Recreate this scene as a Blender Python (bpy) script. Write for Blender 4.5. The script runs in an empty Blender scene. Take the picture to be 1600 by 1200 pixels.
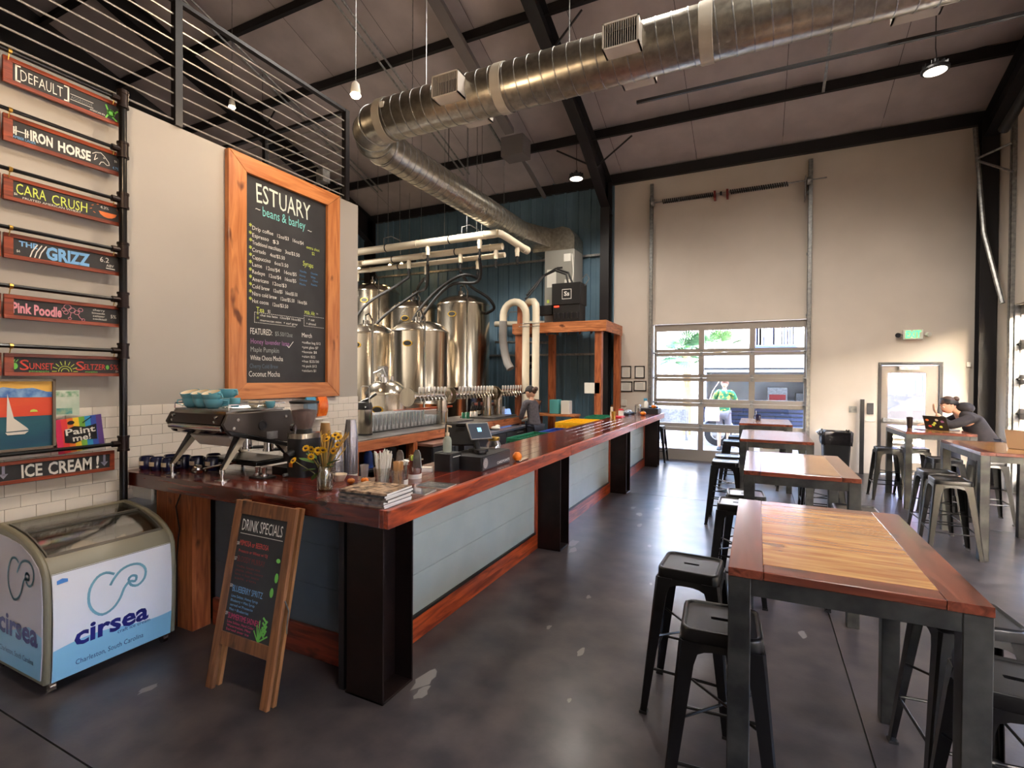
import bpy, bmesh, math, random
from mathutils import Vector, Matrix, Euler, noise
random.seed(7)
PI = math.pi
SC = bpy.context.scene
COL = SC.collection

# ------------------------------------------------------------------ camera
YAW, PITCH, ROLL = math.radians(25.86), math.radians(-0.65), math.radians(0.38)
F = Vector((-math.sin(YAW)*math.cos(PITCH), math.cos(YAW)*math.cos(PITCH), math.sin(PITCH)))
R0 = Vector((math.cos(YAW), math.sin(YAW), 0)); U0 = R0.cross(F)
RV = R0*math.cos(ROLL) + U0*math.sin(ROLL); UV = -R0*math.sin(ROLL) + U0*math.cos(ROLL)
cd = bpy.data.cameras.new('camera'); cam = bpy.data.objects.new('camera', cd); COL.objects.link(cam)
cd.sensor_width = 36; cd.lens = 36*791/1600; cd.clip_start = 0.05; cd.clip_end = 300
m4 = Matrix.Identity(4)
for i in range(3):
    m4[i][0], m4[i][1], m4[i][2] = RV[i], UV[i], -F[i]
m4.translation = (0, 0, 1.75)
cam.matrix_world = m4
SC.camera = cam

# ------------------------------------------------------------------ light and exposure
SC.view_settings.view_transform = 'Standard'; SC.view_settings.look = 'None'
SC.view_settings.gamma = 1; SC.view_settings.use_curve_mapping = False
SC.view_settings.exposure = 1.75
SC.cycles.use_denoising = True
SC.cycles.max_bounces = 10; SC.cycles.diffuse_bounces = 6; SC.cycles.glossy_bounces = 4
SC.cycles.transmission_bounces = 8; SC.cycles.transparent_max_bounces = 16
SC.cycles.sample_clamp_indirect = 6
SC.cycles.caustics_reflective = False; SC.cycles.caustics_refractive = False
SUN_AZ = Vector((0.15, -0.98, 0)).normalized(); SUN_EL = math.radians(25)
world = bpy.data.worlds.new('world'); SC.world = world; world.use_nodes = True
wn = world.node_tree; wn.nodes.clear()
sky = wn.nodes.new('ShaderNodeTexSky'); sky.sky_type = 'NISHITA'; sky.sun_disc = False
sky.sun_elevation = SUN_EL; sky.sun_rotation = math.atan2(SUN_AZ.x, SUN_AZ.y); sky.air_density = 0.9; sky.dust_density = 4.0
bg = wn.nodes.new('ShaderNodeBackground'); bg.inputs[1].default_value = 5.5
wo = wn.nodes.new('ShaderNodeOutputWorld')
wn.links.new(sky.outputs[0], bg.inputs[0]); wn.links.new(bg.outputs[0], wo.inputs[0])
sl = bpy.data.lights.new('sun', 'SUN'); sl.energy = 4.0; sl.angle = math.radians(0.6); sl.color = (1, .93, .82)
so = bpy.data.objects.new('sun', sl); COL.objects.link(so)
sd = Vector((SUN_AZ.x*math.cos(SUN_EL), SUN_AZ.y*math.cos(SUN_EL), math.sin(SUN_EL)))
so.rotation_euler = sd.to_track_quat('Z', 'Y').to_euler(); so.location = (6, -10, 14)
LAMP_W = 115      # watts of one high bay
WARM_W = 14

# ------------------------------------------------------------------ materials
def srgb(r, g, b):
    f = lambda c: (c/12.92 if c <= .04045 else ((c+.055)/1.055)**2.4)
    return (f(r/255), f(g/255), f(b/255), 1)
MATS = {}
def mat(name, c, rough=.5, metal=0., c2=None, ns=8., mix=(.35, .65), stretch=(1, 1, 1), bump=0., bs=40., rv=0., spec=.5, coat=0., emit=None, es=1., alpha=1., rnd=0., detail=5, bstretch=None, trans=0., aniso=0.):
    if name in MATS: return MATS[name]
    m = bpy.data.materials.new(name); m.use_nodes = True; MATS[name] = m
    nt = m.node_tree; N = nt.nodes; L = nt.links
    b = N['Principled BSDF']
    b.inputs['Base Color'].default_value = c; b.inputs['Roughness'].default_value = rough
    b.inputs['Metallic'].default_value = metal; b.inputs['Specular IOR Level'].default_value = spec
    if coat: b.inputs['Coat Weight'].default_value = coat; b.inputs['Coat Roughness'].default_value = .12
    if trans: b.inputs['Transmission Weight'].default_value = trans
    if alpha < 1: b.inputs['Alpha'].default_value = alpha
    if emit: b.inputs['Emission Color'].default_value = emit; b.inputs['Emission Strength'].default_value = es
    vec = None
    if c2 or bump or rv or rnd:
        tc = N.new('ShaderNodeTexCoord'); mp = N.new('ShaderNodeMapping'); mp.inputs['Scale'].default_value = stretch
        L.new(tc.outputs['Object'], mp.inputs['Vector'])
        oi = N.new('ShaderNodeObjectInfo'); ad = N.new('ShaderNodeVectorMath'); ad.operation = 'ADD'
        sc_ = N.new('ShaderNodeMath'); sc_.operation = 'MULTIPLY'; sc_.inputs[1].default_value = 37.0 if rnd else 0.0
        L.new(oi.outputs['Random'], sc_.inputs[0]); L.new(mp.outputs[0], ad.inputs[0]); L.new(sc_.outputs[0], ad.inputs[1])
        vec = ad.outputs[0]
    last = None
    if c2:
        no = N.new('ShaderNodeTexNoise'); no.inputs['Scale'].default_value = ns; no.inputs['Detail'].default_value = detail
        L.new(vec, no.inputs['Vector'])
        cr = N.new('ShaderNodeValToRGB'); cr.color_ramp.elements[0].position = mix[0]; cr.color_ramp.elements[1].position = mix[1]
        cr.color_ramp.elements[0].color = c; cr.color_ramp.elements[1].color = c2
        L.new(no.outputs['Fac'], cr.inputs['Fac']); last = cr.outputs['Color']
    if rnd:
        hs = N.new('ShaderNodeHueSaturation'); mr = N.new('ShaderNodeMapRange')
        mr.inputs['To Min'].default_value = 1-rnd; mr.inputs['To Max'].default_value = 1+rnd
        L.new(oi.outputs['Random'], mr.inputs['Value']); L.new(mr.outputs[0], hs.inputs['Value'])
        if last: L.new(last, hs.inputs['Color'])
        else: hs.inputs['Color'].default_value = c
        last = hs.outputs['Color']
    if last: L.new(last, b.inputs['Base Color'])
    if rv:
        n3 = N.new('ShaderNodeTexNoise'); n3.inputs['Scale'].default_value = ns*.7; n3.inputs['Detail'].default_value = 6
        L.new(vec, n3.inputs['Vector']); m3 = N.new('ShaderNodeMapRange')
        m3.inputs['To Min'].default_value = max(0, rough-rv); m3.inputs['To Max'].default_value = rough+rv
        L.new(n3.outputs['Fac'], m3.inputs['Value']); L.new(m3.outputs[0], b.inputs['Roughness'])
    if bump:
        n2 = N.new('ShaderNodeTexNoise'); n2.inputs['Scale'].default_value = bs; n2.inputs['Detail'].default_value = 3
        L.new(vec, n2.inputs['Vector']); bp = N.new('ShaderNodeBump'); bp.inputs['Strength'].default_value = bump; bp.inputs['Distance'].default_value = .01
        L.new(n2.outputs['Fac'], bp.inputs['Height']); L.new(bp.outputs[0], b.inputs['Normal'])
    return m
def wood(name, dark, light, axis='x', rough=.35, coat=.3, knot=True, scale=1., rnd=.12, knotcol=None):
    m = mat(name, light, rough, coat=coat, rnd=rnd)
    nt = m.node_tree; N = nt.nodes; L = nt.links
    b = N['Principled BSDF']; hs = [n for n in N if n.type == 'HUE_SAT'][0]
    vec = [n for n in N if n.type == 'VECT_MATH'][0].outputs[0]
    s = {'x': (.09, 1, 1), 'y': (1, .09, 1), 'z': (1, 1, .09)}[axis]
    mp = N.new('ShaderNodeMapping'); mp.inputs['Scale'].default_value = s; L.new(vec, mp.inputs[0])
    n1 = N.new('ShaderNodeTexNoise'); n1.inputs['Scale'].default_value = 26*scale; n1.inputs['Detail'].default_value = 6; n1.inputs['Distortion'].default_value = 1.1
    L.new(mp.outputs[0], n1.inputs['Vector'])
    cr = N.new('ShaderNodeValToRGB'); cr.color_ramp.elements[0].position = .34; cr.color_ramp.elements[1].position = .66
    cr.color_ramp.elements[0].color = dark; cr.color_ramp.elements[1].color = light
    L.new(n1.outputs['Fac'], cr.inputs['Fac']); last = cr.outputs['Color']
    if knot:
        s2 = {'x': (.45, 1, 1), 'y': (1, .45, 1), 'z': (1, 1, .45)}[axis]
        mp2 = N.new('ShaderNodeMapping'); mp2.inputs['Scale'].default_value = s2; L.new(vec, mp2.inputs[0])
        vo = N.new('ShaderNodeTexNoise'); vo.inputs['Scale'].default_value = 9*scale; vo.inputs['Detail'].default_value = 2; L.new(mp2.outputs[0], vo.inputs['Vector'])
        r2 = N.new('ShaderNodeValToRGB'); r2.color_ramp.elements[0].position = .66; r2.color_ramp.elements[1].position = .74
        r2.color_ramp.elements[0].color = (0, 0, 0, 1); r2.color_ramp.elements[1].color = (1, 1, 1, 1)
        L.new(vo.outputs['Fac'], r2.inputs['Fac'])
        mx = N.new('ShaderNodeMixRGB'); mx.inputs['Color2'].default_value = knotcol or (dark[0]*.35, dark[1]*.3, dark[2]*.3, 1)
        L.new(r2.outputs['Color'], mx.inputs['Fac']); L.new(last, mx.inputs['Color1']); last = mx.outputs['Color']
    L.new(last, hs.inputs['Color'])
    return m
def glassmat(name, tint=(1, 1, 1, 1), refl=.08, rough=.02, density=0.):
    m = bpy.data.materials.new(name); m.use_nodes = True; MATS[name] = m
    N = m.node_tree.nodes; L = m.node_tree.links; N.clear()
    o = N.new('ShaderNodeOutputMaterial'); t = N.new('ShaderNodeBsdfTransparent'); g = N.new('ShaderNodeBsdfGlossy')
    t.inputs[0].default_value = tint; g.inputs[0].default_value = (1, 1, 1, 1); g.inputs['Roughness'].default_value = rough
    lw = N.new('ShaderNodeLayerWeight'); lw.inputs[0].default_value = .35
    mr = N.new('ShaderNodeMapRange'); mr.inputs['To Min'].default_value = refl; mr.inputs['To Max'].default_value = .75
    mx = N.new('ShaderNodeMixShader'); L.new(lw.outputs['Fresnel'], mr.inputs['Value']); L.new(mr.outputs[0], mx.inputs[0])
    L.new(t.outputs[0], mx.inputs[1]); L.new(g.outputs[0], mx.inputs[2]); L.new(mx.outputs[0], o.inputs[0])
    return m

# ------------------------------------------------------------------ mesh builder
class MB:
    def __init__(s): s.v = []; s.f = []; s.mi = []
    def add(s, vs, fs, mi=0):
        o = len(s.v); s.v += [tuple(v) for v in vs]; s.f += [tuple(i+o for i in f) for f in fs]; s.mi += [mi]*len(fs); return s
    def box(s, x0, x1, y0, y1, z0, z1, mi=0):
        x0, x1 = min(x0, x1), max(x0, x1); y0, y1 = min(y0, y1), max(y0, y1); z0, z1 = min(z0, z1), max(z0, z1)
        return s.add([(x0,y0,z0),(x1,y0,z0),(x1,y1,z0),(x0,y1,z0),(x0,y0,z1),(x1,y0,z1),(x1,y1,z1),(x0,y1,z1)],
                     [(0,3,2,1),(4,5,6,7),(0,1,5,4),(1,2,6,5),(2,3,7,6),(3,0,4,7)], mi)
    def obox(s, c, size, rot=None, mi=0):
        R = (rot or Matrix.Identity(3)); c = Vector(c); h = Vector(size)/2
        vs = [c + R @ Vector((a*h.x, b*h.y, d*h.z)) for d in (-1, 1) for a, b in ((-1,-1),(1,-1),(1,1),(-1,1))]
        return s.add(vs, [(0,3,2,1),(4,5,6,7),(0,1,5,4),(1,2,6,5),(2,3,7,6),(3,0,4,7)], mi)
    def loft(s, rings, cap=True, closed=True, mi=0):
        n = len(rings[0]); vs = [p for r in rings for p in r]; fs = []
        for i in range(len(rings)-1):
            for j in range(n if closed else n-1):
                k = (j+1) % n; fs.append((i*n+j, i*n+k, (i+1)*n+k, (i+1)*n+j))
        if cap: fs.append(tuple(range(n-1, -1, -1))); fs.append(tuple((len(rings)-1)*n+j for j in range(n)))
        return s.add(vs, fs, mi)
    def ring(s, c, ax, r, n=16, ref=None):
        ax = Vector(ax).normalized(); ref = Vector(ref) if ref else (Vector((0,0,1)) if abs(ax.z) < .9 else Vector((1,0,0)))
        u = ax.cross(ref).normalized(); w = ax.cross(u)
        return [Vector(c) + u*math.cos(2*PI*i/n)*r + w*math.sin(2*PI*i/n)*r for i in range(n)]
    def cyl(s, a, b, r0, r1=None, n=16, cap=True, mi=0):
        a, b = Vector(a), Vector(b); r1 = r0 if r1 is None else r1; ax = b-a
        return s.loft([s.ring(a, ax, r0, n), s.ring(b, ax, r1, n)], cap, True, mi)
    def lathe(s, prof, c=(0,0,0), ax=(0,0,1), n=24, cap=True, mi=0):
        c = Vector(c); ax = Vector(ax).normalized()
        return s.loft([s.ring(c+ax*z, ax, max(r, 1e-4), n) for r, z in prof], cap, True, mi)
    def tube(s, pts, r, n=8, cap=True, mi=0, closed=False):
        pts = [Vector(p) for p in pts]; rs = r if isinstance(r, (list, tuple)) else [r]*len(pts); rings = []; pu = None
        for i, p in enumerate(pts):
            t = (pts[min(i+1, len(pts)-1)] - pts[max(i-1, 0)]).normalized()
            if pu is None:
                ref = Vector((0,0,1)) if abs(t.z) < .9 else Vector((1,0,0)); pu = t.cross(ref).normalized()
            pu = (pu - t*pu.dot(t)); pu = pu.normalized() if pu.length > 1e-6 else t.orthogonal().normalized()
            w = t.cross(pu)
            rings.append([p + pu*math.cos(2*PI*k/n)*rs[i] + w*math.sin(2*PI*k/n)*rs[i] for k in range(n)])
        return s.loft(rings, cap, True, mi)
    def sphere(s, c, r, n=12, m=8, sc=(1,1,1), mi=0):
        c = Vector(c); rings = []
        for i in range(m+1):
            a = PI*i/m; a = min(max(a, .02), PI-.02)
            rings.append([c + Vector((math.sin(a)*math.cos(2*PI*k/n)*r*sc[0], math.sin(a)*math.sin(2*PI*k/n)*r*sc[1], -math.cos(a)*r*sc[2])) for k in range(n)])
        return s.loft(rings, True, True, mi)
    def prism(s, poly, h0, h1, plane='xy', mi=0):
        f = {'xy': lambda a, b, h: (a, b, h), 'xz': lambda a, b, h: (a, h, b), 'yz': lambda a, b, h: (h, a, b)}[plane]
        return s.loft([[f(a, b, h0) for a, b in poly], [f(a, b, h1) for a, b in poly]], True, True, mi)
    def stroke(s, pts, w, z=.0, mi=0):      # flat ribbon in local xy
        for (ax, ay), (bx, by) in zip(pts, pts[1:]):
            d = Vector((bx-ax, by-ay)); L = d.length or 1e-6; d /= L; nx, ny = -d.y*w/2, d.x*w/2; e = d*w*.35
            s.add([(ax+nx-e.x, ay+ny-e.y, z), (ax-nx-e.x, ay-ny-e.y, z), (bx-nx+e.x, by-ny+e.y, z), (bx+nx+e.x, by+ny+e.y, z)], [(0, 1, 2, 3)], mi)
        return s
    def poly(s, pts, z=0., mi=0): return s.add([(a, b, z) for a, b in pts], [tuple(range(len(pts)))], mi)
    def xf(s, M):
        s.v = [tuple(M @ Vector(v)) for v in s.v]; return s
    def build(s, name, mats, parent=None, smooth=True, loc=None, rot=None, label=None, bev=0., ang=35, fix=True):
        me = bpy.data.meshes.new(name); me.from_pydata(s.v, [], s.f)
        for m in (mats if isinstance(mats, (list, tuple)) else [mats]): me.materials.append(m)
        if any(s.mi): me.polygons.foreach_set('material_index', s.mi)
        if fix:
            b = bmesh.new(); b.from_mesh(me); bmesh.ops.recalc_face_normals(b, faces=b.faces); b.to_mesh(me); b.free()
        if smooth:
            me.polygons.foreach_set('use_smooth', [True]*len(me.polygons)); me.set_sharp_from_angle(angle=math.radians(ang))
        me.update()
        o = bpy.data.objects.new(name, me); COL.objects.link(o)
        if loc: o.location = loc
        if rot: o.rotation_euler = rot
        if parent: o.parent = parent
        if label: o['label'] = label
        if bev:
            md = o.modifiers.new('bevel', 'BEVEL'); md.width = bev; md.segments = 1 if bev < .006 else 2; md.limit_method = 'ANGLE'
        return o
def rr(w, d, r, z=0., n=3, c=(0, 0)):     # rounded rectangle ring
    out = []
    for qx, qy, a0 in ((1,1,0),(-1,1,90),(-1,-1,180),(1,-1,270)):
        for i in range(n+1):
            a = math.radians(a0+90*i/n); out.append(Vector((c[0]+qx*(w/2-r)+math.cos(a)*r, c[1]+qy*(d/2-r)+math.sin(a)*r, z)))
    return out
def thing(name, label, cat, loc=(0,0,0), rz=0, group=None, rot=None):
    o = bpy.data.objects.new(name, None); COL.objects.link(o); o.empty_display_size = .1
    o.location = loc; o.rotation_euler = rot or (0, 0, rz); o['label'] = label; o['category'] = cat
    if group: o['group'] = group
    return o
def tag(o, label, cat, group=None, kind=None):
    o['label'] = label; o['category'] = cat
    if group: o['group'] = group
    if kind: o['kind'] = kind
    return o
def struct(o, label=None):
    o['kind'] = 'structure'
    if label: o['label'] = label
    return o
def sempty(name, label=None):
    o = bpy.data.objects.new(name, None); COL.objects.link(o); o['kind'] = 'structure'
    if label: o['label'] = label
    return o
def kids(o): return KID.get(o.name) if False else [c for c in bpy.data.objects if c.parent == o]
def dup(root, loc=None, rz=None, label=None, group=None, tree=None):
    def cp(o, par):
        c = o.copy(); COL.objects.link(c); c.parent = par
        for ch in TREE[o.name]: cp(ch, c)
        return c
    if root.name not in TREE: cache(root)
    r = cp(root, None)
    if loc is not None: r.location = loc
    if rz is not None: r.rotation_euler = (0, 0, rz)
    if label: r['label'] = label
    if group: r['group'] = group
    return r
TREE = {}
def cache(o):
    ch = [c for c in COL.objects if c.parent == o]; TREE[o.name] = ch
    for c in ch: cache(c)
def inst(o, name, loc, rot=None, parent=None, scale=None):      # copy sharing mesh data
    c = o.copy(); COL.objects.link(c); c.location = loc
    if rot: c.rotation_euler = rot
    if parent: c.parent = parent
    if scale: c.scale = scale
    return c
WALLX = Euler((PI/2, 0, PI/2))          # text on a wall facing +X, reading towards +Y
FRONT = Euler((PI/2, 0, 0))             # text facing -Y, reading towards +X
def lettering(items, m, name='lettering', parent=None, wob=.0, z=0.):
    """items: (text, x, y, cap height, width or None); one flat mesh in local xy"""
    mb = MB(); k = 0
    for it in items:
        s_, x, y, h, w = it[:5]; bold = it[5] if len(it) > 5 else 0.; rot = it[6] if len(it) > 6 else 0.
        cu = bpy.data.curves.new('t', 'FONT'); cu.body = s_; cu.size = 1; cu.resolution_u = 2; cu.offset = bold
        ob = bpy.data.objects.new('t', cu); me = bpy.data.meshes.new_from_object(ob)
        if len(me.vertices):
            xs = [v.co.x for v in me.vertices]; x0, x1 = min(xs), max(xs); sy = h/.69
            sx = (w/(x1-x0)) if w else sy*.8
            vs = []
            for v in me.vertices:
                a, b = (v.co.x-x0)*sx, v.co.y*sy
                if wob:
                    q = noise.noise_vector(Vector((a/h*.9+k*3.1, b/h*.5, k*1.7))); a += q.x*wob*h; b += q.y*wob*h
                if rot: a, b = a*math.cos(rot)-b*math.sin(rot), a*math.sin(rot)+b*math.cos(rot)
                vs.append((x+a, y+b, z))
            mb.add(vs, [tuple(p.vertices) for p in me.polygons])
        bpy.data.objects.remove(ob); bpy.data.curves.remove(cu); bpy.data.meshes.remove(me); k += 1
    o = mb.build(name, m, parent, smooth=False, fix=False); o['kind'] = 'stuff'; return o
def arc(c, r, a0, a1, n=8, u=(1,0,0), w=(0,0,1)):
    c, u, w = Vector(c), Vector(u), Vector(w)
    return [c + u*math.cos(a0+(a1-a0)*i/n)*r + w*math.sin(a0+(a1-a0)*i/n)*r for i in range(n+1)]

# palette
M_wall = mat('painted_drywall', srgb(212,202,190), .85, c2=srgb(205,195,183), ns=1.2, bump=.05, bs=120)
M_wallL = mat('pale_grey_paint', srgb(178,173,165), .8, c2=srgb(170,165,157), ns=.8, bump=.04, bs=120)
M_tile = mat('glazed_white_tile', srgb(226,219,208), .18, rnd=.03, coat=.3)
M_grout = mat('dark_grout', srgb(96,90,84), .9)
M_black = mat('black_painted_steel', srgb(22,20,22), .4, c2=srgb(30,26,27), ns=4)
M_blackgloss = mat('gloss_black_metal', srgb(14,13,14), .3, metal=.0, spec=.3, coat=.12, bump=.02, bs=30)
M_rust = mat('dark_weathered_steel', srgb(38,24,20), .42, metal=.5, c2=srgb(26,16,14), ns=5, bump=.05, bs=60)
M_edge = mat('worn_steel_edge', srgb(110,88,76), .4, metal=.6)
M_steelT = mat('raw_grey_steel', srgb(84,84,80), .42, metal=.75, c2=srgb(56,56,56), ns=9, bump=.04, bs=90)
M_chrome = mat('polished_chrome', srgb(205,203,200), .12, metal=1.)
M_steel = mat('brushed_stainless', srgb(196,186,168), .22, metal=1., c2=srgb(170,160,146), ns=3, stretch=(8,8,.4), bump=.03, bs=8)
M_duct = mat('galvanised_duct', srgb(188,182,168), .3, metal=.95, c2=srgb(158,152,140), ns=14, bump=.03, bs=30)
M_galv = mat('galvanised_steel', srgb(165,165,162), .4, metal=.8, c2=srgb(130,130,130), ns=20)
M_zinc = mat('grey_zinc_top', srgb(120,116,112), .3, metal=.7, c2=srgb(88,84,82), ns=5)
M_pvc = mat('cream_pvc_pipe', srgb(226,214,190), .35)
M_pvcgrey = mat('grey_flexible_hose', srgb(128,124,120), .5)
M_blackrub = mat('black_rubber', srgb(16,15,16), .55)
M_blue = mat('slate_blue_metal_panel', srgb(108,138,156), .42, c2=srgb(98,128,147), ns=2, metal=.1)
M_cedar_y = wood('red_cedar_y', srgb(104,32,14), srgb(186,80,36), 'y')
M_cedar_z = wood('red_cedar_z', srgb(104,32,14), srgb(186,80,36), 'z')
M_cedar_x = wood('red_cedar_x', srgb(84,30,18), srgb(140,58,34), 'x')
M_top_y = wood('varnished_bar_top_y', srgb(64,20,14), srgb(118,46,30), 'y', rough=.18, coat=.5, rnd=.2)
M_top_x = wood('varnished_bar_top_x', srgb(64,20,14), srgb(110,42,28), 'x', rough=.18, coat=.4, rnd=.2)
M_timber_z = wood('orange_timber_z', srgb(128,62,30), srgb(184,104,58), 'z', rough=.5, coat=.0)
M_timber_x = wood('orange_timber_x', srgb(150,82,42), srgb(206,132,80), 'x', rough=.5, coat=.0)
M_timber_y = wood('orange_timber_y', srgb(140,72,38), srgb(200,120,72), 'y', rough=.45, coat=.1)
M_frame_z = wood('oiled_frame_z', srgb(178,104,54), srgb(214,142,84), 'z', rough=.4, coat=.1, scale=.8)
M_frame_y = wood('oiled_frame_y', srgb(178,104,54), srgb(214,142,84), 'y', rough=.4, coat=.1, scale=.8)
M_tt_red_y = wood('table_border_y', srgb(84,40,28), srgb(138,70,48), 'y', rough=.2, coat=.7)
M_tt_red_x = wood('table_border_x', srgb(84,40,28), srgb(138,70,48), 'x', rough=.2, coat=.7)
M_pine_x = wood('table_pine_x', srgb(160,98,48), srgb(206,154,90), 'x', rough=.2, coat=.7, rnd=.08)
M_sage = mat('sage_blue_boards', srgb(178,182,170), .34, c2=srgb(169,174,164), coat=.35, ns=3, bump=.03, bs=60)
M_sage_shaded = mat('sage_blue_boards_end', srgb(84,91,96), .5, c2=srgb(76,83,88), ns=3)  # darker copy of the sage boards, shade of the short face put in
M_chalk = mat('chalkboard_black', srgb(38,38,40), .7, c2=srgb(52,52,54), ns=2.5, detail=8)
M_white = mat('white_chalk_ink', srgb(226,224,216), .7)
M_ly = mat('lime_chalk_ink', srgb(206,222,96), .7)
M_lb = mat('blue_chalk_ink', srgb(120,176,226), .7)
M_lt = mat('teal_chalk_ink', srgb(126,210,206), .7)
M_lr = mat('red_chalk_ink', srgb(214,74,62), .7)
M_lp = mat('pink_chalk_ink', srgb(222,150,164), .7)
M_lo = mat('orange_chalk_ink', srgb(226,120,62), .7)
M_lg = mat('green_chalk_ink', srgb(112,196,84), .7)
M_lh = mat('hot_pink_chalk_ink', srgb(214,60,110), .7)
M_lv = mat('violet_chalk_ink', srgb(158,106,158), .7)
M_lgrey = mat('faded_chalk_ink', srgb(120,124,126), .7)
M_dark = mat('matte_black_plastic', srgb(22,22,24), .45)
M_darkgrey = mat('dark_grey_plastic', srgb(44,44,48), .4)
M_paper = mat('white_paper', srgb(226,222,212), .7)
M_plaster = mat('white_plastic', srgb(226,222,212), .4)
M_glass = glassmat('clear_glass', (.96, .97, .96, 1), .07)
M_pane = glassmat('window_glass', (.97, .98, 1, 1), .03, .0)
M_brass = mat('brass', srgb(190,150,70), .3, metal=1.)
M_bluebag = mat('sky_blue_packet', srgb(70,150,190), .4)
M_cupblue = mat('turquoise_ceramic', srgb(110,184,204), .2, coat=.5)
M_cream = mat('cream_ceramic', srgb(226,212,186), .3)
M_navy = mat('navy_ceramic', srgb(24,32,72), .18, coat=.6)
M_orange = mat('orange_skin', srgb(226,122,24), .45, bump=.1, bs=50)
M_green = mat('leaf_green', srgb(64,104,40), .5, rnd=.2)
M_stem = mat('dry_stem', srgb(120,112,60), .6)
M_yellow = mat('yellow_petal', srgb(240,186,24), .5)
M_brown = mat('brown_kraft', srgb(170,130,80), .6)
M_coffee = mat('roasted_beans', srgb(58,30,20), .4, c2=srgb(92,52,34), ns=120, bump=.6, bs=140)
M_skin = mat('skin', srgb(206,156,128), .5)
M_hair = mat('brown_hair', srgb(66,44,32), .5)
M_red = mat('red_plastic', srgb(190,30,34), .35)
M_greenp = mat('green_plastic', srgb(30,110,80), .4)
M_yelp = mat('yellow_plastic', srgb(232,178,24), .4)
M_bluep = mat('blue_plastic', srgb(40,70,150), .4)
M_lampwhite = mat('lit_lamp_glass', srgb(255,240,220), .4, emit=(1, .72, .42, 1), es=14)
M_baylens = mat('lit_bay_lens', srgb(255,250,240), .4, emit=(1, .86, .7, 1), es=2.2)
M_screen = mat('dark_screen', srgb(50,54,60), .15, emit=srgb(46,50,58), es=.4)
M_screenblue = mat('blue_screen_mark', srgb(120,180,230), .3, emit=srgb(120,180,230), es=.6)
# ================================================================== SETTING
XL, XR, YB, YF = -12.5, 3.62, 11.5, -6.0
EAVE, SLOPE = 6.2, .333
def roofz(y): return EAVE + SLOPE*(YB-y)
M_floor = mat('polished_dark_concrete', srgb(54,49,50), .31, c2=srgb(82,73,70), ns=4.5, detail=10, mix=(.36, .74), rv=.04, bump=.03, bs=60, spec=.38, coat=.04)
M_scuff = mat('pale_floor_scuff', srgb(120,114,108), .45)
floor = sempty('floor', 'polished dark concrete floor')
xs = [XL, -6.5, .5, XR+.05]; ys = [YF, 1.2, 7.8, YB+.05]
mb = MB().box(XL, XR+.2, YF, YB+.2, -.3, -.012); mb.build('floor_base', mat('joint_shadow', srgb(30,28,28), .8), floor)  # dark base showing in the joints between slabs
for i in range(3):
    for j in range(3):
        g = .004
        MB().box(xs[i]+g, xs[i+1]-g, ys[j]+g, ys[j+1]-g, -.012, 0).build('slab', M_floor, floor, smooth=False)
# worn patches on the floor beside the bar posts and in the aisle
def blotch(cx, cy, r, n=11, sx=1., sy=1.):
    return [(cx+math.cos(2*PI*i/n)*r*sx*random.uniform(.55, 1.2), cy+math.sin(2*PI*i/n)*r*sy*random.uniform(.55, 1.2)) for i in range(n)]
mb = MB()
for cx, cy, r in ((-1.72,2.42,.08),(-1.66,2.3,.05),(-1.75,5.12,.09),(-1.68,4.9,.06),(-1.3,3.3,.025),(-1.2,3.9,.03),(-.9,2.6,.02),(-1.0,3.1,.035),(-1.35,6.6,.06),(-1.2,7.0,.05),(-1.5,6.9,.05),(-1.25,6.1,.05),(-1.0,5.4,.03),(-3.05,1.65,.04),(-2.0,1.2,.02),(.2,2.5,.03),(.05,3.2,.03),(.3,4.0,.04),(-.8,4.4,.02),(-.6,5.0,.025)):
    mb.poly(blotch(cx, cy, r, sx=.7, sy=1.5), .0012)
mb.build('scuff_mark', M_scuff, floor, smooth=False)['kind'] = 'stuff'

# back wall y = 11.5 (grey drywall with the garage door and exit door openings, blue metal at the left)
wb = sempty('wall_back', 'far wall, grey drywall right of the column and blue ribbed metal left of it')
GX0, GX1, GZ = -2.09, .86, 2.96
EX0, EX1, EZ = 2.03, 2.98, 2.09
def wp(x0, x1, z0, z1): MB().box(x0, x1, YB, YB+.14, z0, z1).build('drywall', M_wall, wb, smooth=False)
wp(-3.0, GX0, 0, EAVE+.42); wp(GX1, EX0, 0, EAVE+.42); wp(EX1, XR, 0, EAVE+.42)
wp(GX0, GX1, GZ, EAVE+.42); wp(EX0, EX1, EZ, EAVE+.42)
# proud bays of drywall at the left of the door
MB().box(-2.96, -2.1, YB-.06, YB, 0, 3.08).build('lower_panel', M_wall, wb, smooth=False)
px = -12.45
while px < -3.2:
    w = min(.914, -3.14-px) if px > -4.1 else .914; mb = MB(); prof = [(0, 0)]
    for q in range(3):
        a = q*w/3
        prof += [(a+.02, 0), (a+.027, .042), (a+.07, .042), (a+.077, 0), (a+.17, 0), (a+.175, .006), (a+.205, .006), (a+.21, 0)]
    prof += [(w-.003, 0)]
    for zA, zB in ((0, EAVE+.4),):
        bot = [(px+a, YB-.0-b, zA) for a, b in prof]; top = [(px+a, YB-.0-b, zB) for a, b in prof]
        n = len(bot); mb.add(bot+top, [(i, i+1, n+i+1, n+i) for i in range(n-1)])
    mb.build('metal_panel', M_blue, wb, smooth=False)
    px += w
MB().box(-12.5, -3.0, YB+.01, YB+.12, 0, EAVE+.42).build('metal_backing', M_black, wb, smooth=False)
for zz in (2.3, 4.6): MB().box(-12.4, -3.3, YB-.07, YB-.03, zz, zz+.05).build('girt', M_galv, wb, smooth=False)
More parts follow.
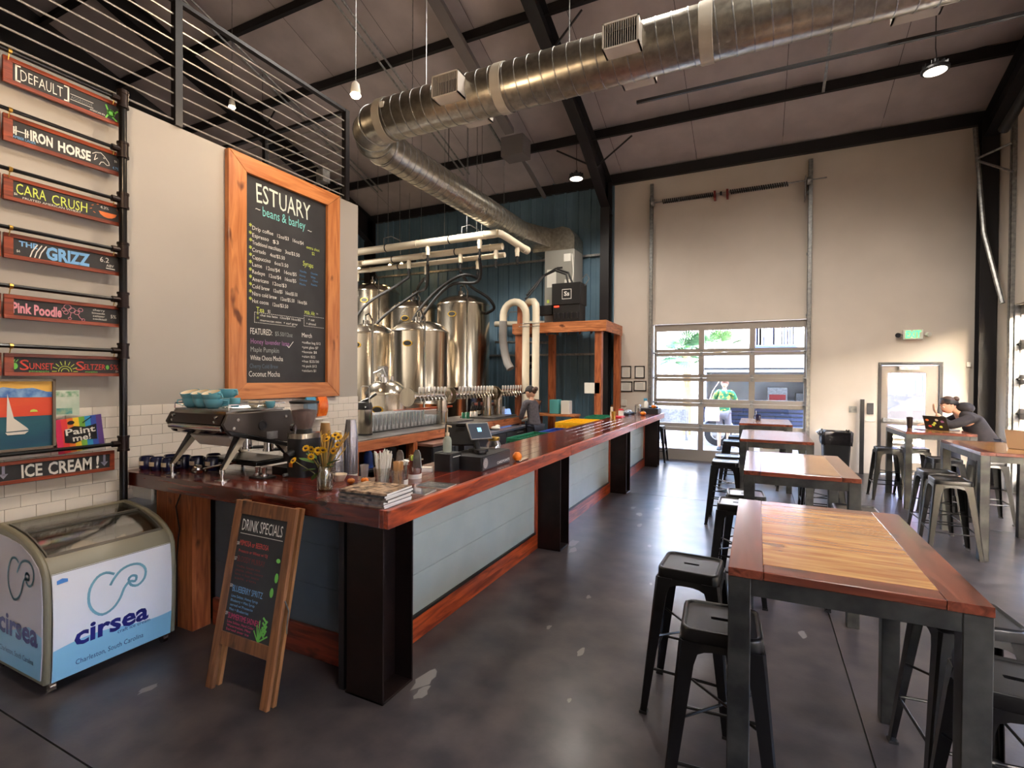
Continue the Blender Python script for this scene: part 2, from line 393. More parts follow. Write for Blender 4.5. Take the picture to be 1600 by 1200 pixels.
# right wall x = 3.62 with glazed roll-up doors
wr = sempty('wall_right', 'right wall with glazed roll-up doors')
RD = [(7.5, 10.6), (3.7, 6.8), (-.1, 3.0), (-4.0, -.9)]
cuts = [YB]
for a, b in RD: cuts += [b, a]
cuts.append(YF)
for i in range(0, len(cuts), 2): MB().box(XR, XR+.14, cuts[i+1], cuts[i], 0, 12.6).build('drywall', M_wall, wr, smooth=False)
for a, b in RD: MB().box(XR, XR+.14, a, b, 2.96, 12.6).build('drywall', M_wall, wr, smooth=False)
# front wall behind the camera with a wide glazed opening, left end wall
wf = sempty('wall_front', 'wall behind the viewpoint')
MB().box(XL, XR, YF-.14, YF, 0, 12.5).build('drywall', M_wall, wf, smooth=False)
we = sempty('wall_end', 'left end wall of the brewhouse')
MB().box(XL-.14, XL, YF, YB, 0, 12.5).build('drywall', M_frame if 0 else M_darkgrey, we, smooth=False)

# left room block: wall x = -4.15 with tiles, loft above
WX = -4.15
wl = sempty('wall_left', 'pale grey wall with white subway tile below')
MB().box(WX-.16, WX, YF, 4.475, 0, 3.72).build('drywall', M_wallL, wl, smooth=False)
MB().box(-9.0, WX-.16, 4.33, 4.475, 0, 3.72).build('drywall', M_wallL, wl, smooth=False)
MB().box(WX, WX+.004, .6, 4.475, 0, 1.532).build('grout_bed', M_grout, wl, smooth=False)
tw, th, g = .1524, .0762, .0022
low = MB(); tile0 = None
row = 0; z = 1.532-th
while z > -.02:
    y = 4.475-(tw/2 if row % 2 else tw)
    first = True
    while y > .6-tw:
        y0, y1 = max(y, .6)+g/2, min(y+tw, 4.475)-g/2
        full = abs((y1-y0)-(tw-g)) < 1e-4
        hidden = z < .45 or (z < 1.0 and y > 2.15)
        if row % 2 and y+tw/2 > 4.475-tw*.6: y0, y1, full = 4.475-tw/2+g/2, 4.475-g/2, False
        if hidden: low.box(WX+.002, WX+.009, y0, y1, z+g/2, z+th-g/2)
        elif full:
            if tile0 is None:
                t_ = MB().box(0, .009, -(tw-g)/2, (tw-g)/2, -(th-g)/2, (th-g)/2)
                tile0 = t_.build('tile', M_tile, wl, smooth=False, bev=.0012); tile0.location = (WX+.002, (y0+y1)/2, z+th/2)
            else: inst(tile0, 'tile', (WX+.002+random.uniform(0, .0006), (y0+y1)/2, z+th/2))
        else: MB().box(WX+.002, WX+.011, y0, y1, z+g/2, z+th-g/2).build('tile', M_tile, wl, smooth=False)
        y -= tw
    row += 1; z -= th
low.build('hidden_tile_field', M_tile, wl, smooth=False)['kind'] = 'stuff'
# loft deck behind the railing
struct(MB().box(-9.0, WX-.16, YF, 4.3, 3.55, 3.7).build('loft_floor', M_black, None, smooth=False), 'loft deck above the tiled room')
# railing: posts, top rail, thin bars
rail = thing('loft_railing', 'black steel loft railing with thin horizontal bars above the menu wall', 'railing', (WX, 0, 3.72))
for y in (.6, 2.46, 4.28):
    MB().box(-.03, .03, y-.028, y+.028, 0, .99).build('post', M_black, rail, smooth=False)
for x in (-1.3, -2.6, -3.9): MB().box(x-.025, x+.025, 4.255, 4.305, 0, .99).build('post', M_black, rail, smooth=False)
MB().box(-.025, .025, -1.0, 4.31, .965, .995).build('top_rail', M_black, rail, smooth=False)
MB().box(-4.0, .025, 4.255, 4.305, .965, .995).build('top_rail', M_black, rail, smooth=False)
M_bar = mat('brushed_rail_bar', srgb(176,172,164), .35, metal=.6)
for k in range(9):
    z = .045+k*.103
    MB().cyl((0, -1.0, z), (0, 4.28, z), .007, n=6).build('rail_bar', M_bar, rail)
    MB().cyl((-4.0, 4.28, z), (0, 4.28, z), .007, n=6).build('rail_bar', M_bar, rail)
tag(MB().box(-4.3, -4.2, 4.0, 4.1, 3.85, 3.98).box(-4.29, -4.21, 3.995, 4.0, 3.86, 3.97).build('junction_box', M_galv, None, bev=.004), 'small grey electrical box behind the loft railing corner', 'electrical box')

# roof: sheets between purlins, rafters, purlins
M_roof = mat('grey_roof_insulation', srgb(190,180,180), .6, c2=srgb(176,167,168), ns=2.2, bump=.25, bs=5, bstretch=1)
ceil = sempty('ceiling', 'sloping roof lined with grey insulation sheets')
py = [YB, 10.15, 7.55, 6.2, 4.85, 2.2, -.4, -3.0, YF]
PURL = [10.15, 7.55, 6.2, 4.85, 2.2, -.4, -3.0]
xs_ = [XL+k*1.612 for k in range(11)]
for i in range(len(py)-1):
    for k in range(10):
        a, b = py[i+1], py[i]; x0, x1 = xs_[k]+.004, xs_[k+1]-.004; mb = MB(); n = 6; vs = []
        for p in range(n+1):
            for q in range(n+1):
                x = x0+(x1-x0)*p/n; y = a+(b-a)*q/n
                e = math.sin(PI*p/n)**.6*.02 + noise.noise(Vector((x*2.1, y*.7, i)))*.015*min(1, p, n-p)
                vs.append((x, y, roofz(y)+.23-e*1.0))
        mb.add(vs, [(p*(n+1)+q, p*(n+1)+q+1, (p+1)*(n+1)+q+1, (p+1)*(n+1)+q) for p in range(n) for q in range(n)])
        mb.build('insulation_sheet', M_roof, ceil)
MB().add([(XL-.2, YF-.2, roofz(YF)+.5), (XR+.3, YF-.2, roofz(YF)+.5), (XR+.3, YB+.2, roofz(YB)+.42), (XL-.2, YB+.2, roofz(YB)+.42)], [(0, 1, 2, 3)]).build('roof_deck', M_black, ceil, smooth=False)
M_frame = mat('black_roof_steel', srgb(24,21,24), .5)
def purlin(y, x0, x1):
    z = roofz(y); s = MB()
    s.box(x0, x1, y-.004, y+.004, z, z+.2).box(x0, x1, y-.07, y+.004, z, z+.008).box(x0, x1, y-.004, y+.07, z+.195, z+.203)
    s.build('purlin', M_frame, ceil, smooth=False)
for y in PURL: purlin(y, XL, XR)
MB().box(XL, XR, YB-.1, YB, EAVE-.02, EAVE+.2).build('eave_strut', M_frame, ceil, smooth=False)
def rafter(x, name='rafter'):
    s = MB(); L = []
    for y, dp in ((YB-.05, .75), (9.6, .42), (YF, .34)):
        L.append((y, roofz(y), dp))
    for (ya, za, da), (yb, zb, db) in zip(L, L[1:]):
        s.add([(x-.006, ya, za-.0), (x-.006, ya, za-da), (x-.006, yb, zb-db), (x-.006, yb, zb), (x+.006, ya, za), (x+.006, ya, za-da), (x+.006, yb, zb-db), (x+.006, yb, zb)], [(0,1,2,3),(7,6,5,4),(0,3,7,4),(1,5,6,2)])
        for o1, o2 in ((0, 0), (1, 1)):
            A = za-(da if o1 else 0); B = zb-(db if o1 else 0)
            s.add([(x-.1, ya, A), (x+.1, ya, A), (x+.1, yb, B), (x-.1, yb, B), (x-.1, ya, A+.012), (x+.1, ya, A+.012), (x+.1, yb, B+.012), (x-.1, yb, B+.012)], [(0,3,2,1),(4,5,6,7),(0,1,5,4),(1,2,6,5),(2,3,7,6),(3,0,4,7)])
    o = s.build(name, M_frame, ceil, smooth=False)
    # column below it
    c = MB(); yy = YB-.35
    c.box(x-.1, x+.1, YB-.12, YB-.105, 0, EAVE).box(x-.1, x+.1, yy-.01, yy+.003, 0, EAVE-.6).box(x-.006, x+.006, yy, YB-.11, 0, EAVE)
    c.build('column', M_frame, ceil, smooth=False)
for x in (-3.12, -10.0): rafter(x)
def cornercol():
    s = MB(); x = 3.5
    s.box(3.38, 3.60, YB-.3, YB-.285, 0, EAVE).box(3.38, 3.6, YB-.1, YB-.085, 0, EAVE).box(3.486, 3.498, YB-.29, YB-.09, 0, EAVE)
    s.build('column', M_frame, ceil, smooth=False)
    rr_ = MB()
    for z0, z1, w in ((-.02, -.008, .1), (-.42, -.408, .1)):
        rr_.add([(x-w, YB, roofz(YB)+z0), (x+w, YB, roofz(YB)+z0), (x+w, YF, roofz(YF)+z0), (x-w, YF, roofz(YF)+z0), (x-w, YB, roofz(YB)+z1), (x+w, YB, roofz(YB)+z1), (x+w, YF, roofz(YF)+z1), (x-w, YF, roofz(YF)+z1)], [(0,3,2,1),(4,5,6,7),(0,1,5,4),(1,2,6,5),(2,3,7,6),(3,0,4,7)])
    rr_.add([(x-.006, YB, roofz(YB)-.42), (x-.006, YF, roofz(YF)-.42), (x-.006, YF, roofz(YF)), (x-.006, YB, roofz(YB)), (x+.006, YB, roofz(YB)-.42), (x+.006, YF, roofz(YF)-.42), (x+.006, YF, roofz(YF)), (x+.006, YB, roofz(YB))], [(0,1,2,3),(7,6,5,4)])
    rr_.build('rafter', M_frame, ceil, smooth=False)
cornercol()
# flange braces and sag rods
s = MB()
for (a, b) in (((-3.12, 10.4, 6.2), (-2.3, 10.15, 6.6)), ((-3.12, 10.4, 6.2), (-3.9, 10.15, 6.6)), ((-3.12, 7.7, 7.0), (-2.5, 7.55, 7.45)), ((-10, 7.7, 7.0), (-9.3, 7.55, 7.45))):
    s.cyl(a, b, .018, n=6)
s.build('flange_brace', M_frame, ceil)
for x in (.95, -5.0, -7.6): MB().box(x-.02, x+.02, 9.0, 10.1, roofz(9.5)-.05, roofz(9.5)-.02).xf(Matrix.Translation((0, 9.55, roofz(9.55))) @ Matrix.Rotation(math.atan(-SLOPE), 4, 'X') @ Matrix.Translation((0, -9.55, -roofz(9.5)))).build('sag_strap', M_galv, ceil)
# electrical trough and box on the roof over the brewhouse
ct = thing('electrical_box', 'grey square box with a long trough under the roof beside the duct', 'electrical box', (0,0,0))
MB().box(-4.85, -4.35, 9.4, 9.8, 6.35, 6.75).build('box', M_roof and mat('grey_box_paint', srgb(120,114,114), .6), ct, bev=.004)
def sloped(x0, x1, y0, y1, dz, t, name, m, par):
    MB().add([(x0,y0,roofz(y0)-dz),(x1,y0,roofz(y0)-dz),(x1,y1,roofz(y1)-dz),(x0,y1,roofz(y1)-dz),(x0,y0,roofz(y0)-dz+t),(x1,y0,roofz(y0)-dz+t),(x1,y1,roofz(y1)-dz+t),(x0,y1,roofz(y1)-dz+t)], [(0,3,2,1),(4,5,6,7),(0,1,5,4),(1,2,6,5),(2,3,7,6),(3,0,4,7)]).build(name, m, par, smooth=False)
sloped(-4.75, -4.55, 5.6, 9.4, .12, .1, 'trough', MATS['grey_box_paint'], ct)
sloped(-4.68, -4.6, 9.8, 11.3, .2, .06, 'trough', MATS['grey_box_paint'], ct)
cdt = thing('conduit_run', 'pair of thin grey conduits along the roof slope left of the duct', 'conduit')
for x in (-6.3, -6.15, -8.9, -8.75):
    MB().cyl((x, 3.0, roofz(3.0)-.06), (x, 10.3, roofz(10.3)-.06), .02, n=6).build('conduit', M_galv, cdt)

# ------------------------------------------------------------------ garage door in the back wall
def garage(name, u0, u1, cols, place, label, muntin=.1, back=True):
    """door built in local x (width) z; placed by a matrix"""
    d = sempty(name, label)
    M_al = MATS.get('anodised_frame') or mat('anodised_frame', srgb(158,150,142), .45, metal=.4)
    rails = [(0, .24), (.63, .80), (1.165, 1.33), (1.71, 1.86), (2.255, 2.405), (2.80, 2.95)]
    W = u1-u0
    for i in range(5):
        z0, z1 = rails[i][1], rails[i+1][0]
        za = (rails[i][0]+rails[i][1])/2 if i else 0; zb = (rails[i+1][0]+rails[i+1][1])/2 if i < 4 else 2.95
        o = MB()
        o.box(0, W, 0, .045, za+.002, z0).box(0, W, 0, .045, z1, zb-.002)
        cw = W/cols
        for c in range(cols+1):
            x = c*cw; h = .055
            o.box(max(0, x-h) if c else 0, min(W, x+h) if c < cols else W, 0, .045, z0, z1)
        sec = o.build('section_frame', M_al, d, smooth=False)
        for c in range(cols):
            p = MB().box(c*cw+.05, (c+1)*cw-.05, .02, .026, z0-.005, z1+.005).build('pane', M_pane, sec, smooth=False)
        if i:
            for c in range(cols+1):
                x = min(max(c*cw, .04), W-.04)
                h = MB(); h.box(x-.03, x+.03, -.006, 0, za-.07, za+.07).cyl((x-.03, -.012, za), (x+.03, -.012, za), .012, n=8)
                if c in (0, cols): h.cyl((x, -.03, za), (x+(.06 if c else -.06), -.03, za), .02, n=8)
                h.build('hinge', M_galv, sec)
    d.matrix_world = place
    return d
door1 = garage('door_1', GX0, GX1, 3, Matrix.Translation((GX0+.02, YB+.02, 0)), 'glazed roll-up door in the far wall')
door1['label'] = 'glazed roll-up door, five rows of three panes, in the far wall'
# tracks, springs
for (x, sgn) in ((-2.14, 1), (.89, -1)):
    tr = MB(); tr.box(x-.035, x-.03, YB-.1, YB-.0, 0, 6.05).box(x-.035, x+.035, YB-.1, YB-.095, 0, 6.05).box(x+.03, x+.035, YB-.1, YB-.06, 0, 6.05)
    for z in (.6, 1.4, 2.2, 3.0, 4.2, 5.4): tr.box(x-.05, x+.02, YB-.04, YB, z, z+.05)
    struct(tr.build('trim_1' if sgn > 0 else 'trim_2', M_galv, None, smooth=False), 'galvanised vertical door track')
sp = thing('torsion_spring_assembly', 'black torsion springs on a shaft above the roll-up door', 'door springs', (0, YB-.17, 5.6))
MB().cyl((-2.15, 0, 0), (1.15, 0, .02), .013, n=8).build('shaft', M_galv, sp)
def coil(x0, x1, sag):
    pts = []; n = int((x1-x0)/.04)*8
    for i in range(n+1):
        t = i/n; a = i*2*PI/8; x = x0+(x1-x0)*t
        pts.append((x, math.cos(a)*.042, math.sin(a)*.042))
    return MB().tube(pts, .012, n=5)
coil(-1.9, -.86, 0).build('spring', M_blackrub, sp); coil(-.55, .5, 0).build('spring', M_blackrub, sp)
for x in (-.84, -.6): MB().box(x-.02, x+.02, -.05, .17, -.09, .06).build('bracket', mat('red_bracket', srgb(120,30,26), .5), sp)
MB().cyl((-.74, 0, 0), (-.7, 0, 0), .04, n=12).build('coupler', M_dark, sp)
for x in (-2.1, .85): 
    MB().cyl((x-.03, 0, .0), (x+.03, 0, 0), .075, n=16).build('cable_drum', M_galv, sp)
    MB().box(x-.06, x-.05, -.06, .17, -.35, .1).build('end_bracket', M_galv, sp)
struct(MB().box(-2.12, .9, YB-.03, YB, 2.955, 3.0).build('trim_3', M_wall, None, smooth=False), 'head trim over the roll-up door')

# right wall roll-up doors
for i, (a, b) in enumerate(RD):
    Mx = Matrix.Translation((XR+.06, b, 0)) @ Matrix.Rotation(-PI/2, 4, 'Z')
    g_ = garage('door_%d' % (i+2), a, b, 3, Mx, 'glazed roll-up door in the right wall')
struct(MB().box(XR-.005, XR+.14, 10.56, 10.62, 0, 2.96).box(XR-.06, XR-.055, 10.6, 10.68, 0, 6.0).box(XR-.06, XR, 10.6, 10.605, 0, 6.0).build('trim_4', M_galv, None, smooth=False), 'door track in the right corner')
dt = thing('door_track_pipe', 'slanting grey track bar with a brace at the right corner', 'door track')
MB().tube([(3.28, 11.2, 6.05), (3.34, 10.95, 4.2), (3.5, 10.68, 3.0)], .035, n=8).build('track', M_galv, dt)
MB().tube([(3.3, 11.1, 5.45), (3.56, 10.5, 5.0)], .02, n=6).build('brace', M_galv, dt)
MB().tube([(3.3, 11.1, 5.5), (3.56, 10.6, 5.5)], .02, n=6).build('brace', M_galv, dt)
tag(MB().tube([(3.35, 10.3, 5.6), (3.45, 9.6, 6.0), (3.45, 8.0, 6.1)], .07, n=12).build('black_hose', M_dark, None), 'thick black hose high on the right wall', 'hose')

# exit door
M_al2 = mat('door_aluminium', srgb(128,120,112), .4, metal=.4)
ex = sempty('door_6', 'glazed exit door in the far wall')
fr = MB(); fr.box(EX0, EX0+.05, YB-.02, YB+.14, 0, EZ-.05).box(EX1-.05, EX1, YB-.02, YB+.14, 0, EZ-.05).box(EX0, EX1, YB-.02, YB+.14, EZ-.05, EZ)
fr.build('door_frame', M_black, ex, smooth=False)
a, b = EX0+.055, EX1-.055
lf = MB(); yy = YB+.02
lf.box(a, a+.1, yy, yy+.045, .25, EZ-.2).box(b-.18, b, yy, yy+.045, .25, EZ-.2).box(a, b, yy, yy+.045, EZ-.2, EZ-.06).box(a, b, yy, yy+.045, .02, .25).box(a+.1, b-.18, yy, yy+.045, .93, 1.0)
leaf = lf.build('door_leaf', M_al2, ex, smooth=False)
MB().box(a+.1, b-.18, yy+.02, yy+.026, 1.0, EZ-.2).build('pane', M_pane, leaf, smooth=False)
MB().box(a+.1, b-.18, yy+.02, yy+.026, .25, .93).build('pane', M_pane, leaf, smooth=False)
MB().box(a+.02, b-.02, yy-.06, yy-.02, .99, 1.05).box(a+.03, a+.07, yy-.03, yy, .98, 1.06).box(b-.09, b-.03, yy-.03, yy, .98, 1.06).build('push_bar', M_galv, ex)
MB().box(a+.25, a+.55, yy-.07, yy, EZ-.14, EZ-.08).build('door_closer', M_galv, ex)
es = thing('exit_sign', 'lit green exit sign with twin lamp heads above the glazed door', 'exit sign', (2.53, YB-.05, 2.59))
MB().box(-.15, .15, -.03, .05, -.09, .09).build('housing', M_plaster, es, bev=.01)
lt = lettering([('EXIT', -.11, -.055, .12, .22, .03)], mat('lit_green_letters', srgb(30,220,60), .5, emit=(.05, 1, .12, 1), es=1.6), parent=es); lt.rotation_euler = FRONT; lt.location = (0, -.033, 0)
for sx in (-1, 1):
    MB().cyl((sx*.15, 0, 0), (sx*.2, 0, .0), .01, n=6).cyl((sx*.2, .0, 0), (sx*.23, -.05, -.01), .035, .045, n=12).build('lamp_head', M_plaster if sx > 0 else M_darkgrey, es)
# small wall things
tag(MB().box(1.58, 1.7, YB-.03, YB, 1.14, 1.26).box(1.6, 1.68, YB-.035, YB-.03, 1.16, 1.24).build('wall_plate', M_galv, None, bev=.003), 'grey square electrical plate on the far wall above the bin', 'wall plate')
tag(MB().box(1.86, 1.96, YB-.04, YB, 1.12, 1.33).build('keypad', M_darkgrey, None, bev=.004), 'dark grey wall panel just left of the exit door', 'panel')
tag(MB().box(1.84, 1.98, YB-.02, YB, .98, 1.0).build('wall_bracket', M_plaster, None, bev=.003), 'thin white bar on the wall below the dark grey panel', 'bracket')
tag(MB().box(1.735, 1.8, YB-.16, YB-.1, .0, 1.4).build('vertical_rail', M_black, None, bev=.003), 'slim black upright post standing by the exit door', 'post')
tag(MB().box(3.3, 3.36, YB-.04, YB, 2.0, 2.08).build('sensor_box', M_plaster, None, bev=.004), 'small white sensor box beside the corner column', 'sensor')
tag(MB().box(-2.78, -2.66, YB-.085, YB-.06, 1.14, 1.28).box(-2.74, -2.73, YB-.09, YB-.085, 1.18, 1.24).box(-2.71, -2.7, YB-.09, YB-.085, 1.18, 1.24).build('light_switch', M_plaster, None, bev=.003), 'white double light switch below the framed certificates', 'light switch')
fl = [(-2.79,-2.56,1.77,2.045,'top left'),(-2.48,-2.26,1.77,2.045,'top right'),(-2.81,-2.53,1.465,1.695,'bottom left'),(-2.5,-2.22,1.485,1.71,'bottom right')]
for x0, x1, z0, z1, w in fl:
    f = thing('framed_certificate', 'black framed certificate, %s one of the four beside the roll-up door' % w, 'picture frame', ((x0+x1)/2, YB-.062, (z0+z1)/2), group='framed certificates by the roll-up door')
    hw, hh = (x1-x0)/2, (z1-z0)/2
    MB().box(-hw, hw, -.02, 0, hh-.02, hh).box(-hw, hw, -.02, 0, -hh, -hh+.02).box(-hw, -hw+.02, -.02, 0, -hh, hh).box(hw-.02, hw, -.02, 0, -hh, hh).build('frame', M_dark, f, smooth=False)
    MB().box(-hw+.02, hw-.02, -.01, -.002, -hh+.02, hh-.02).build('paper', M_paper, f, smooth=False)
    q = MB()
    for k in range(5): q.stroke([(-hw*.55, hh*.5-k*hh*.25), (hw*.5, hh*.5-k*hh*.25)], .006)
    q = q.build('lettering', M_lgrey, f, smooth=False, fix=False); q.rotation_euler = FRONT; q.location = (0, -.0115, 0)
# ================================================================== BAR
BT, BH = 1.06, .095         # top height, fascia depth
YC = 2.06; XC = -1.70; YE = 10.62
bar = thing('bar_counter', 'long L-shaped bar with varnished red wood top, sage panels and dark steel posts', 'bar counter', (-1.9, 2.2, 0))
def B(mb, name, m, **k):
    mb.xf(Matrix.Translation((1.9, -2.2, 0))); return mb.build(name, m, bar, **k)
# top planks: long leg along y
pw = (XC-.035-(-2.38))/5
for i in range(5):
    x0 = -2.38+i*pw
    for (a, c) in ((YC+.035, 4.8+.5*(i % 2)), (4.8+.5*(i % 2), 8.0+.4*((i+1) % 2)), (8.0+.4*((i+1) % 2), YE)):
        B(MB().box(x0+.0015, x0+pw-.0015, a+.001, c-.001, BT-.04, BT), 'top_plank', M_top_y, bev=.002, smooth=False)
# short leg along x
pd = .62/5
for i in range(5):
    y0 = YC+.035+i*pd
    B(MB().box(-4.14, -2.382, y0+.0015, y0+pd-.0015, BT-.04, BT), 'top_plank', M_top_x, bev=.002, smooth=False)
# fascia boards
for a, c in ((YC, 4.9), (4.902, 8.0), (8.002, YE)):
    B(MB().box(XC-.035, XC, a, c, BT-BH, BT+.002), 'fascia', M_cedar_y, bev=.003, smooth=False)
for a, c in ((-4.14, -1.76),):
    B(MB().box(a, c, YC, YC+.035, BT-BH, BT+.002), 'fascia', M_top_x, bev=.003, smooth=False)
B(MB().box(-1.76, XC-.0355, YC, YC+.035, BT-BH, BT+.002), 'corner_block', M_cedar_x, bev=.002, smooth=False)
B(MB().box(-2.38, XC, YE, YE+.03, BT-BH, BT), 'fascia', M_top_x, bev=.002, smooth=False)
# steel I posts
def post(y):
    m = MB(); x0, x1 = -2.03, -1.775; t = .012
    m.box(x0, x1, y, y+t, 0, BT-BH).box(x0, x1, y+.25, y+.25+t, 0, BT-BH).box(x1-.13, x1-.12, y+t, y+.25, 0, BT-BH)
    m.box(x0-.01, x1, y, y+.26, 0, .012)
    B(m, 'steel_post', M_rust, smooth=False, bev=.0015)
for y in (2.11, 4.80, 7.66, 10.30): post(y)
# sage boards and rails between the posts, long face x = -2.03
ys_ = (2.11, 4.80, 7.66, 10.30)
for a, c in zip(ys_, ys_[1:]):
    a0, c0 = a+.262, c
    for k in range(3):
        z0 = .175+k*.265
        B(MB().box(-2.06, -2.035, a0, c0-.06, z0+.001, z0+.264), 'panel_board', M_sage, bev=.0015, smooth=False)
    B(MB().box(-2.06, -2.018, a0, c0-.06, .158, .176), 'panel_trim', M_black, smooth=False)
    B(MB().box(-2.06, -2.02, a0, c0-.0, .0, .158), 'kick_board', M_cedar_y, bev=.002, smooth=False)
    B(MB().box(-2.06, -2.02, c0-.06, c0-.001, .16, BT-BH), 'stile', M_cedar_z, bev=.002, smooth=False)
    B(MB().box(-2.1, -2.062, a0-.25, c0, 0, BT-.04), 'panel_back', M_black, smooth=False)
# short face: y = 2.3 recessed sage boards, shade painted into their colour
for k in range(3):
    z0 = .19+k*.26
    B(MB().box(-3.44, -2.045, 2.3, 2.325, z0+.001, z0+.259), 'panel_board', M_sage_shaded, bev=.0015, smooth=False)
B(MB().box(-3.44, -2.045, 2.28, 2.32, 0, .188), 'kick_board', M_cedar_x, bev=.002, smooth=False)
B(MB().box(-4.12, -2.05, 2.33, 2.36, 0, BT-.04), 'panel_back', M_black, smooth=False)
B(MB().box(-3.87, -3.66, 2.15, 2.28, 0, BT-BH).box(-3.655, -3.46, 2.15, 2.28, 0, BT-BH), 'end_support', M_timber_z, bev=.002, smooth=False)
tag(MB().tube([(-3.56, 2.14, .96), (-3.6, 2.125, .85), (-3.57, 2.13, .7), (-3.6, 2.13, .5), (-3.6, 2.13, .02)], .005, n=5).build('power_cord', M_dark, None), 'thin black cord hanging down the timber bar support', 'cord')
tag(MB().box(-4.13, -3.9, 2.13, 2.15, .86, .955).build('under_bar_label', M_paper, None), 'small framed notice under the bar end beside the freezer', 'notice')

# ------------------------------------------------------------------ back bar
bb = thing('back_bar', 'timber-framed back bar with grey zinc top', 'back bar', (-4.22, 4.5, 0))
def BB(mb, name, m, **k): mb.xf(Matrix.Translation((4.22, -4.5, 0))); return mb.build(name, m, bb, **k)
for a, c in ((4.5, 6.2), (6.204, 7.8), (7.804, 9.15)): BB(MB().box(-5.3, -4.23, a, c, .965, 1.0), 'zinc_top', M_zinc, bev=.002, smooth=False)
BB(MB().box(-4.26, -4.22, 4.5, 9.15, .86, .985), 'front_rail', M_timber_y, bev=.003, smooth=False)
for y in (4.5, 5.65, 6.89, 9.07): BB(MB().box(-4.32, -4.23, y, y+.09, 0, .86), 'leg', M_timber_z, bev=.003, smooth=False)
BB(MB().box(-4.4, -4.34, 5.7, 5.78, 0, .86).box(-5.3, -5.2, 4.5, 9.15, 0, .9), 'back_frame', M_timber_z, smooth=False)
BB(MB().box(-5.0, -4.3, 8.1, 9.1, 1.0, 1.03), 'raised_shelf', M_zinc, smooth=False)
# under counter coolers
def cooler(y0, y1, label, m=M_zinc, ztop=.84):
    t = thing('undercounter_cooler', label, 'cooler', (-3.98, y0, 0))
    L = y1-y0
    MB().box(-.6, -.03, 0, L, .1, ztop-.04).build('body', M_dark, t, smooth=False)
    MB().box(-.62, 0, -.01, L+.01, ztop-.04, ztop).build('top', m, t, bev=.003, smooth=False)
    for k in range(2):
        a = L/2*k+.01; d = MB().box(-.03, -.005, a, a+L/2-.02, .14, ztop-.06).build('door', M_darkgrey, t, bev=.003, smooth=False)
        MB().box(-.005, .02, a+L*.2, a+L*.32, ztop-.1, ztop-.085).build('handle', M_galv, d, smooth=False)
    return t
M_bluesteel = mat('cool_steel_top', srgb(150,166,190), .25, metal=.8)
cooler(5.76, 6.87, 'black undercounter cooler with brown top below the back bar, nearer of two', mat('brown_cooler_top', srgb(120,88,76), .4))
cooler(7.0, 9.04, 'black undercounter cooler with shiny steel top below the back bar, farther of two', M_bluesteel)
st = thing('side_table', 'small steel side table under the open laptop', 'table', (-4.6, 9.45, 0))
MB().box(-.3, .3, -.25, .25, .86, .89).build('table_top', M_galv, st, bev=.002, smooth=False)
for sx in (-.27, .27):
    for sy in (-.22, .22): MB().box(sx-.015, sx+.015, sy-.015, sy+.015, 0, .86).build('leg', M_galv, st, smooth=False)
MB().box(-.27, .27, -.22, .22, .2, .8).build('drawer_unit', M_dark, st, smooth=False)
# crates behind the bar
def crate(loc, size, m, label, rz=0):
    t = thing('bottle_crate', label, 'crate', loc, rz, 'plastic crates behind the bar'); w, d, h = size
    MB().box(-w/2, w/2, -d/2, d/2, 0, .015).build('base', m, t, smooth=False)
    n = int(max(w, d)/.05)
    for sx in (-1, 1):
        q = MB().box(sx*w/2-.008, sx*w/2+.008, -d/2, d/2, h-.04, h).box(sx*w/2-.008, sx*w/2+.008, -d/2, d/2, 0, .05)
        for k in range(int(d/.05)+1): y = -d/2+k*d/int(d/.05); q.box(sx*w/2-.006, sx*w/2+.006, y-.008, y+.008, .05, h-.04)
        q.build('side', m, t, smooth=False)
        q = MB().box(-w/2, w/2, sx*d/2-.008, sx*d/2+.008, h-.04, h).box(-w/2, w/2, sx*d/2-.008, sx*d/2+.008, 0, .05)
        for k in range(int(w/.05)+1): x = -w/2+k*w/int(w/.05); q.box(x-.008, x+.008, sx*d/2-.006, sx*d/2+.006, .05, h-.04)
        q.build('side', m, t, smooth=False)
    q = MB()
    for k in range(1, int(w/.1)): q.box(-w/2+k*.1-.004, -w/2+k*.1+.004, -d/2, d/2, .02, h-.02)
    for k in range(1, int(d/.1)): q.box(-w/2, w/2, -d/2+k*.1-.004, -d/2+k*.1+.004, .02, h-.02)
    q.build('divider_grid', m, t, smooth=False)
    return t
crate((-2.78, 6.45, .72), (.4, .9, .24), M_greenp, 'dark green plastic crate behind the bar nearest the bottle jar')
crate((-2.78, 7.45, .74), (.4, .7, .2), M_bluep, 'blue plastic crate between the green and yellow crates')
crate((-2.82, 8.5, .74), (.5, .95, .27), M_yelp, 'yellow plastic glass rack behind the bar')
crate((-2.75, 9.6, .78), (.4, .6, .25), M_greenp, 'green plastic crate beyond the yellow glass rack')
ws = thing('speed_rail_stand', 'low steel stand under the plastic crates behind the bar', 'stand', (-2.8, 7.9, 0))
MB().box(-.3, .28, -1.95, 2.1, .69, .72).build('shelf', M_galv, ws, smooth=False)
for sy in (-1.9, 0, 2.05):
    for sx in (-.27, .25): MB().box(sx-.015, sx+.015, sy-.015, sy+.015, 0, .69).build('leg', M_galv, ws, smooth=False)

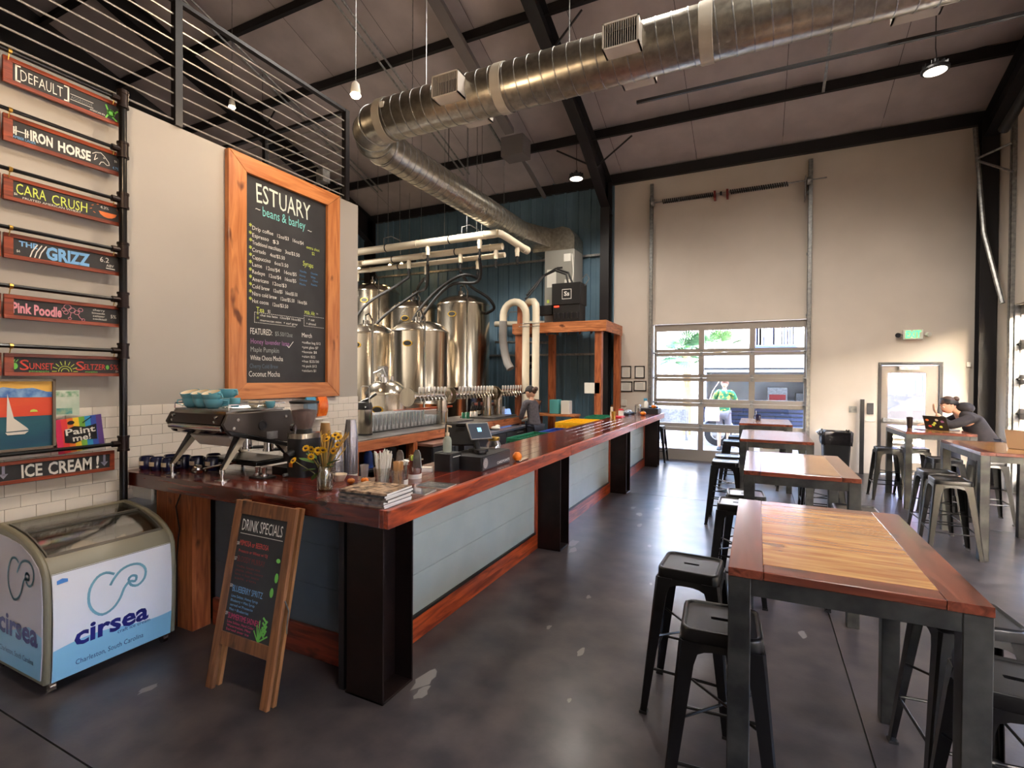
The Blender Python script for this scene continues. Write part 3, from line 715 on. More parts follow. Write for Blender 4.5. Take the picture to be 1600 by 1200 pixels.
# ------------------------------------------------------------------ pipe ladder and drink signs
lad = thing('pipe_rack', 'black iron pipe rack holding the drink signs on the wall', 'pipe rack', (-4.05, 2.03, 0))
MB().tube([(0, 0, .3), (0, 0, 3.72)], .024, n=12).build('upright_pipe', M_blackgloss, lad)
PZ = [3.69, 3.34, 2.985, 2.635, 2.285, 1.925, 1.27]
for i, z in enumerate(PZ):
    MB().tube([(0, -2.6, z), (0, 0, z)], .0125, n=8).build('cross_pipe', M_blackgloss, lad)
    MB().cyl((0, 0, z-.05), (0, 0, z+.05), .033, n=12).cyl((0, -.07, z), (0, 0, z), .022, n=10).cyl((0, 0, z-.055), (0, 0, z-.04), .037, n=12).cyl((0, 0, z+.04), (0, 0, z+.055), .037, n=12).build('tee_fitting', M_rust, lad)
    if i < 6:
        for y in (-.6, -.05): MB().cyl((0, y-.008, z), (0, y+.008, z), .016, n=8).cyl((-.02, y, z-.045), (0, y, z), .003, n=5).build('brass_hook', M_brass, lad)
MB().cyl((0, 0, 3.72), (0, 0, 3.76), .034, n=12).build('pipe_cap', M_rust, lad)
M_sign = wood('sign_cedar', srgb(106,44,24), srgb(160,72,42), 'y', rough=.4, coat=.2)
def sign(y0, y1, z0, z1, label, rot=0.):
    t = thing('drink_sign', label, 'sign', (-4.1, y0, z0), group=None)
    L, H, m, dz = y1-y0, z1-z0, .028, (z1-z0)*.16
    MB().box(0, .02, 0, L, H-dz, H).build('frame_board', M_sign, t, smooth=False, bev=.0015)
    MB().box(0, .02, 0, L, 0, dz).build('frame_board', M_sign, t, smooth=False, bev=.0015)
    MB().box(0, .019, 0, m*1.6, dz, H-dz).build('frame_board', M_sign, t, smooth=False, bev=.0015)
    MB().box(0, .019, L-m, L, dz, H-dz).build('frame_board', M_sign, t, smooth=False, bev=.0015)
    MB().box(0, .012, m*1.6, L-m, dz, H-dz).build('chalk_panel', M_chalk, t, smooth=False)
    return t
def wr_(t, items, m, wob=.06, z=.0135):
    o = lettering(items, m, parent=t, wob=wob); o.rotation_euler = WALLX; o.location = (z, 0, 0); return o
def dr(t, pls, w, m, z=.0137, name='drawing', fills=()):
    s = MB()
    for p in pls: s.stroke(p, w)
    for p in fills: s.poly(p)
    o = s.build(name, m, t, smooth=False, fix=False); o.rotation_euler = WALLX; o.location = (z, 0, 0); o['kind'] = 'stuff'; return o
def circ(cx, cy, rx, ry=None, a0=0, a1=2*PI, n=12): ry = ry or rx; return [(cx+math.cos(a0+(a1-a0)*i/n)*rx, cy+math.sin(a0+(a1-a0)*i/n)*ry) for i in range(n+1)]
Y0, Y1 = 1.41, 2.05
s1 = sign(Y0, Y1, 3.512, 3.67, 'chalk sign reading [DEFAULT] with a green hop creature, top of the rack')
wr_(s1, [('DEFAULT', .083, .045, .065, .21, -.01)], M_white, .08); wr_(s1, [('AGGRESSIVE', .336, .062, .02, .12)], M_lgrey)
dr(s1, [[(.08, .125), (.062, .125), (.062, .035), (.08, .035)], [(.302, .125), (.322, .125), (.322, .035), (.302, .035)]], .009, M_white)
dr(s1, [[(.333, .09), (.46, .09)], [(.333, .055), (.46, .055)]], .003, M_white); wr_(s1, [('AMERICAN IPA', .44, .035, .012, .09)], M_white, 0)
dr(s1, [circ(.565, .07, .02), [(.58, .07), (.605, .1)], [(.55, .06), (.535, .03)], [(.57, .05), (.6, .03)], [(.545, .09), (.535, .115)]], .01, M_lg, fills=[circ(.565, .07, .018)[:-1]])
s2 = sign(Y0, Y1, 3.161, 3.325, 'chalk sign reading IRON HORSE with a barbell and horse head')
wr_(s2, [('IRON', .128, .05, .06, .11, .035), ('HORSE', .268, .045, .06, .178, .035)], M_white, .05); wr_(s2, [('AMBER LAGER', .045, .033, .016, .11)], M_lb, .03)
dr(s2, [[(.045, .08), (.12, .08)], [(.05, .1), (.05, .06)], [(.06, .105), (.06, .055)], [(.105, .105), (.105, .055)], [(.115, .1), (.115, .06)]], .006, M_white)
dr(s2, [[(x-.025, y) for x, y in q] for q in [[(.48, .1), (.5, .115), (.53, .122), (.55, .105), (.575, .075), (.58, .055), (.565, .05), (.545, .065), (.53, .06), (.52, .04)], [(.5, .1), (.49, .06), (.51, .08)], [(.545, .095), (.55, .09)]]], .004, M_white)
wr_(s2, [('$6', .585, .09, .015, None)], M_white); wr_(s2, [('4.7%', .575, .04, .018, .035)], M_lb)
s3 = sign(Y0, Y1, 2.809, 2.958, 'chalk sign reading CARA CRUSH with an orange fruit slice')
wr_(s3, [('CARA', .06, .05, .062, .145), ('CRUSH', .236, .042, .062, .19)], M_ly, .08); wr_(s3, [('FRUITED AMERICAN WHEAT', .09, .026, .012, .3), ('4.3%', .5, .095, .018, .05), ('$6', .05, .04, .014, None)], M_white, .02)
dr(s3, [], .003, M_lo, fills=[[(.49, .075), (.6, .075), (.59, .055), (.57, .042), (.545, .037), (.52, .042), (.5, .055)]])
dr(s3, [[(.45, .1), (.46, .105)], [(.46, .06), (.47, .055)], [(.6, .11), (.61, .105)], [(.48, .115), (.49, .118)], [(.44, .075), (.45, .08)]], .004, M_lo)
s4 = sign(Y0, Y1, 2.458, 2.61, 'chalk sign reading THE GRIZZ with a claw slash')
wr_(s4, [('THE', .072, .085, .03, .088, .03), ('GRIZZ', .205, .035, .075, .235, .045)], M_lb, .05); wr_(s4, [('6.2', .498, .078, .034, .052), ('ABV', .535, .05, .018, .045), ('$6', .06, .045, .015, None)], M_white, .04)
dr(s4, [[(.125+.022*k, .03), (.135+.022*k, .065), (.16+.022*k, .11)] for k in range(3)] + [[(.535, .04), (.585, .038)]], .006, M_white)
s5 = sign(Y0, Y1, 2.092, 2.24, 'chalk sign reading Pink Poodle with a pink poodle drawing')
wr_(s5, [('Pink', .04, .04, .06, .09, .035), ('Poodle', .144, .038, .06, .14, .035)], M_lp, .05); wr_(s5, [('cherry', .455, .1, .014, .07), ('limeade', .45, .08, .012, .075), ('seltzer', .455, .06, .012, .07), ('cocktail', .455, .04, .013, .08), ('5%', .56, .06, .024, .035)], M_white, .03)
dr(s5, [[(x*1.25-.205, y*1.15-.01) for x, y in q] for q in [circ(.415, .1, .016), circ(.4, .085, .01), circ(.435, .085, .014), circ(.455, .075, .012), [(.43, .07), (.425, .04)], [(.46, .066), (.47, .045), (.482, .038)], circ(.425, .038, .007), circ(.484, .036, .007), circ(.472, .092, .01), [(.46, .08), (.468, .088)], circ(.408, .07, .01)]], .0038, M_lp)
s6 = sign(Y0, Y1, 1.745, 1.883, 'chalk sign reading SUNSET SELTZER with a yellow sun')
wr_(s6, [('S', .073, .036, .062, .045), ('UNSET', .12, .042, .04, .12), ('S', .358, .038, .06, .045), ('ELTZER', .405, .044, .038, .122), ('5%', .556, .045, .038, .05)], M_lr, .05); wr_(s6, [('$6', .59, .028, .014, None)], M_white)
wr_(s6, [('pineapple', .117, .024, .012, .1), ('mojito', .411, .024, .012, .07)], M_lg, .03)
dr(s6, [[(x-.03, y) for x, y in q] for q in [circ(.33, .03, .035, .035, 0, PI, 8), circ(.33, .03, .02, .02, 0, PI, 8)] + [[(.33+math.cos(a)*.045, .03+math.sin(a)*.045), (.33+math.cos(a)*.068, .03+math.sin(a)*.068)] for a in [PI*k/8 for k in range(9)]]], .004, M_ly)
dr(s6, [[(.045, .085), (.05, .1)], [(.055, .085), (.065, .1)]], .004, M_lg, fills=[circ(.05, .06, .014, .02)[:-1], circ(.54, .062, .01, .016)[:-1]])
s7 = sign(1.30, 1.99, 1.085, 1.223, 'long chalk sign reading ICE CREAM! with two grey arrows, lowest on the rack')
s7.location.x = -4.1; M_arr = mat('grey_chalk_ink', srgb(150,150,170), .7)
wr_(s7, [('ICE', .189, .03, .075, .1, .025), ('CREAM', .322, .028, .078, .235, .025), ('!', .582, .028, .08, None, .02)], M_white, .06)
for ax in (.105, .63): dr(s7, [[(ax, .11), (ax, .06)]], .014, M_arr, fills=[[(ax-.022, .065), (ax+.022, .065), (ax, .035)]])
for i, (z0, z1) in enumerate(((3.512, 3.67), (3.161, 3.325), (2.809, 2.958), (2.458, 2.61), (2.092, 2.24), (1.745, 1.883))):
    t = sign(.74, 1.398, z0, z1, 'wood-framed chalk sign at the picture edge beside the %s' % ['[DEFAULT] sign', 'IRON HORSE sign', 'CARA CRUSH sign', 'GRIZZ sign', 'Pink Poodle sign', 'SUNSET SELTZER sign'][i])
# painting, small poster, rainbow sign
pa = thing('sailboat_painting', 'painting of a white sailboat at sunset in a grey frame', 'painting', (-4.09, 1.2, 1.285))
def quad(t, name, y0, y1, z0, z1, m, x=.012, label=None): return MB().box(x-.002, x, y0, y1, z0, z1).build(name, m, t, smooth=False, label=label)
MB().box(0, .03, 0, .45, 0, .014).box(0, .03, 0, .45, .426, .44).box(0, .03, 0, .014, 0, .44).box(0, .03, .436, .45, 0, .44).build('frame', mat('grey_wood_frame', srgb(120,108,94), .6), pa, smooth=False)
quad(pa, 'canvas', .014, .436, .014, .426, mat('sea_paint', srgb(30,96,110), .5, c2=srgb(24,76,104), ns=9, stretch=(1,.3,1)))
quad(pa, 'painted_sky', .014, .436, .21, .426, mat('red_sky_paint', srgb(226,78,48), .5, c2=srgb(236,110,52), ns=7, stretch=(1,.2,1)), .0135)
quad(pa, 'painted_sky', .014, .436, .33, .426, mat('yellow_sky_paint', srgb(238,186,84), .5), .0145)
o = MB().poly([(.014, .33), (.014, .36), (.1, .385), (.16, .375), (.2, .392), (.27, .38), (.34, .386), (.41, .36), (.436, .36), (.436, .325)]).build('painted_cloud', mat('blue_cloud_paint', srgb(60,112,186), .5, c2=srgb(140,180,220), ns=20), pa, smooth=False, fix=False); o.rotation_euler = WALLX; o.location = (.0155, 0, 0)
o = MB().poly([(.215, .12), (.22, .35), (.25, .2), (.31, .14), (.32, .125)]).poly([(.21, .115), (.22, .1), (.3, .1), (.32, .118)]).build('painted_boat', M_paper, pa, smooth=False, fix=False); o.rotation_euler = WALLX; o.location = (.0165, 0, 0)
o = MB().poly([(.325, .235), (.33, .248), (.345, .252), (.36, .246), (.365, .235)]).build('painted_sun', M_ly, pa, smooth=False, fix=False); o.rotation_euler = WALLX; o.location = (.0165, 0, 0)
pf = thing('small_poster', 'small pale green beach flyer on the wall above the rainbow sign', 'poster', (-4.12, 1.665, 1.483))
quad(pf, 'sheet', 0, .135, 0, .168, mat('pale_flyer', srgb(206,216,200), .4, c2=srgb(178,200,180), ns=12), .004)
quad(pf, 'printed_band', .01, .095, .01, .05, mat('flyer_teal', srgb(70,150,150), .5, c2=srgb(150,180,150), ns=30), .0055)
quad(pf, 'printed_band', .004, .13, .125, .16, mat('flyer_green', srgb(120,170,130), .5, c2=srgb(206,216,200), ns=30), .0055)
rb = thing('rainbow_sign', 'rainbow coloured card reading Paint me! propped on the pipe', 'sign', (-4.07, 1.665, 1.235), rot=(math.radians(6), 0, 0))
cols = [(214,40,90), (226,60,60), (232,120,40), (240,200,50), (120,180,70), (50,150,200), (50,80,170), (90,60,130)]
for k, c in enumerate(cols): quad(rb, 'colour_stripe', k*.0325, (k+1)*.0325, 0, .225, mat('stripe_%d' % k, srgb(*c), .5), .006)
o = MB().poly([(.04, .07), (.045, .15), (.1, .17), (.16, .155), (.225, .165), (.22, .06), (.14, .07), (.09, .055)]).build('black_patch', M_dark, rb, smooth=False, fix=False); o.rotation_euler = WALLX; o.location = (.0075, 0, 0)
o = lettering([('Paint', .05, .115, .04, .165, .02), ('me!', .085, .07, .04, .1, .02)], M_white, parent=rb, wob=.06); o.rotation_euler = WALLX; o.location = (.0085, 0, 0)
o = MB().poly(circ(.085, .195, .02, .013)[:-1]).stroke([(.15, .185), (.2, .215)], .006).build('palette_drawing', M_dark, rb, smooth=False, fix=False); o['kind'] = 'stuff'; o.rotation_euler = WALLX; o.location = (.0078, 0, 0)

# ------------------------------------------------------------------ menu board
mn = thing('menu_chalkboard', 'large coffee menu chalkboard in a thick timber frame', 'chalkboard', (-4.15, 2.858, 1.545))
W_, H_, fw, fh = 1.288, 2.167, .172, .148
def fr_(pts, m): 
    MB().prism(pts, .0, .055, 'yz').build('frame_board', m, mn, smooth=False, bev=.003)
e = .0012
fr_([(0, 0), (fw, fh), (fw, H_-fh), (0, H_)], M_frame_z); fr_([(W_, 0), (W_-fw, fh), (W_-fw, H_-fh), (W_, H_)], M_frame_z)
fr_([(e*3, 0), (W_-e*3, 0), (W_-fw-e, fh), (fw+e, fh)], M_frame_y); fr_([(e*3, H_), (W_-e*3, H_), (W_-fw-e, H_-fh), (fw+e, H_-fh)], M_frame_y)
MB().box(0, .02, fw, W_-fw, fh, H_-fh).build('slate', M_chalk, mn, smooth=False)
def mw(items, m, wob=.07):
    it = [(a[0], a[1]-2.858, a[2]-1.545)+tuple(a[3:]) for a in items]
    o = lettering(it, m, parent=mn, wob=wob); o.rotation_euler = WALLX; o.location = (.0215, 0, 0)
mw([('ESTUARY', 3.15, 3.345, .165, .62)], mat('pale_chalk_ink', srgb(214,224,212), .7), .1)
mw([('beans & barley', 3.215, 3.235, .085, .49)], M_lt, .08)
mw([('~', 3.14, 3.26, .05, .05), ('~', 3.735, 3.22, .05, .05)], M_white)
rows = [('Drip coffee', '12oz/$3   16oz/$4', .25, .575), ('Espresso', '$3', .2, .28), ('Traditional macchiato', '3oz/$3.50', .34, .525), ('Cortado', '4oz/$3.50', .17, .35), ('Cappuccino', '6oz/3.50', .22, .39), ('Latte', '12oz/$4   16oz/$5', .13, .49), ('Redeye', '12oz/$4   16oz/$5', .16, .485), ('Americano', '12oz/$3', .2, .37), ('Cold brew', '12oz/$5   16oz/$5.50', .21, .5), ('Nitro cold brew', '12oz/$5.50   16oz/$6', .29, .62), ('Hot cocoa', '12oz/$3.50', .2, .39)]
it = []; st_ = []
for k, (a, b_, w1, w2) in enumerate(rows):
    z = 3.081-k*.066
    it += [(a, 3.108, z, .036, w1-.03), (b_, 3.108+w1+.015, z-.004, .034, w2-w1-.015)]; st_.append(('*', 3.075, z+.0, .05, .03, .01))
mw(it, M_white, .05); mw(st_, M_ly)
mw([('extra shot', 3.719, 3.054, .03, .17), ('$2', 3.79, 3.005, .03, None), ('Syrups', 3.676, 2.87, .05, .13), ('Tea', 3.15, 2.345, .045, .08), ('Milk Alt', 3.698, 2.385, .038, .13), ('*', 3.155, 2.3, .04, .02), ('*', 3.155, 2.262, .04, .02)], M_ly)
mw([('Vanilla', 3.635, 2.8, .02, .085), ('Honey', 3.635, 2.757, .02, .075), ('Caramel', 3.635, 2.715, .02, .09), ('Mocha', 3.635, 2.672, .02, .075), ('Chocolate', 3.775, 2.805, .02, .09), ('White', 3.775, 2.765, .02, .06), ('Choc', 3.8, 2.73, .02, .07), ('Pistachio', 3.78, 2.69, .02, .08)], mat('dull_blue_chalk_ink', srgb(70,130,180), .7), .05)
mw([('$2', 3.27, 2.35, .025, None), ('chai tea latte  12oz/$4 16oz/$5', 3.19, 2.308, .02, .46), ('moroccan mint  + earl grey', 3.19, 2.262, .02, .42), ('50c', 3.85, 2.4, .015, None), ('+ oat', 3.745, 2.325, .024, .08), ('+ almond', 3.72, 2.282, .024, .12), ('Merch', 3.665, 2.15, .045, .125)] + [(s_, 3.665, 2.086-k*.0475, .025, w) for k, (s_, w) in enumerate((('+coffee bag $12', .24), ('+pint glass $7', .21), ('+koozie $8', .19), ('+shirt $22', .17), ('+hat $25/30', .22), ('+6 pack $12', .19), ('+stickers $1', .18)))] + [('FEATURED:', 3.088, 2.137, .055, .23), ('White Choco Mocha', 3.088, 1.9, .045, .35), ('Coconut Mocha', 3.074, 1.75, .05, .33)], M_white, .05)
mw([('$5.50/12oz', 3.35, 2.14, .04, .2), ('Maple Pumpkin', 3.093, 1.977, .045, .3), ], mat('mid_chalk_ink', srgb(150,156,152), .7), .05)
mw([('Cherry Cold Brew', 3.083, 1.827, .04, .3)], mat('dim_blue_chalk_ink', srgb(84,104,120), .7), .05)
mw([('Honey lavender latte', 3.093, 2.05, .045, .42)], M_lv, .08)
s_ = MB(); a_, b_ = 3.131-2.858, 3.691-2.858
def dash(p, q, n=26):
    for i in range(n): s_.stroke([(p[0]+(q[0]-p[0])*i/n, p[1]+(q[1]-p[1])*i/n), (p[0]+(q[0]-p[0])*(i+.55)/n, p[1]+(q[1]-p[1])*(i+.55)/n)], .004)
dash((a_, 2.338-1.545), (b_, 2.338-1.545)); dash((a_, 2.245-1.545), (b_-.1, 2.245-1.545)); dash((a_, 2.245-1.545), (a_, 2.338-1.545), 6); dash((b_, 2.27-1.545), (b_, 2.36-1.545), 6)
dash((b_, 2.37-1.545), (1.1, 2.37-1.545), 12); dash((b_, 2.265-1.545), (1.1, 2.265-1.545), 12)
s_.stroke([(.62, .515), (.65, .49), (.7, .55)], .006)
o = s_.build('dashed_line', M_white, mn, smooth=False, fix=False); o.rotation_euler = WALLX; o.location = (.0213, 0, 0)

# ------------------------------------------------------------------ A-frame board
af = thing('sandwich_board', 'wooden A-frame drink specials board leaning on the bar', 'sandwich board', (-2.53, 1.81, 0))
tilt = Euler((PI/2-math.radians(10.6), 0, 0))
M_afw = wood('aframe_wood', srgb(92,56,32), srgb(142,92,54), 'y', rough=.6, coat=0)
M_afl = wood('aframe_side', srgb(130,84,46), srgb(176,120,70), 'y', rough=.6, coat=0, knot=False)
pan = MB(); aw, ah = .25, 1.035
def AF(mb, name, m, z=0): 
    o = mb.build(name, m, af, smooth=False, bev=.0015 if len(mb.v) == 8 else 0); o.rotation_euler = tilt; o.location = (0, z, 0); return o
for sx in (-1, 1):
    AF(MB().box(sx*aw, sx*(aw-.055), 0, ah, -.012, .012), 'side_rail', M_afw)
    AF(MB().box(sx*aw, sx*(aw-.055), 0.0, ah, -.052, -.03), 'rear_rail', M_afl)
AF(MB().box(-aw+.056, aw-.056, ah-.075, ah, -.012, .011), 'top_rail', M_afw)
AF(MB().box(-aw+.056, aw-.056, .24, .31, -.012, .011), 'bottom_rail', M_afw)
AF(MB().box(-aw+.056, aw-.056, .3, ah-.07, -.008, .004), 'chalk_panel', M_chalk)
AF(MB().box(-aw+.056, aw-.056, .25, ah-.02, -.045, -.035), 'rear_panel', M_chalk)
AF(MB().tube([(aw+.004, .55, 0), (aw+.02, .5, -.02), (aw+.012, .42, -.03), (aw+.02, .38, -.03)], .004, n=5), 'chain', M_galv)
def aw_(items, m, wob=.06):
    o = lettering(items, m, parent=af, wob=wob, z=.0052); o.rotation_euler = tilt
aw_([('DRINK SPECIALS', -.17, .87, .062, .335)], M_white, .05)
aw_([('MIMOSA or BEEROSA', -.165, .785, .03, .24), ('Prosecco or Wheat w/ OJ', -.165, .748, .016, .24)], M_lr)
aw_([('BLOODY MURRAY', -.165, .695, .032, .23)] + [(s, -.165, .665-.022*k, .013, w) for k, (s, w) in enumerate((('Vodka, house mix', .2), ('pickle, olive, celery', .23), ('lime + hot sauce', .2), ('salt rim', .18)))], mat('dark_red_chalk', srgb(120,40,32), .7))
aw_([('BLUEBERRY SPRITZ', -.165, .53, .034, .25)] + [(s, -.165, .5-.024*k, .014, w) for k, (s, w) in enumerate((('Lime Seltzer, Honey Syrup', .22), ('Blueberry + Mint Syrup', .2), ('served w/ Prosecco', .19), ('Mint + Blueberries', .16)))], M_lb)
aw_([('SUMMERTIME SADNESS', -.165, .385, .03, .26), ('Lime Seltzer, Hard Cider', -.165, .362, .013, .22), ('Watermelon, Mint', -.165, .342, .013, .2), ('Served over ice', -.165, .322, .013, .19)], M_lh)
aw_([('$8', -.19, .785, .018, None), ('$7', -.19, .7, .018, None), ('$8', -.19, .55, .018, None), ('$9', -.19, .4, .018, None)], M_white)
s_ = MB()
for c in ((.165, .745), ): s_.stroke(circ(*c, .022), .006)
s_.poly(circ(.165, .745, .016, .012)[:-1], .0055)
for c, r in (((.17, .655), .02), ((.15, .575), .02)): s_.poly(circ(c[0], c[1], r*.7, r*1.3)[:-1], .0055)
for k in range(7): s_.stroke([(.1, .31), (.06+.022*k*.8, .36+.02*math.sin(k*.6)+.02*(k % 3))], .008, .0055); s_.stroke([(.14, .34+.02*k*.7), (.12+.03*(k % 2), .365+.02*k*.6)], .012, .0055)
o = s_.build('drawing', M_lg, af, smooth=False, fix=False); o['kind'] = 'stuff'; o.rotation_euler = tilt
s_ = MB(); s_.stroke([(-.175, .852), (.175, .852)], .003, .0055)
o = s_.build('underline', M_white, af, smooth=False, fix=False); o.rotation_euler = tilt
# ================================================================== FREEZER
M_olive = mat('olive_grey_plastic', srgb(124,118,98), .4, c2=srgb(116,110,90), ns=3)
fz = thing('display_freezer', 'ice cream display freezer with curved glass top and white and blue graphics', 'freezer', (-3.8, 1.69, 0))
FY0, FY1 = -.345, .345
prof = [(-.31, .80), (-.29, .865), (-.2, .875), (-.1, .868), (.05, .845), (.17, .81), (.26, .765), (.325, .71), (.352, .655), (.365, .5), (.362, .25), (.345, .06), (-.31, .06)]
def fend(y0, y1):
    MB().prism(prof, y0, y1, 'xz').build('end_cap', M_olive, fz, bev=.012, ang=50)
fend(FY0, FY0+.035); fend(FY1-.035, FY1)
MB().prism([(a*.97, .09+(b-.09)*.97) for a, b in prof[7:12]] + [(.3, .085), (-.29, .085), (-.29, .3), (.2, .3), (.3, .66)], FY0+.035, FY1-.035, 'xz').build('body', M_darkgrey, fz, smooth=False)
# front graphic panel (curved) and rims
def curved(y0, y1, pts, off, name, m, par=fz):
    a = [(x+off, z) for x, z in pts]
    mb = MB(); n = len(a)
    mb.loft([[(x, y0, z) for x, z in a] + [(x-.006, y0, z) for x, z in reversed(a)], [(x, y1, z) for x, z in a] + [(x-.006, y1, z) for x, z in reversed(a)]])
    return mb.build(name, m, par)
fp = [(.35, .655), (.362, .56), (.366, .45), (.364, .33), (.362, .27)]
M_fw = mat('white_freezer_vinyl', srgb(222,222,226), .35); M_fb = mat('sky_blue_vinyl', srgb(132,186,214), .35); M_fl = mat('pale_teal_logo', srgb(120,172,190), .4); M_fn = mat('navy_logo', srgb(30,32,110), .4)
curved(FY0+.035, FY1-.035, [(.35, .66), (.362, .56), (.367, .45), (.366, .33), (.36, .2), (.347, .065)], .0, 'front_panel', M_fw)
def fz_at(y, z):     # x of the front panel at a height
    P = [(.347, .065), (.36, .2), (.366, .33), (.367, .45), (.362, .56), (.35, .66)]
    for (xa, za), (xb, zb) in zip(P, P[1:]):
        if z <= zb: return xa+(xb-xa)*max(0, (z-za))/(zb-za)
    return .35
def onfront(mb, name, m, eps=.002):
    mb.v = [(fz_at(0, v[1])+eps, v[0], v[1]) for v in mb.v]
    return mb.build(name, m, fz, smooth=False, fix=False)
mb = MB(); n = 16; top = [(-.31+.62*i/n, .235+.025*math.sin(i/n*5.2+.2)) for i in range(n+1)]
for i in range(n):
    for z0_, z1_ in ((.066, .14), (.14, .2)): mb.poly([(top[i][0], z0_), (top[i+1][0], z0_), (top[i+1][0], z1_), (top[i][0], z1_)])
    mb.poly([(top[i][0], .2), (top[i+1][0], .2), top[i+1], top[i]])
onfront(mb, 'blue_band', M_fb, .0012)
def txt(items, name, m, eps, bold=0):
    o = lettering(items, m, parent=None); mbq = MB().add([tuple(v.co) for v in o.data.vertices], [tuple(p.vertices) for p in o.data.polygons]); bpy.data.objects.remove(o)
    return onfront(mbq, name, m, eps)
txt([('cirsea', -.215, .228, .105, .385, .03)], 'lettering', M_fn, .0022)
txt([('craft ice cream', .0, .203, .022, .18)], 'lettering', M_fn, .0022)
txt([('Charleston, South Carolina', -.205, .115, .03, .35)], 'lettering', M_fn, .0022)
mb = MB(); mb.poly([(-.29, .6), (-.24, .603), (-.24, .62), (-.265, .628), (-.29, .62)]); onfront(mb, 'small_badge', mat('badge_blue', srgb(70,130,200), .4), .002)
def logo(cx, cy, s):
    P = [(-.02,.16), (-.07,.185), (-.13,.17), (-.18,.1), (-.19,0), (-.16,-.08), (-.1,-.13), (-.03,-.11), (.02,-.05), (.05,.02), (.09,.06), (.13,.05), (.14,.085), (.11,.1), (.085,.08), (.1,.03), (.15,.01), (.2,.05), (.21,.12), (.17,.175), (.1,.19), (.03,.17), (-.02,.12), (-.05,.07)]
    pts = []
    for i in range(len(P)-1):       # smooth
        p0, p1, p2, p3 = P[max(i-1, 0)], P[i], P[i+1], P[min(i+2, len(P)-1)]
        for k in range(3):
            t = k/3; f = lambda a, b, c, d: .5*(2*b+(c-a)*t+(2*a-5*b+4*c-d)*t*t+(3*b-a-3*c+d)*t**3)
            pts.append((cx+f(p0[0], p1[0], p2[0], p3[0])*s, cy+f(p0[1], p1[1], p2[1], p3[1])*s))
    return pts
mb = MB().stroke(logo(-.005, .45, .75), .014); onfront(mb, 'shell_logo', M_fl, .002)
# end graphics facing the viewer
MB().prism([(-.27, .09), (.32, .09), (.34, .25), (.345, .5), (.33, .65), (.3, .7), (.22, .755), (.1, .8), (-.05, .82), (-.27, .83)], FY0-.004, FY0, 'xz').build('end_panel', mat('mauve_white_vinyl', srgb(190,184,190), .35), fz, smooth=False)
mb = MB(); mb.poly([(-.27, .09), (.32, .09), (.34, .25), (.342, .33), (.2, .36), (0, .3), (-.27, .26)]); o = mb.build('blue_band', M_fb, fz, smooth=False, fix=False); o.rotation_euler = FRONT; o.location = (0, FY0-.0052, 0)
o = MB().stroke(logo(.1, .58, .75), .014).build('shell_logo', M_fl, fz, smooth=False, fix=False); o.rotation_euler = FRONT; o.location = (0, FY0-.006, 0)
o = lettering([('cirsea', -.16, .27, .12, .46, .03), ('Charleston, South Carolina', -.15, .16, .03, .4)], M_fn, parent=fz); o.rotation_euler = FRONT; o.location = (0, FY0-.0062, 0)
# top: rims and glass lids following the curve
def strip(pts, y0, y1, th_, name, m, par=fz):
    mb = MB(); mb.loft([[(x, y0, z) for x, z in pts] + [(x, y0, z-th_) for x, z in reversed(pts)], [(x, y1, z) for x, z in pts] + [(x, y1, z-th_) for x, z in reversed(pts)]]); return mb.build(name, m, par)
strip([(.28, .742), (.325, .705), (.352, .655), (.34, .652)], FY0+.03, FY1-.03, .02, 'front_rim', M_olive)
strip([(-.31, .855), (-.2, .872), (-.17, .868)], FY0+.03, FY1-.03, .03, 'back_rim', M_olive)
strip([(-.17, .866), (-.1, .862), (.03, .842)], FY0+.05, FY1-.05, .006, 'sliding_lid', M_glass)
strip([(.0, .838), (.12, .815), (.22, .772), (.285, .735)], FY0+.05, FY1-.05, .006, 'sliding_lid', M_glass)
M_alrim = mat('lid_trim', srgb(120,116,108), .35, metal=.6)
strip([(.0, .848), (.018, .845)], FY0+.05, FY1-.05, .012, 'lid_trim', M_alrim); strip([(.265, .75), (.285, .74)], FY0+.05, FY1-.05, .012, 'lid_trim', M_alrim)
for y in (FY0+.045, FY1-.052): strip([(-.17, .869), (-.1, .864), (.03, .845), (.12, .818), (.22, .775), (.285, .738)], y, y+.008, .012, 'lid_trim', M_alrim)
MB().box(-.27, .28, FY0+.04, FY1-.04, .45, .47).build('basket_floor', M_plaster, fz, smooth=False)
for k in range(4):
    y = -.25+k*.155
    tb = thing('ice_cream_tub', 'round cardboard ice cream tub in the freezer, %s' % ['leftmost', 'second from left', 'third from left', 'rightmost'][k], 'tub', (-3.72+.06*(k % 2), 1.69+y, .475), group='tubs in the freezer')
    MB().lathe([(.06, 0), (.072, .12)]).build('tub', M_brown, tb); MB().lathe([(.076, .12), (.076, .135)]).build('tub_lid', M_cream, tb)
mb = MB(); n = 8; vs = []
for i in range(n+1):
    for j in range(n+1): vs.append((-.1+.34*i/n, -.05+.3*j/n, .66-.08*i/n+.03*math.sin(i*1.3+j*.8)))
mb.add(vs, [(i*(n+1)+j, i*(n+1)+j+1, (i+1)*(n+1)+j+1, (i+1)*(n+1)+j) for i in range(n) for j in range(n)])
o = mb.build('paper_liner', mat('beige_liner', srgb(206,186,156), .8), None); o.location = (-3.8, 1.69, 0); tag(o, 'crumpled beige paper liner inside the display freezer', 'paper')
for sx, sy in ((.3, FY0+.05), (.3, FY1-.05), (-.26, FY0+.05), (-.26, FY1-.05)):
    MB().cyl((sx, sy-.014, .028), (sx, sy+.014, .028), .028, n=14).box(sx-.02, sx+.02, sy-.02, sy+.02, .045, .085).build('caster', M_chrome, fz)

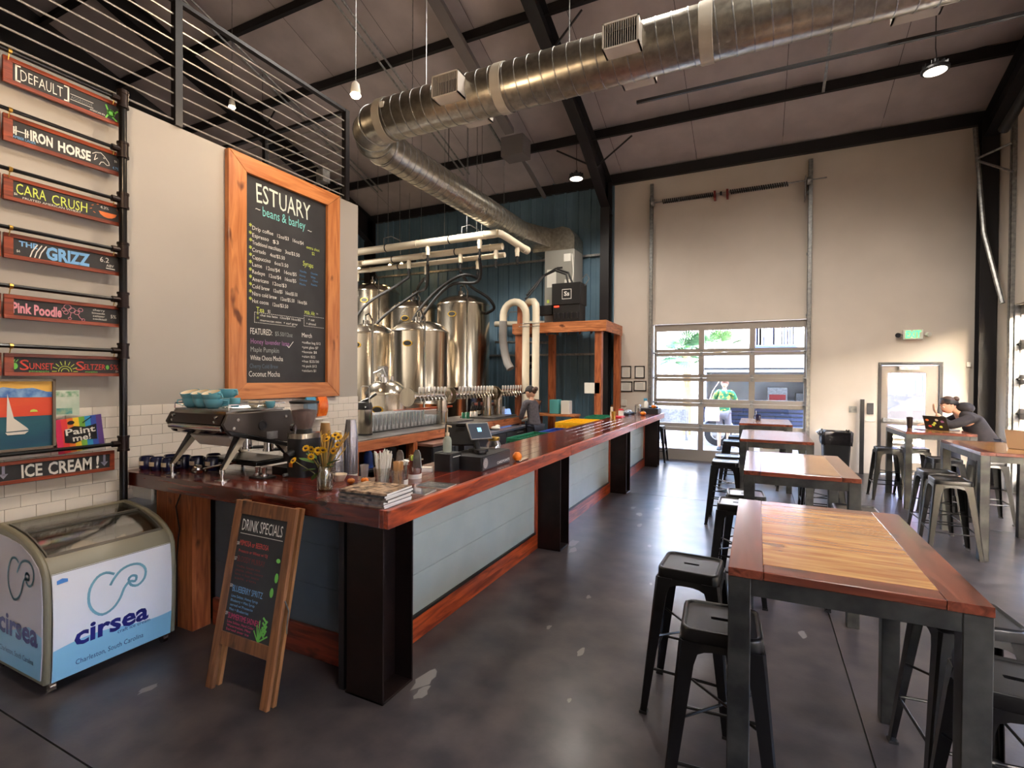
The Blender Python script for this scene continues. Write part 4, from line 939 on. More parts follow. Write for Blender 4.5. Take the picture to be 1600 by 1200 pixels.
# ================================================================== BAR-TOP ITEMS
# espresso machine (back towards the viewer)
em = thing('espresso_machine', 'black and chrome espresso machine on angled legs at the bar end', 'espresso machine', (-3.43, 2.46, BT))
hw = .30
ring = [(-.28, .455), (-.285, .43), (-.31, .36), (-.26, .30), (-.19, .27), (.24, .22), (.27, .24), (.27, .37), (.16, .455)]
MB().prism([(y, z) for y, z in ring], -hw+.02, hw-.02, 'yz').build('body', mat('chrome_shell', srgb(150,142,136), .12, metal=1.), em)
side = [(-.29, .44), (-.325, .375), (-.30, .335), (.2, .205), (.27, .24), (.3, .34), (.2, .45)]
for sx in (-1, 1):
    sp_ = MB().prism(side, sx*hw-.012, sx*hw+.012, 'yz').build('side_panel', mat('bronze_black_panel', srgb(66,60,56), .3, metal=.3), em, bev=.004)
    for y, z in ((-.22, .4), (-.25, .345), (.16, .4), (.2, .27)): MB().cyl((sx*(hw+.012), y, z), (sx*(hw+.018), y, z), .011, n=10).build('bolt', M_chrome, sp_)
    MB().lathe([(.034, 0), (.034, .006), (.026, .006), (.026, .002)], (sx*(hw+.012), -.03, .35), (sx, 0, 0), 20).build('round_emblem', M_darkgrey, sp_)
    MB().prism([(-.3, .335), (.2, .2), (.2, .17), (-.27, .3)], sx*hw-.018, sx*hw+.018, 'yz').build('lower_rail', M_blackgloss, em, bev=.003)
MB().box(hw+.012, hw+.016, .0, .09, .245, .3).build('data_plate', M_galv, em, label='small silver data plate')
MB().prism([(-.292, .435), (-.318, .372), (-.312, .37), (-.286, .433)], -hw+.03, hw-.03, 'yz').build('rear_panel', mat('brown_black_panel', srgb(44,34,32), .35), em)
for x, z in ((-.24, .42), (-.25, .39), (.22, .42), (.21, .39)): MB().cyl((x, -.3, z), (x, -.318, z-.004), .009, n=10).build('bolt', M_chrome, em)
MB().tube([(-hw+.02, -.305, .345), (hw-.02, -.305, .345)], .022, n=12).build('chrome_rail', M_chrome, em)
MB().prism([(-.22, .275), (-.15, .2), (-.14, .205), (-.21, .28)], -.2, .22, 'yz').build('label_plate', M_paper, em, label='printed notice plate under the machine')
s_ = MB()
for k in range(5): s_.stroke([(-.17+.0*k, .012+k*.016), (.12, .012+k*.016)], .005)
s_ = s_.build('printed_line', M_lgrey, em, smooth=False, fix=False); s_.location = (0, -.147, .2); s_.rotation_euler = (math.radians(133), 0, 0)
MB().prism([(-.27, .455), (.17, .455), (.17, .465), (-.27, .465)], -hw+.01, hw-.01, 'yz').build('cup_tray', M_galv, em)
for k in range(8): MB().tube([(-hw+.04+k*.03 if 0 else .03+k*.03, -.2, .475), (.03+k*.03, .15, .475)], .004, n=6).build('tray_bar', M_chrome, em)
MB().tube([(-hw+.01, -.27, .465), (-hw+.01, -.27, .5), (-hw+.01, .17, .5), (hw-.01, .17, .5), (hw-.01, -.27, .5), (hw-.01, -.27, .465)], .005, n=6).build('tray_rail', M_chrome, em)
M_legw = mat('ivory_leg', srgb(196,188,168), .4)
for sx in (-1, 1):
    for (y0, z0, y1, z1) in ((-.14, .31, -.3, .075), (.12, .24, .24, .075)):
        L = MB(); L.loft([[(sx*(hw-.05)-.026, y0-.035, z0), (sx*(hw-.05)+.026, y0-.035, z0), (sx*(hw-.05)+.026, y0+.035, z0), (sx*(hw-.05)-.026, y0+.035, z0)], [(sx*(hw-.03)-.012, y1-.014, z1), (sx*(hw-.03)+.012, y1-.014, z1), (sx*(hw-.03)+.012, y1+.014, z1), (sx*(hw-.03)-.012, y1+.014, z1)]])
        leg = L.build('leg', M_dark, em, bev=.003)
        MB().loft([[(sx*(hw-.05)+.027, y0-.025, z0-.01), (sx*(hw-.05)+.031, y0-.025, z0-.01), (sx*(hw-.05)+.031, y0+.03, z0-.01), (sx*(hw-.05)+.027, y0+.03, z0-.01)], [(sx*(hw-.03)+.012, y1-.012, z1), (sx*(hw-.03)+.017, y1-.012, z1), (sx*(hw-.03)+.017, y1+.012, z1), (sx*(hw-.03)+.012, y1+.012, z1)]]).build('ivory_inlay', M_legw, leg)
        MB().cyl((sx*(hw-.03), y1, 0.0), (sx*(hw-.03), y1, .085), .011, n=12).cyl((sx*(hw-.03), y1, .05), (sx*(hw-.03), y1, .075), .017, n=12).build('foot_screw', M_chrome, leg)
        MB().cyl((sx*(hw-.03), y1, 0), (sx*(hw-.03), y1, .008), .045, n=20).build('foot_plate', M_chrome, leg)
for x in (-.12, .12):
    gh = MB().cyl((x, .17, .15), (x, .17, .23), .035, n=16).cyl((x, .17, .13), (x, .17, .15), .042, n=16).build('group_head', M_chrome, em)
    MB().tube([(x, .17, .14), (x, .3, .13), (x, .36, .12)], .013, n=8).build('portafilter', M_blackgloss, em)
MB().box(-.27, .27, -.05, .26, .055, .085).box(-.25, .25, -.03, .24, .085, .09).build('drip_tray', M_blackgloss, em, bev=.003)
for sx in (-1, 1): MB().tube([(sx*.25, .22, .22), (sx*.27, .27, .17), (sx*.26, .29, .09)], .006, n=6).build('steam_wand', M_chrome, em)
MB().lathe([(.0, 0), (.03, 0), (.032, .04), (.03, .045), (.028, .01)], (.0, -.27, .05), (0, -1, .2), 16).tube([(.0, -.27, .05), (.02, -.16, .06), (.06, -.05, .07)], .008, n=6).build('steel_basket', M_chrome, em)
# cups on the machine
def cup(loc, r=.062, h=.066, rz=0, label='', handle=True, body=M_cupblue, group='turquoise cups on the espresso machine', inner=M_cream):
    t = thing('coffee_cup', label, 'cup', loc, rz, group)
    MB().lathe([(.001, 0), (r*.5, 0), (r*.72, h*.15), (r*.95, h*.6), (r, h), (r*.93, h), (r*.86, h*.6), (r*.5, h*.19), (.001, h*.18)], n=20, cap=False).build('bowl', body, t)
    MB().lathe([(r*.925, h*.985), (r*.85, h*.6), (r*.48, h*.22), (.001, h*.2)], n=20, cap=False).build('glaze_inside', inner, t)
    if handle: MB().tube([(r*.9, 0, h*.85), (r*1.45, 0, h*.8), (r*1.5, 0, h*.45), (r*.85, 0, h*.25)], .005, n=6).build('handle', body, t)
    return t
ez = BT+.466
base = [(-3.655, 2.27), (-3.53, 2.268), (-3.405, 2.262), (-3.6, 2.4), (-3.47, 2.405)]
for i, (x, y) in enumerate(base):
    cup((x, y, ez), label='turquoise cup in the bottom layer on the espresso machine, %s' % ['nearest left', 'nearest middle', 'nearest right', 'behind left', 'behind right'][i], rz=random.uniform(0, 6))
for i, (x, y) in enumerate(((-3.655, 2.27), (-3.53, 2.268), (-3.405, 2.262))):
    cup((x, y, ez+.052), label='open turquoise cup stacked on top, %s of the front three' % ['left', 'middle', 'right'][i], rz=[.3, .1, .2][i]).rotation_euler = (.3, 0, .15)
cup((-3.46, 2.41, ez+.067), label='turquoise cup standing highest behind the stacked three', rz=.1)
for i, (x, y, s) in enumerate(((-3.27, 2.33, 1), (-3.2, 2.42, .9), (-3.13, 2.5, .9), (-3.19, 2.53, .8))):
    cup((x, y, ez), .034, .075 if i == 0 else .05, rz=1+i, label=['small turquoise tumbler at the right of the cup tray', 'cream espresso cup next to the tumbler', 'turquoise espresso cup at the tray corner', 'small cream espresso cup at the tray back'][i], handle=i > 0, body=M_cupblue if i in (0, 2) else M_cream)
# navy mugs under the machine
for i, (x, y, lb) in enumerate(((-4.06, 2.19, 'against the wall'), (-3.95, 2.2, 'second from the wall'), (-3.84, 2.22, 'beside the left machine foot'), (-3.99, 2.32, 'behind the two by the wall'), (-3.87, 2.34, 'in the middle of the back row'), (-3.74, 2.36, 'under the machine left side'), (-3.62, 2.4, 'under the machine centre'), (-3.76, 2.5, 'deepest under the machine'))):
    t = thing('navy_mug', 'glossy navy mug with a cream label, %s' % lb, 'mug', (x, y, BT), .3*i, 'navy mugs at the bar end')
    MB().lathe([(.044, 0), (.05, .012), (.05, .085), (.044, .095), (.04, .094), (.044, .08), (.044, .02)], n=20).build('body', M_navy, t)
    MB().tube([(.046, .0, .08), (.08, 0, .075), (.082, 0, .03), (.046, 0, .02)], .007, n=6).build('handle', M_navy, t)
    lb_ = MB(); n = 6; vs = []
    for k in range(n+1):
        a = -PI/2-.3*i-.5+k*1.0/n+.15; vs += [(math.cos(a)*.0508, math.sin(a)*.0508, .035), (math.cos(a)*.0508, math.sin(a)*.0508, .065)]
    lb_.add(vs, [(2*k, 2*k+2, 2*k+3, 2*k+1) for k in range(n)]).build('label_patch', M_cream, t, fix=False)
# grinder
gr = thing('coffee_grinder', 'black coffee grinder with a clear hopper of roasted beans', 'coffee grinder', (-2.86, 2.56, BT))
MB().loft([rr(.165, .2, .05, z, 4) for z in (0, .01, .26, .265)]).build('body', M_dark, gr)
MB().loft([rr(.17, .205, .052, z, 4) for z in (.265, .3)]).build('steel_collar', M_steel, gr)
MB().cyl((-.0, 0, .3), (0, 0, .325), .055, .052, 24).build('neck', M_dark, gr)
MB().lathe([(.05, .325), (.07, .37), (.088, .44), (.094, .505), (.09, .505), (.085, .44), (.066, .372), (.047, .33)], n=24).build('hopper', mat('smoky_plastic', srgb(190,176,172), .1, alpha=.2), gr)
MB().lathe([(.044, .328), (.064, .372), (.083, .435), (.08, .455), (.02, .465)], n=24).build('bean_fill', M_coffee, gr)['kind'] = 'stuff'
MB().lathe([(.097, .505), (.099, .52), (.06, .525)], n=24).build('hopper_lid', M_dark, gr)
MB().cyl((0, -.09, .17), (0, -.15, .15), .028, .03, 16).build('spout', M_dark, gr)
MB().cyl((-.11, 0, .33), (-.085, 0, .33), .03, n=14).build('adjust_knob', M_chrome, gr)
MB().box(-.03, .0, -.104, -.1, .07, .1).build('sticker', M_orange, gr, label='small orange sticker')
MB().cyl((-.05, -.1, .015), (-.05, -.13, .015), .012, n=10).build('switch', M_galv, gr)
# tamping station and black cups pile at machine's right
tp = thing('tamping_tray', 'black tamping mat with steel tampers beside the grinder', 'tamper', (-3.03, 2.36, BT))
MB().loft([rr(.16, .12, .03, z, 3) for z in (0, .012)]).build('mat_pad', M_blackrub, tp)
for x in (-.035, .03): MB().cyl((x, -.01, .012), (x, -.01, .03), .027, n=18).cyl((x, -.01, .03), (x, -.01, .075), .014, .018, 12).build('tamper', M_chrome, tp)
tag(MB().loft([rr(.2, .16, .02, z, 3) for z in (0, .05, .055)]).build('knock_box', M_blackgloss, None, loc=(-3.0, 2.56, BT+.001)), 'low black knock box behind the tampers', 'knock box')
# cup stacks
def stack(x, y, n, r0, r1, h, step, m, label, name='cup_stack', up=False):
    t = thing(name, label, 'cups', (x, y, BT))
    for k in range(n):
        z = k*step
        c = MB()
        if not up: c.lathe([(r1, 0), (r1+.003, .002), (r1+.003, .008), (r1, .009), (r0, h), (r0*.9, h)], n=20)
        c.build('cup', m, t); t_ = [o for o in (COL.objects[-1],)][0]; t_.location = (0, 0, z)
    return t
M_clear = mat('clear_plastic_cup', srgb(206,206,210), .12, alpha=.45, metal=.25)
M_tincup = mat('silvery_plastic_cup', srgb(176,176,184), .14, metal=.7, alpha=.82)
stack(-2.6, 2.6, 9, .032, .046, .12, .013, M_tincup, 'shorter stack of clear plastic cups behind the flower jar')
stack(-2.62, 2.76, 20, .034, .048, .13, .0135, M_tincup, 'tall stack of clear plastic cups, highest on the bar')
stack(-2.68, 2.67, 14, .034, .046, .12, .0125, M_tincup, 'middle stack of clear plastic cups beside the grinder')
kp = thing('kraft_cup_stack', 'tall stack of upside-down kraft paper cups behind the grinder', 'cups', (-2.93, 2.82, BT))
for k in range(20): MB().lathe([(.044, 0), (.046, .003), (.046, .008), (.043, .009), (.032, .105), (.031, .11)], n=20).build('cup', M_brown, kp, loc=(0, 0, k*.0125))
MB().lathe([(.032, 0), (.031, .006), (.025, .006)], n=20).build('white_rim', M_paper, kp, loc=(0, 0, 19*.0125+.108))
kp = thing('small_kraft_cup_stack', 'shorter stack of small kraft cups beside the tall kraft stack', 'cups', (-2.84, 2.86, BT))
for k in range(16): MB().lathe([(.034, 0), (.036, .003), (.034, .008), (.025, .085), (.024, .09)], n=18).build('cup', M_brown, kp, loc=(0, 0, k*.0125))
MB().lathe([(.025, 0), (.024, .006), (.018, .006)], n=18).build('white_rim', M_paper, kp, loc=(0, 0, 15*.0125+.088))
# flowers in a mason jar mug
fj = thing('mason_jar_mug', 'glass mason jar mug of water holding the flowers', 'jar', (-2.37, 2.28, BT)); fj.scale = (1.22, 1.22, 1.22)
MB().lathe([(.034, 0), (.038, .008), (.038, .085), (.031, .1), (.031, .122), (.029, .122), (.029, .1), (.035, .083), (.035, .01)], n=20).build('jar', M_glass, fj)
MB().lathe([(.033, .006), (.034, .06)], n=20).build('water', mat('murky_water', srgb(150,130,80), .05, alpha=.6), fj)
MB().tube([(.036, 0, .09), (.066, 0, .085), (.07, 0, .045), (.036, 0, .02)], .006, n=6).build('handle', M_glass, fj)
fl_ = thing('flower_bouquet', 'small bunch of yellow black-eyed flowers with dried grass', 'flowers', (-2.37, 2.28, BT+.02)); fl_.scale = (1.4, 1.4, 1.12)
heads = [(-.17,-.02,.13,.6), (-.115,-.0,.2,.4), (-.07,-.01,.2,-.1), (-.05,-.03,.165,.2), (-.02,-.02,.19,0), (.0,-.04,.205,.3), (.03,-.04,.21,-.3), (.01,.0,.26,1.1), (-.02,.02,.27,1.0), (.05,0,.2,.2), (.075,.0,.235,.4), (.06,.02,.27,.8), (.03,.03,.28,1.2)]
for i, (x, y, z, up) in enumerate(heads):
    MB().tube([(random.uniform(-.012, .012), 0, .0), (x*.35, y*.4, z*.55), (x, y, z)], .0018, n=5).build('stem', M_stem, fl_)
    hd = bpy.data.objects.new('bloom', None); 
    n = Vector((random.uniform(-.3, .5), -1, up)).normalized(); u = n.orthogonal().normalized(); w = n.cross(u); c = Vector((x, y, z)); p = MB(); r = .021
    for k in range(11):
        a = 2*PI*k/11; d = u*math.cos(a)+w*math.sin(a); e = (u*-math.sin(a)+w*math.cos(a))*.0056
        p.add([c+d*.005-e*.6, c+d*.013-e+n*.003, c+d*r+n*.001, c+d*.013+e+n*.003, c+d*.005+e*.6], [(0, 1, 2, 3, 4)])
    b_ = p.build('petals', M_yellow, fl_, smooth=False, fix=False)
    MB().sphere(c+n*.003, .0068, 10, 6).build('flower_centre', M_coffee, b_)
for i, (x, z, a) in enumerate(((-.12, .13, .3), (-.1, .075, -.2), (-.05, .05, -.7), (.06, .1, .2), (.09, .13, .5), (-.08, .17, .4))):
    L = MB(); pts = []
    n = 6; vs = []
    for k in range(n+1):
        t = k/n; w = .019*math.sin(PI*min(1, t*1.02))**.8; cx, cz = x*(.35+.8*t), z*.6+.05+t*(.07*a+.0)
        vs += [(cx, -.02-w, cz+w*.2), (cx, -.02+w, cz+w*.2), (cx, -.02, cz-.003)]
    L.add(vs, [q for k in range(n) for q in ((3*k, 3*k+3, 3*k+5, 3*k+2), (3*k+2, 3*k+5, 3*k+4, 3*k+1))]); L.build('leaf', M_green, fl_, fix=False)
for i in range(14):
    x = random.uniform(-.04, .12); z = random.uniform(.2, .3); y = random.uniform(-.03, .05)
    MB().tube([(0, 0, .02), (x*.4, y*.4, z*.6), (x, y, z), (x+.015, y-.01, z+.015)], [.001, .001, .004, .001], n=5).build('dried_grass', mat('straw', srgb(206,170,90), .7), fl_)
# magazines, menus
for k in range(7):
    t = thing('magazine', 'magazine in the pile at the bar corner, %s' % ['bottom', 'second from bottom', 'third from bottom', 'fourth from bottom', 'fifth from bottom', 'second from top', 'top, with an orange cover'][k], 'magazine', (-1.9+random.uniform(-.008, .008), 2.2+random.uniform(-.006, .006), BT+k*.0115), random.uniform(-.05, .05)+.04, 'magazines at the bar corner')
    MB().box(-.155, .155, -.12, .12, .0005, .0103).build('pages', M_paper, t, smooth=False)
    cv = MB().box(-.1555, .1555, -.1205, .1205, .0102, .0111).box(-.1555, .1555, -.1212, -.1202, 0, .0111).build('cover', mat('cover_%d' % k, srgb(*[(120,100,90), (90,90,90), (150,130,120), (60,60,64), (140,120,110), (40,40,44), (70,52,44)][k]), .25, c2=srgb(*[(160,140,120), (140,130,126), (90,80,80), (150,140,130), (90,80,70), (70,70,70), (190,160,130)][k]), ns=30), t, smooth=False)
mg = lambda x, y, rz, c, lb: (lambda t: (MB().box(-.105, .105, -.075, .075, 0, .004).build('pages', M_paper, t, smooth=False), MB().box(-.105, .105, -.075, .075, .004, .0048).build('cover', c, t, smooth=False), t)[2])(thing('leaflet', lb, 'leaflet', (x, y, BT+.001), rz))
ta = mg(-1.86, 2.5, .12, mat('silver_cover', srgb(150,150,156), .12, metal=.5, c2=srgb(50,54,66), ns=14), 'glossy silver leaflet lying beside the magazine pile')
tb = mg(-1.84, 2.7, .1, mat('black_menu', srgb(34,34,36), .3), 'black printed menu card with white text near the bar edge')
lettering([('MENU', -.08, .045, .015, .05), ('coffee   tea   beer', -.08, .02, .01, .15), ('sandwiches  bagels', -.08, 0, .01, .14), ('snacks  sweets', -.08, -.02, .01, .12), ('wine  seltzer', -.08, -.04, .01, .1)], M_white, parent=tb, z=.0052)
# straws, stirrers, buckets
sw = thing('straw_cup', 'clear cup full of white paper straws', 'straws', (-2.045, 2.42, BT)); sw.scale = (1.25, 1.25, 1.3)
MB().lathe([(.03, 0), (.042, .11), (.04, .11), (.028, .003)], n=20).build('cup', M_glass, sw)
for k in range(34):
    a = random.uniform(0, 2*PI); q = random.uniform(.2, 1); r = .026*q; h = random.uniform(.165, .195)
    MB().cyl((math.cos(a)*r*.8, math.sin(a)*r*.8, .004), (math.cos(a)*r*1.9, math.sin(a)*r*1.9, h), .0036, n=7).build('straw', M_paper, sw)
sw = thing('stirrer_cup', 'clear cup full of wooden stir sticks', 'stirrers', (-1.965, 2.47, BT)); sw.scale = (1.2, 1.2, 1.3)
MB().lathe([(.026, 0), (.036, .1), (.034, .1), (.024, .003)], n=20).build('cup', M_glass, sw)
for k in range(30):
    a = random.uniform(0, 2*PI); r = .022*random.uniform(.3, 1)
    MB().obox((math.cos(a)*r*1.2, math.sin(a)*r*1.2, .07), (.005, .0015, .135), (Matrix.Rotation(random.uniform(-.12, .12), 3, 'X') @ Matrix.Rotation(random.uniform(-.12, .12), 3, 'Y') @ Matrix.Rotation(a, 3, 'Z'))).build('stir_stick', mat('birch', srgb(206,160,104), .6), sw, smooth=False)
def bucket(x, y, r, label):
    t = thing('small_bucket', label, 'bucket', (x, y, BT))
    MB().lathe([(r*.8, 0), (r*.82, .03), (r*.85, .03), (r*1.05, .125), (r*1.1, .128), (r*1.0, .128), (r*.78, .01)], n=24).build('pail', M_chrome, t)
    MB().lathe([(r*.9, 0), (r*.92, .028), (r*.84, .03), (r*.8, .0)], n=24).build('pale_band', M_plaster, t)
    return t
b1 = bucket(-2.07, 2.64, .045, 'small tin bucket of creamers nearest the stir sticks')
for k in range(7):
    a = k*1.1; r = .025 if k else 0
    tag(MB().cyl((0, 0, 0), (0, 0, .02), .014, .017, 12).cyl((0, 0, .02), (0, 0, .0215), .019, n=12).build('creamer_cup', M_plaster, None, loc=(-2.07+math.cos(a)*r, 2.64+math.sin(a)*r, BT+.115+.003*k), rot=(.3*math.sin(k), .3*math.cos(k), 0)), 'little white creamer pot heaped in the front tin bucket', 'creamer', group='creamers in the tin bucket')
b2 = bucket(-2.12, 2.84, .056, 'wider tin bucket of sugar packets beside the creamer bucket')
for k in range(8):
    a = k*.8; o = MB().box(-.015, .015, -.002, .002, 0, .06).build('sugar_packet', M_brown if k % 3 else M_ly, None, loc=(-2.12+math.cos(a)*.022, 2.84+math.sin(a)*.022, BT+.1), rot=(.2*math.sin(k), .25*math.cos(k), a))
    tag(o, 'sugar packet standing in the wider tin bucket', 'packet', group='sugar packets')
for i, (x, y) in enumerate(((-2.03, 2.75), (-2.09, 2.735))):
    o = MB().loft([[(-.035, -.004, 0), (.035, -.004, 0), (.035, .004, 0), (-.035, .004, 0)], [(-.025, -.004, .1), (.025, -.004, .1), (.025, .004, .1), (-.025, .004, .1)], [(-.012, -.004, .12), (.012, -.004, .12), (.012, .004, .12), (-.012, .004, .12)]]).build('tin_caddy_plate', M_galv, None, loc=(x-.03*i, y-.05*i, BT+.1))
    o['kind'] = 'thing'; tag(o, 'upright galvanised plate of the bucket caddy, %s' % ('nearer the bar edge' if i == 0 else 'farther from the bar edge'), 'caddy')
    o.location.z = BT+.09
tag(MB().lathe([(.03, 0), (.045, .03), (.05, .045), (.046, .045), (.03, .006)], n=24).build('small_bowl', M_cream, None, loc=(-2.5, 2.53, BT)), 'small cream bowl behind the little pumpkins', 'bowl')
def pumpkin(loc, r, label, n=8, m=M_orange):
    t = thing('mini_pumpkin', label, 'pumpkin', loc)
    mb = MB(); rings = []
    for i in range(9):
        a = PI*i/8; a = min(max(a, .05), PI-.05); ring = []
        for k in range(32):
            q = 2*PI*k/32; rad = r*math.sin(a)*(1-.1*abs(math.cos(n/2*q))**4*1.0-.02); zz = r*.72*(1-math.cos(a))
            if i > 6: zz -= (i-6)*r*.08
            ring.append((rad*math.cos(q), rad*math.sin(q), zz))
        rings.append(ring)
    mb.loft(rings).build('flesh', m, t)
    MB().tube([(0, 0, r*1.2), (r*.05, 0, r*1.5), (r*.35, 0, r*1.75)], [r*.16, r*.1, r*.07], n=6).build('stem', M_stem, t)
pumpkin((-2.36, 2.49, BT), .026, 'mini pumpkin with a green-brown side, left of the pair', m=mat('dull_orange', srgb(176,100,30), .45)); pumpkin((-2.3, 2.55, BT), .026, 'bright mini orange pumpkin, right of the pair')
tag(MB().lathe([(.022, 0), (.03, .09), (.028, .09), (.021, .005)], n=18).build('plastic_tumbler', M_clear, None, loc=(-2.42, 2.68, BT)), 'frosted plastic tumbler behind the small pumpkins', 'cup')
tag(MB().loft([rr(.07, .09, .008, z, 2) for z in (0, .13, .135)]).build('napkin_holder', M_steel, None, loc=(-2.27, 2.72, BT)), 'upright steel napkin holder behind the straws', 'napkin holder')
tag(MB().box(-.05, .05, -.03, .03, .0, .03).build('folded_card', M_paper, None, loc=(-2.2, 3.08, BT), rot=(0, 0, .4)), 'small white card beside the receipt printer', 'card')
# snack bags on the back ledge and on wall shelf
for i, (y, m, lb) in enumerate(((3.64, M_bluebag, 'blue snack bag standing behind the grinder'), (3.79, mat('orange_red_packet', srgb(222,80,28), .3, c2=srgb(240,130,40), ns=20), 'orange snack bag standing on the ledge below the menu board'))):
    mb = MB(); rings = []
    for k in range(7):
        t = k/6; th_ = .004+.025*math.sin(PI*t)
        rings.append([(th_, -.065, t*.2), (th_*1.2, 0, t*.2), (th_, .065, t*.2), (-th_, .065, t*.2), (-th_*1.2, 0, t*.2), (-th_, -.065, t*.2)])
    tag(mb.loft(rings).build('snack_bag', m, None, loc=(-4.07, y+.08, 1.345), rot=(0, 0, .1)), lb, 'snack bag')
sh_ = thing('wall_ledge', 'thin white ledge on the tiles behind the grinder', 'shelf', (-4.14, 3.7, 1.33))
MB().box(0.002, .13, -.55, .2, -.015, 0).build('board', M_plaster, sh_, bev=.002, smooth=False)
# printer, soap, register
pr = thing('receipt_printer', 'black box receipt printer beside the cash register', 'printer', (-2.08, 3.2, BT))
MB().loft([rr(.15, .16, .015, z, 3) for z in (0, .006, .125, .13)]).build('body', M_dark, pr)
MB().box(-.079, -.04, -.06, .06, .13, .135).box(.02, .074, -.055, .06, .13, .134).build('top_cover', M_darkgrey, pr, bev=.002)
MB().box(.0755, .077, -.05, .05, .105, .11).build('paper_slot', M_paper, pr, smooth=False)
for k in range(3): MB().box(.0755, .078, .05, .06, .085-k*.025, .092-k*.025).build('status_button', M_galv, pr, smooth=False)
so_ = thing('sanitiser_bottle', 'clear pump bottle of hand sanitiser on the receipt printer', 'bottle', (-2.08, 3.19, BT+.136))
MB().lathe([(.03, 0), (.033, .005), (.033, .085), (.027, .105), (.014, .12), (.014, .125)], n=20).build('bottle', mat('clear_gel', srgb(206,216,200), .05, alpha=.45), so_)
MB().cyl((0, 0, .122), (0, 0, .145), .015, n=14).cyl((0, 0, .145), (0, 0, .18), .006, n=8).tube([(0, 0, .18), (.0, 0, .195), (.035, 0, .19)], .007, n=8).build('pump', M_cream, so_)
cr_ = thing('cash_register', 'black cash drawer with a round sticker facing the room', 'cash register', (-1.98, 3.5, BT), .04)
MB().loft([rr(.3, .52, .012, z, 2) for z in (0, .005, .1, .105)]).build('drawer_box', M_dark, cr_)
MB().box(.151, .155, -.25, .25, .008, .098).build('front_plate', M_darkgrey, cr_, smooth=False)
o = MB().poly(circ(0, 0, .038, .038, n=28)[:-1]).build('round_sticker', mat('grey_sticker', srgb(168,160,156), .6), cr_, smooth=False, fix=False); o.rotation_euler = WALLX; o.location = (.1562, -.2, .055)
o = MB().stroke(circ(0, 0, .03), .003).stroke([(-.015, -.005), (0, .012), (.015, -.006)], .004).stroke([(-.015, -.012), (.015, -.012)], .003).build('sticker_mark', M_lgrey, cr_, smooth=False, fix=False); o.rotation_euler = WALLX; o.location = (.1568, -.2, .055)
o = lettering([('CARDPOINTE', -.08, .012, .02, .24, .02)], M_white, parent=cr_); o.rotation_euler = WALLX; o.location = (.1562, .08, .005)
tbs = thing('pos_tablet', 'tilted touch-screen tablet on a black stand over the cash register', 'tablet', (-2.0, 3.52, BT+.106), 1.05)
MB().loft([rr(.14, .12, .03, z, 3) for z in (0, .02)]).build('base', M_dark, tbs)
MB().obox((0, .05, .09), (.04, .02, .18), Matrix.Rotation(-.5, 3, 'X')).build('stand_arm', M_dark, tbs)
pt = Matrix.Rotation(math.radians(-32), 3, 'X')
MB().obox((0, -.01, .16), (.2, .014, .15), pt).build('bezel', M_galv, tbs, bev=.005)
MB().obox(Vector((0, -.01, .16)) + pt @ Vector((0, -.0075, 0)), (.18, .002, .13), pt).build('screen', M_screen, tbs, smooth=False)
MB().obox(Vector((0, -.01, .16)) + pt @ Vector((-.0, -.009, .01)), (.035, .001, .035), pt).build('screen_logo', M_screenblue, tbs, smooth=False)
t2_ = thing('customer_display', 'back of a black terminal display facing the staff side', 'display', (-2.22, 3.62, BT), .45)
MB().loft([rr(.16, .14, .02, z, 3) for z in (0, .015)]).build('base', M_dark, t2_)
MB().obox((0, .0, .09), (.05, .03, .17), None).build('stand_arm', M_dark, t2_)
MB().obox((0, -.03, .22), (.27, .035, .19), Matrix.Rotation(-.35, 3, 'X')).build('back_shell', M_dark, t2_, bev=.01)
MB().obox((0, -.06, .3), (.08, .02, .025), Matrix.Rotation(-.35, 3, 'X')).build('handle', M_blackgloss, t2_, bev=.004)
cr2 = thing('card_reader', 'small black card reader on the drawer below the tablet', 'card reader', (-1.93, 3.42, BT+.106), .9)
MB().loft([rr(.075, .1, .012, z, 3) for z in (0, .025, .03)]).build('body', M_blackgloss, cr2)
mj = thing('glass_jar', 'large glass tip jar with a bronze lid behind the register', 'jar', (-2.0, 3.78, BT))
MB().lathe([(.055, 0), (.062, .01), (.062, .13), (.045, .16), (.045, .17), (.042, .17), (.042, .16), (.058, .13), (.058, .01)], n=24).build('jar', M_glass, mj)
MB().lathe([(.048, .165), (.05, .17), (.05, .19), (.04, .195)], n=24).build('jar_lid', M_brass, mj)
tag(MB().lathe([(.0, -.04), (.02, -.035), (.036, -.015), (.04, 0), (.036, .016), (.02, .035), (0, .038)], n=20).build('orange_ball', M_orange, None, loc=(-1.79, 3.8, BT+.04)), 'round bright orange fruit at the far end of the register', 'orange')
tag(MB().box(-.02, .02, -.09, .09, 0, .012).build('receipt_tray', M_chrome, None, loc=(-1.77, 3.78-.3+.38, BT+.001), bev=.002), 'slim steel tray on the bar edge past the register', 'tray')
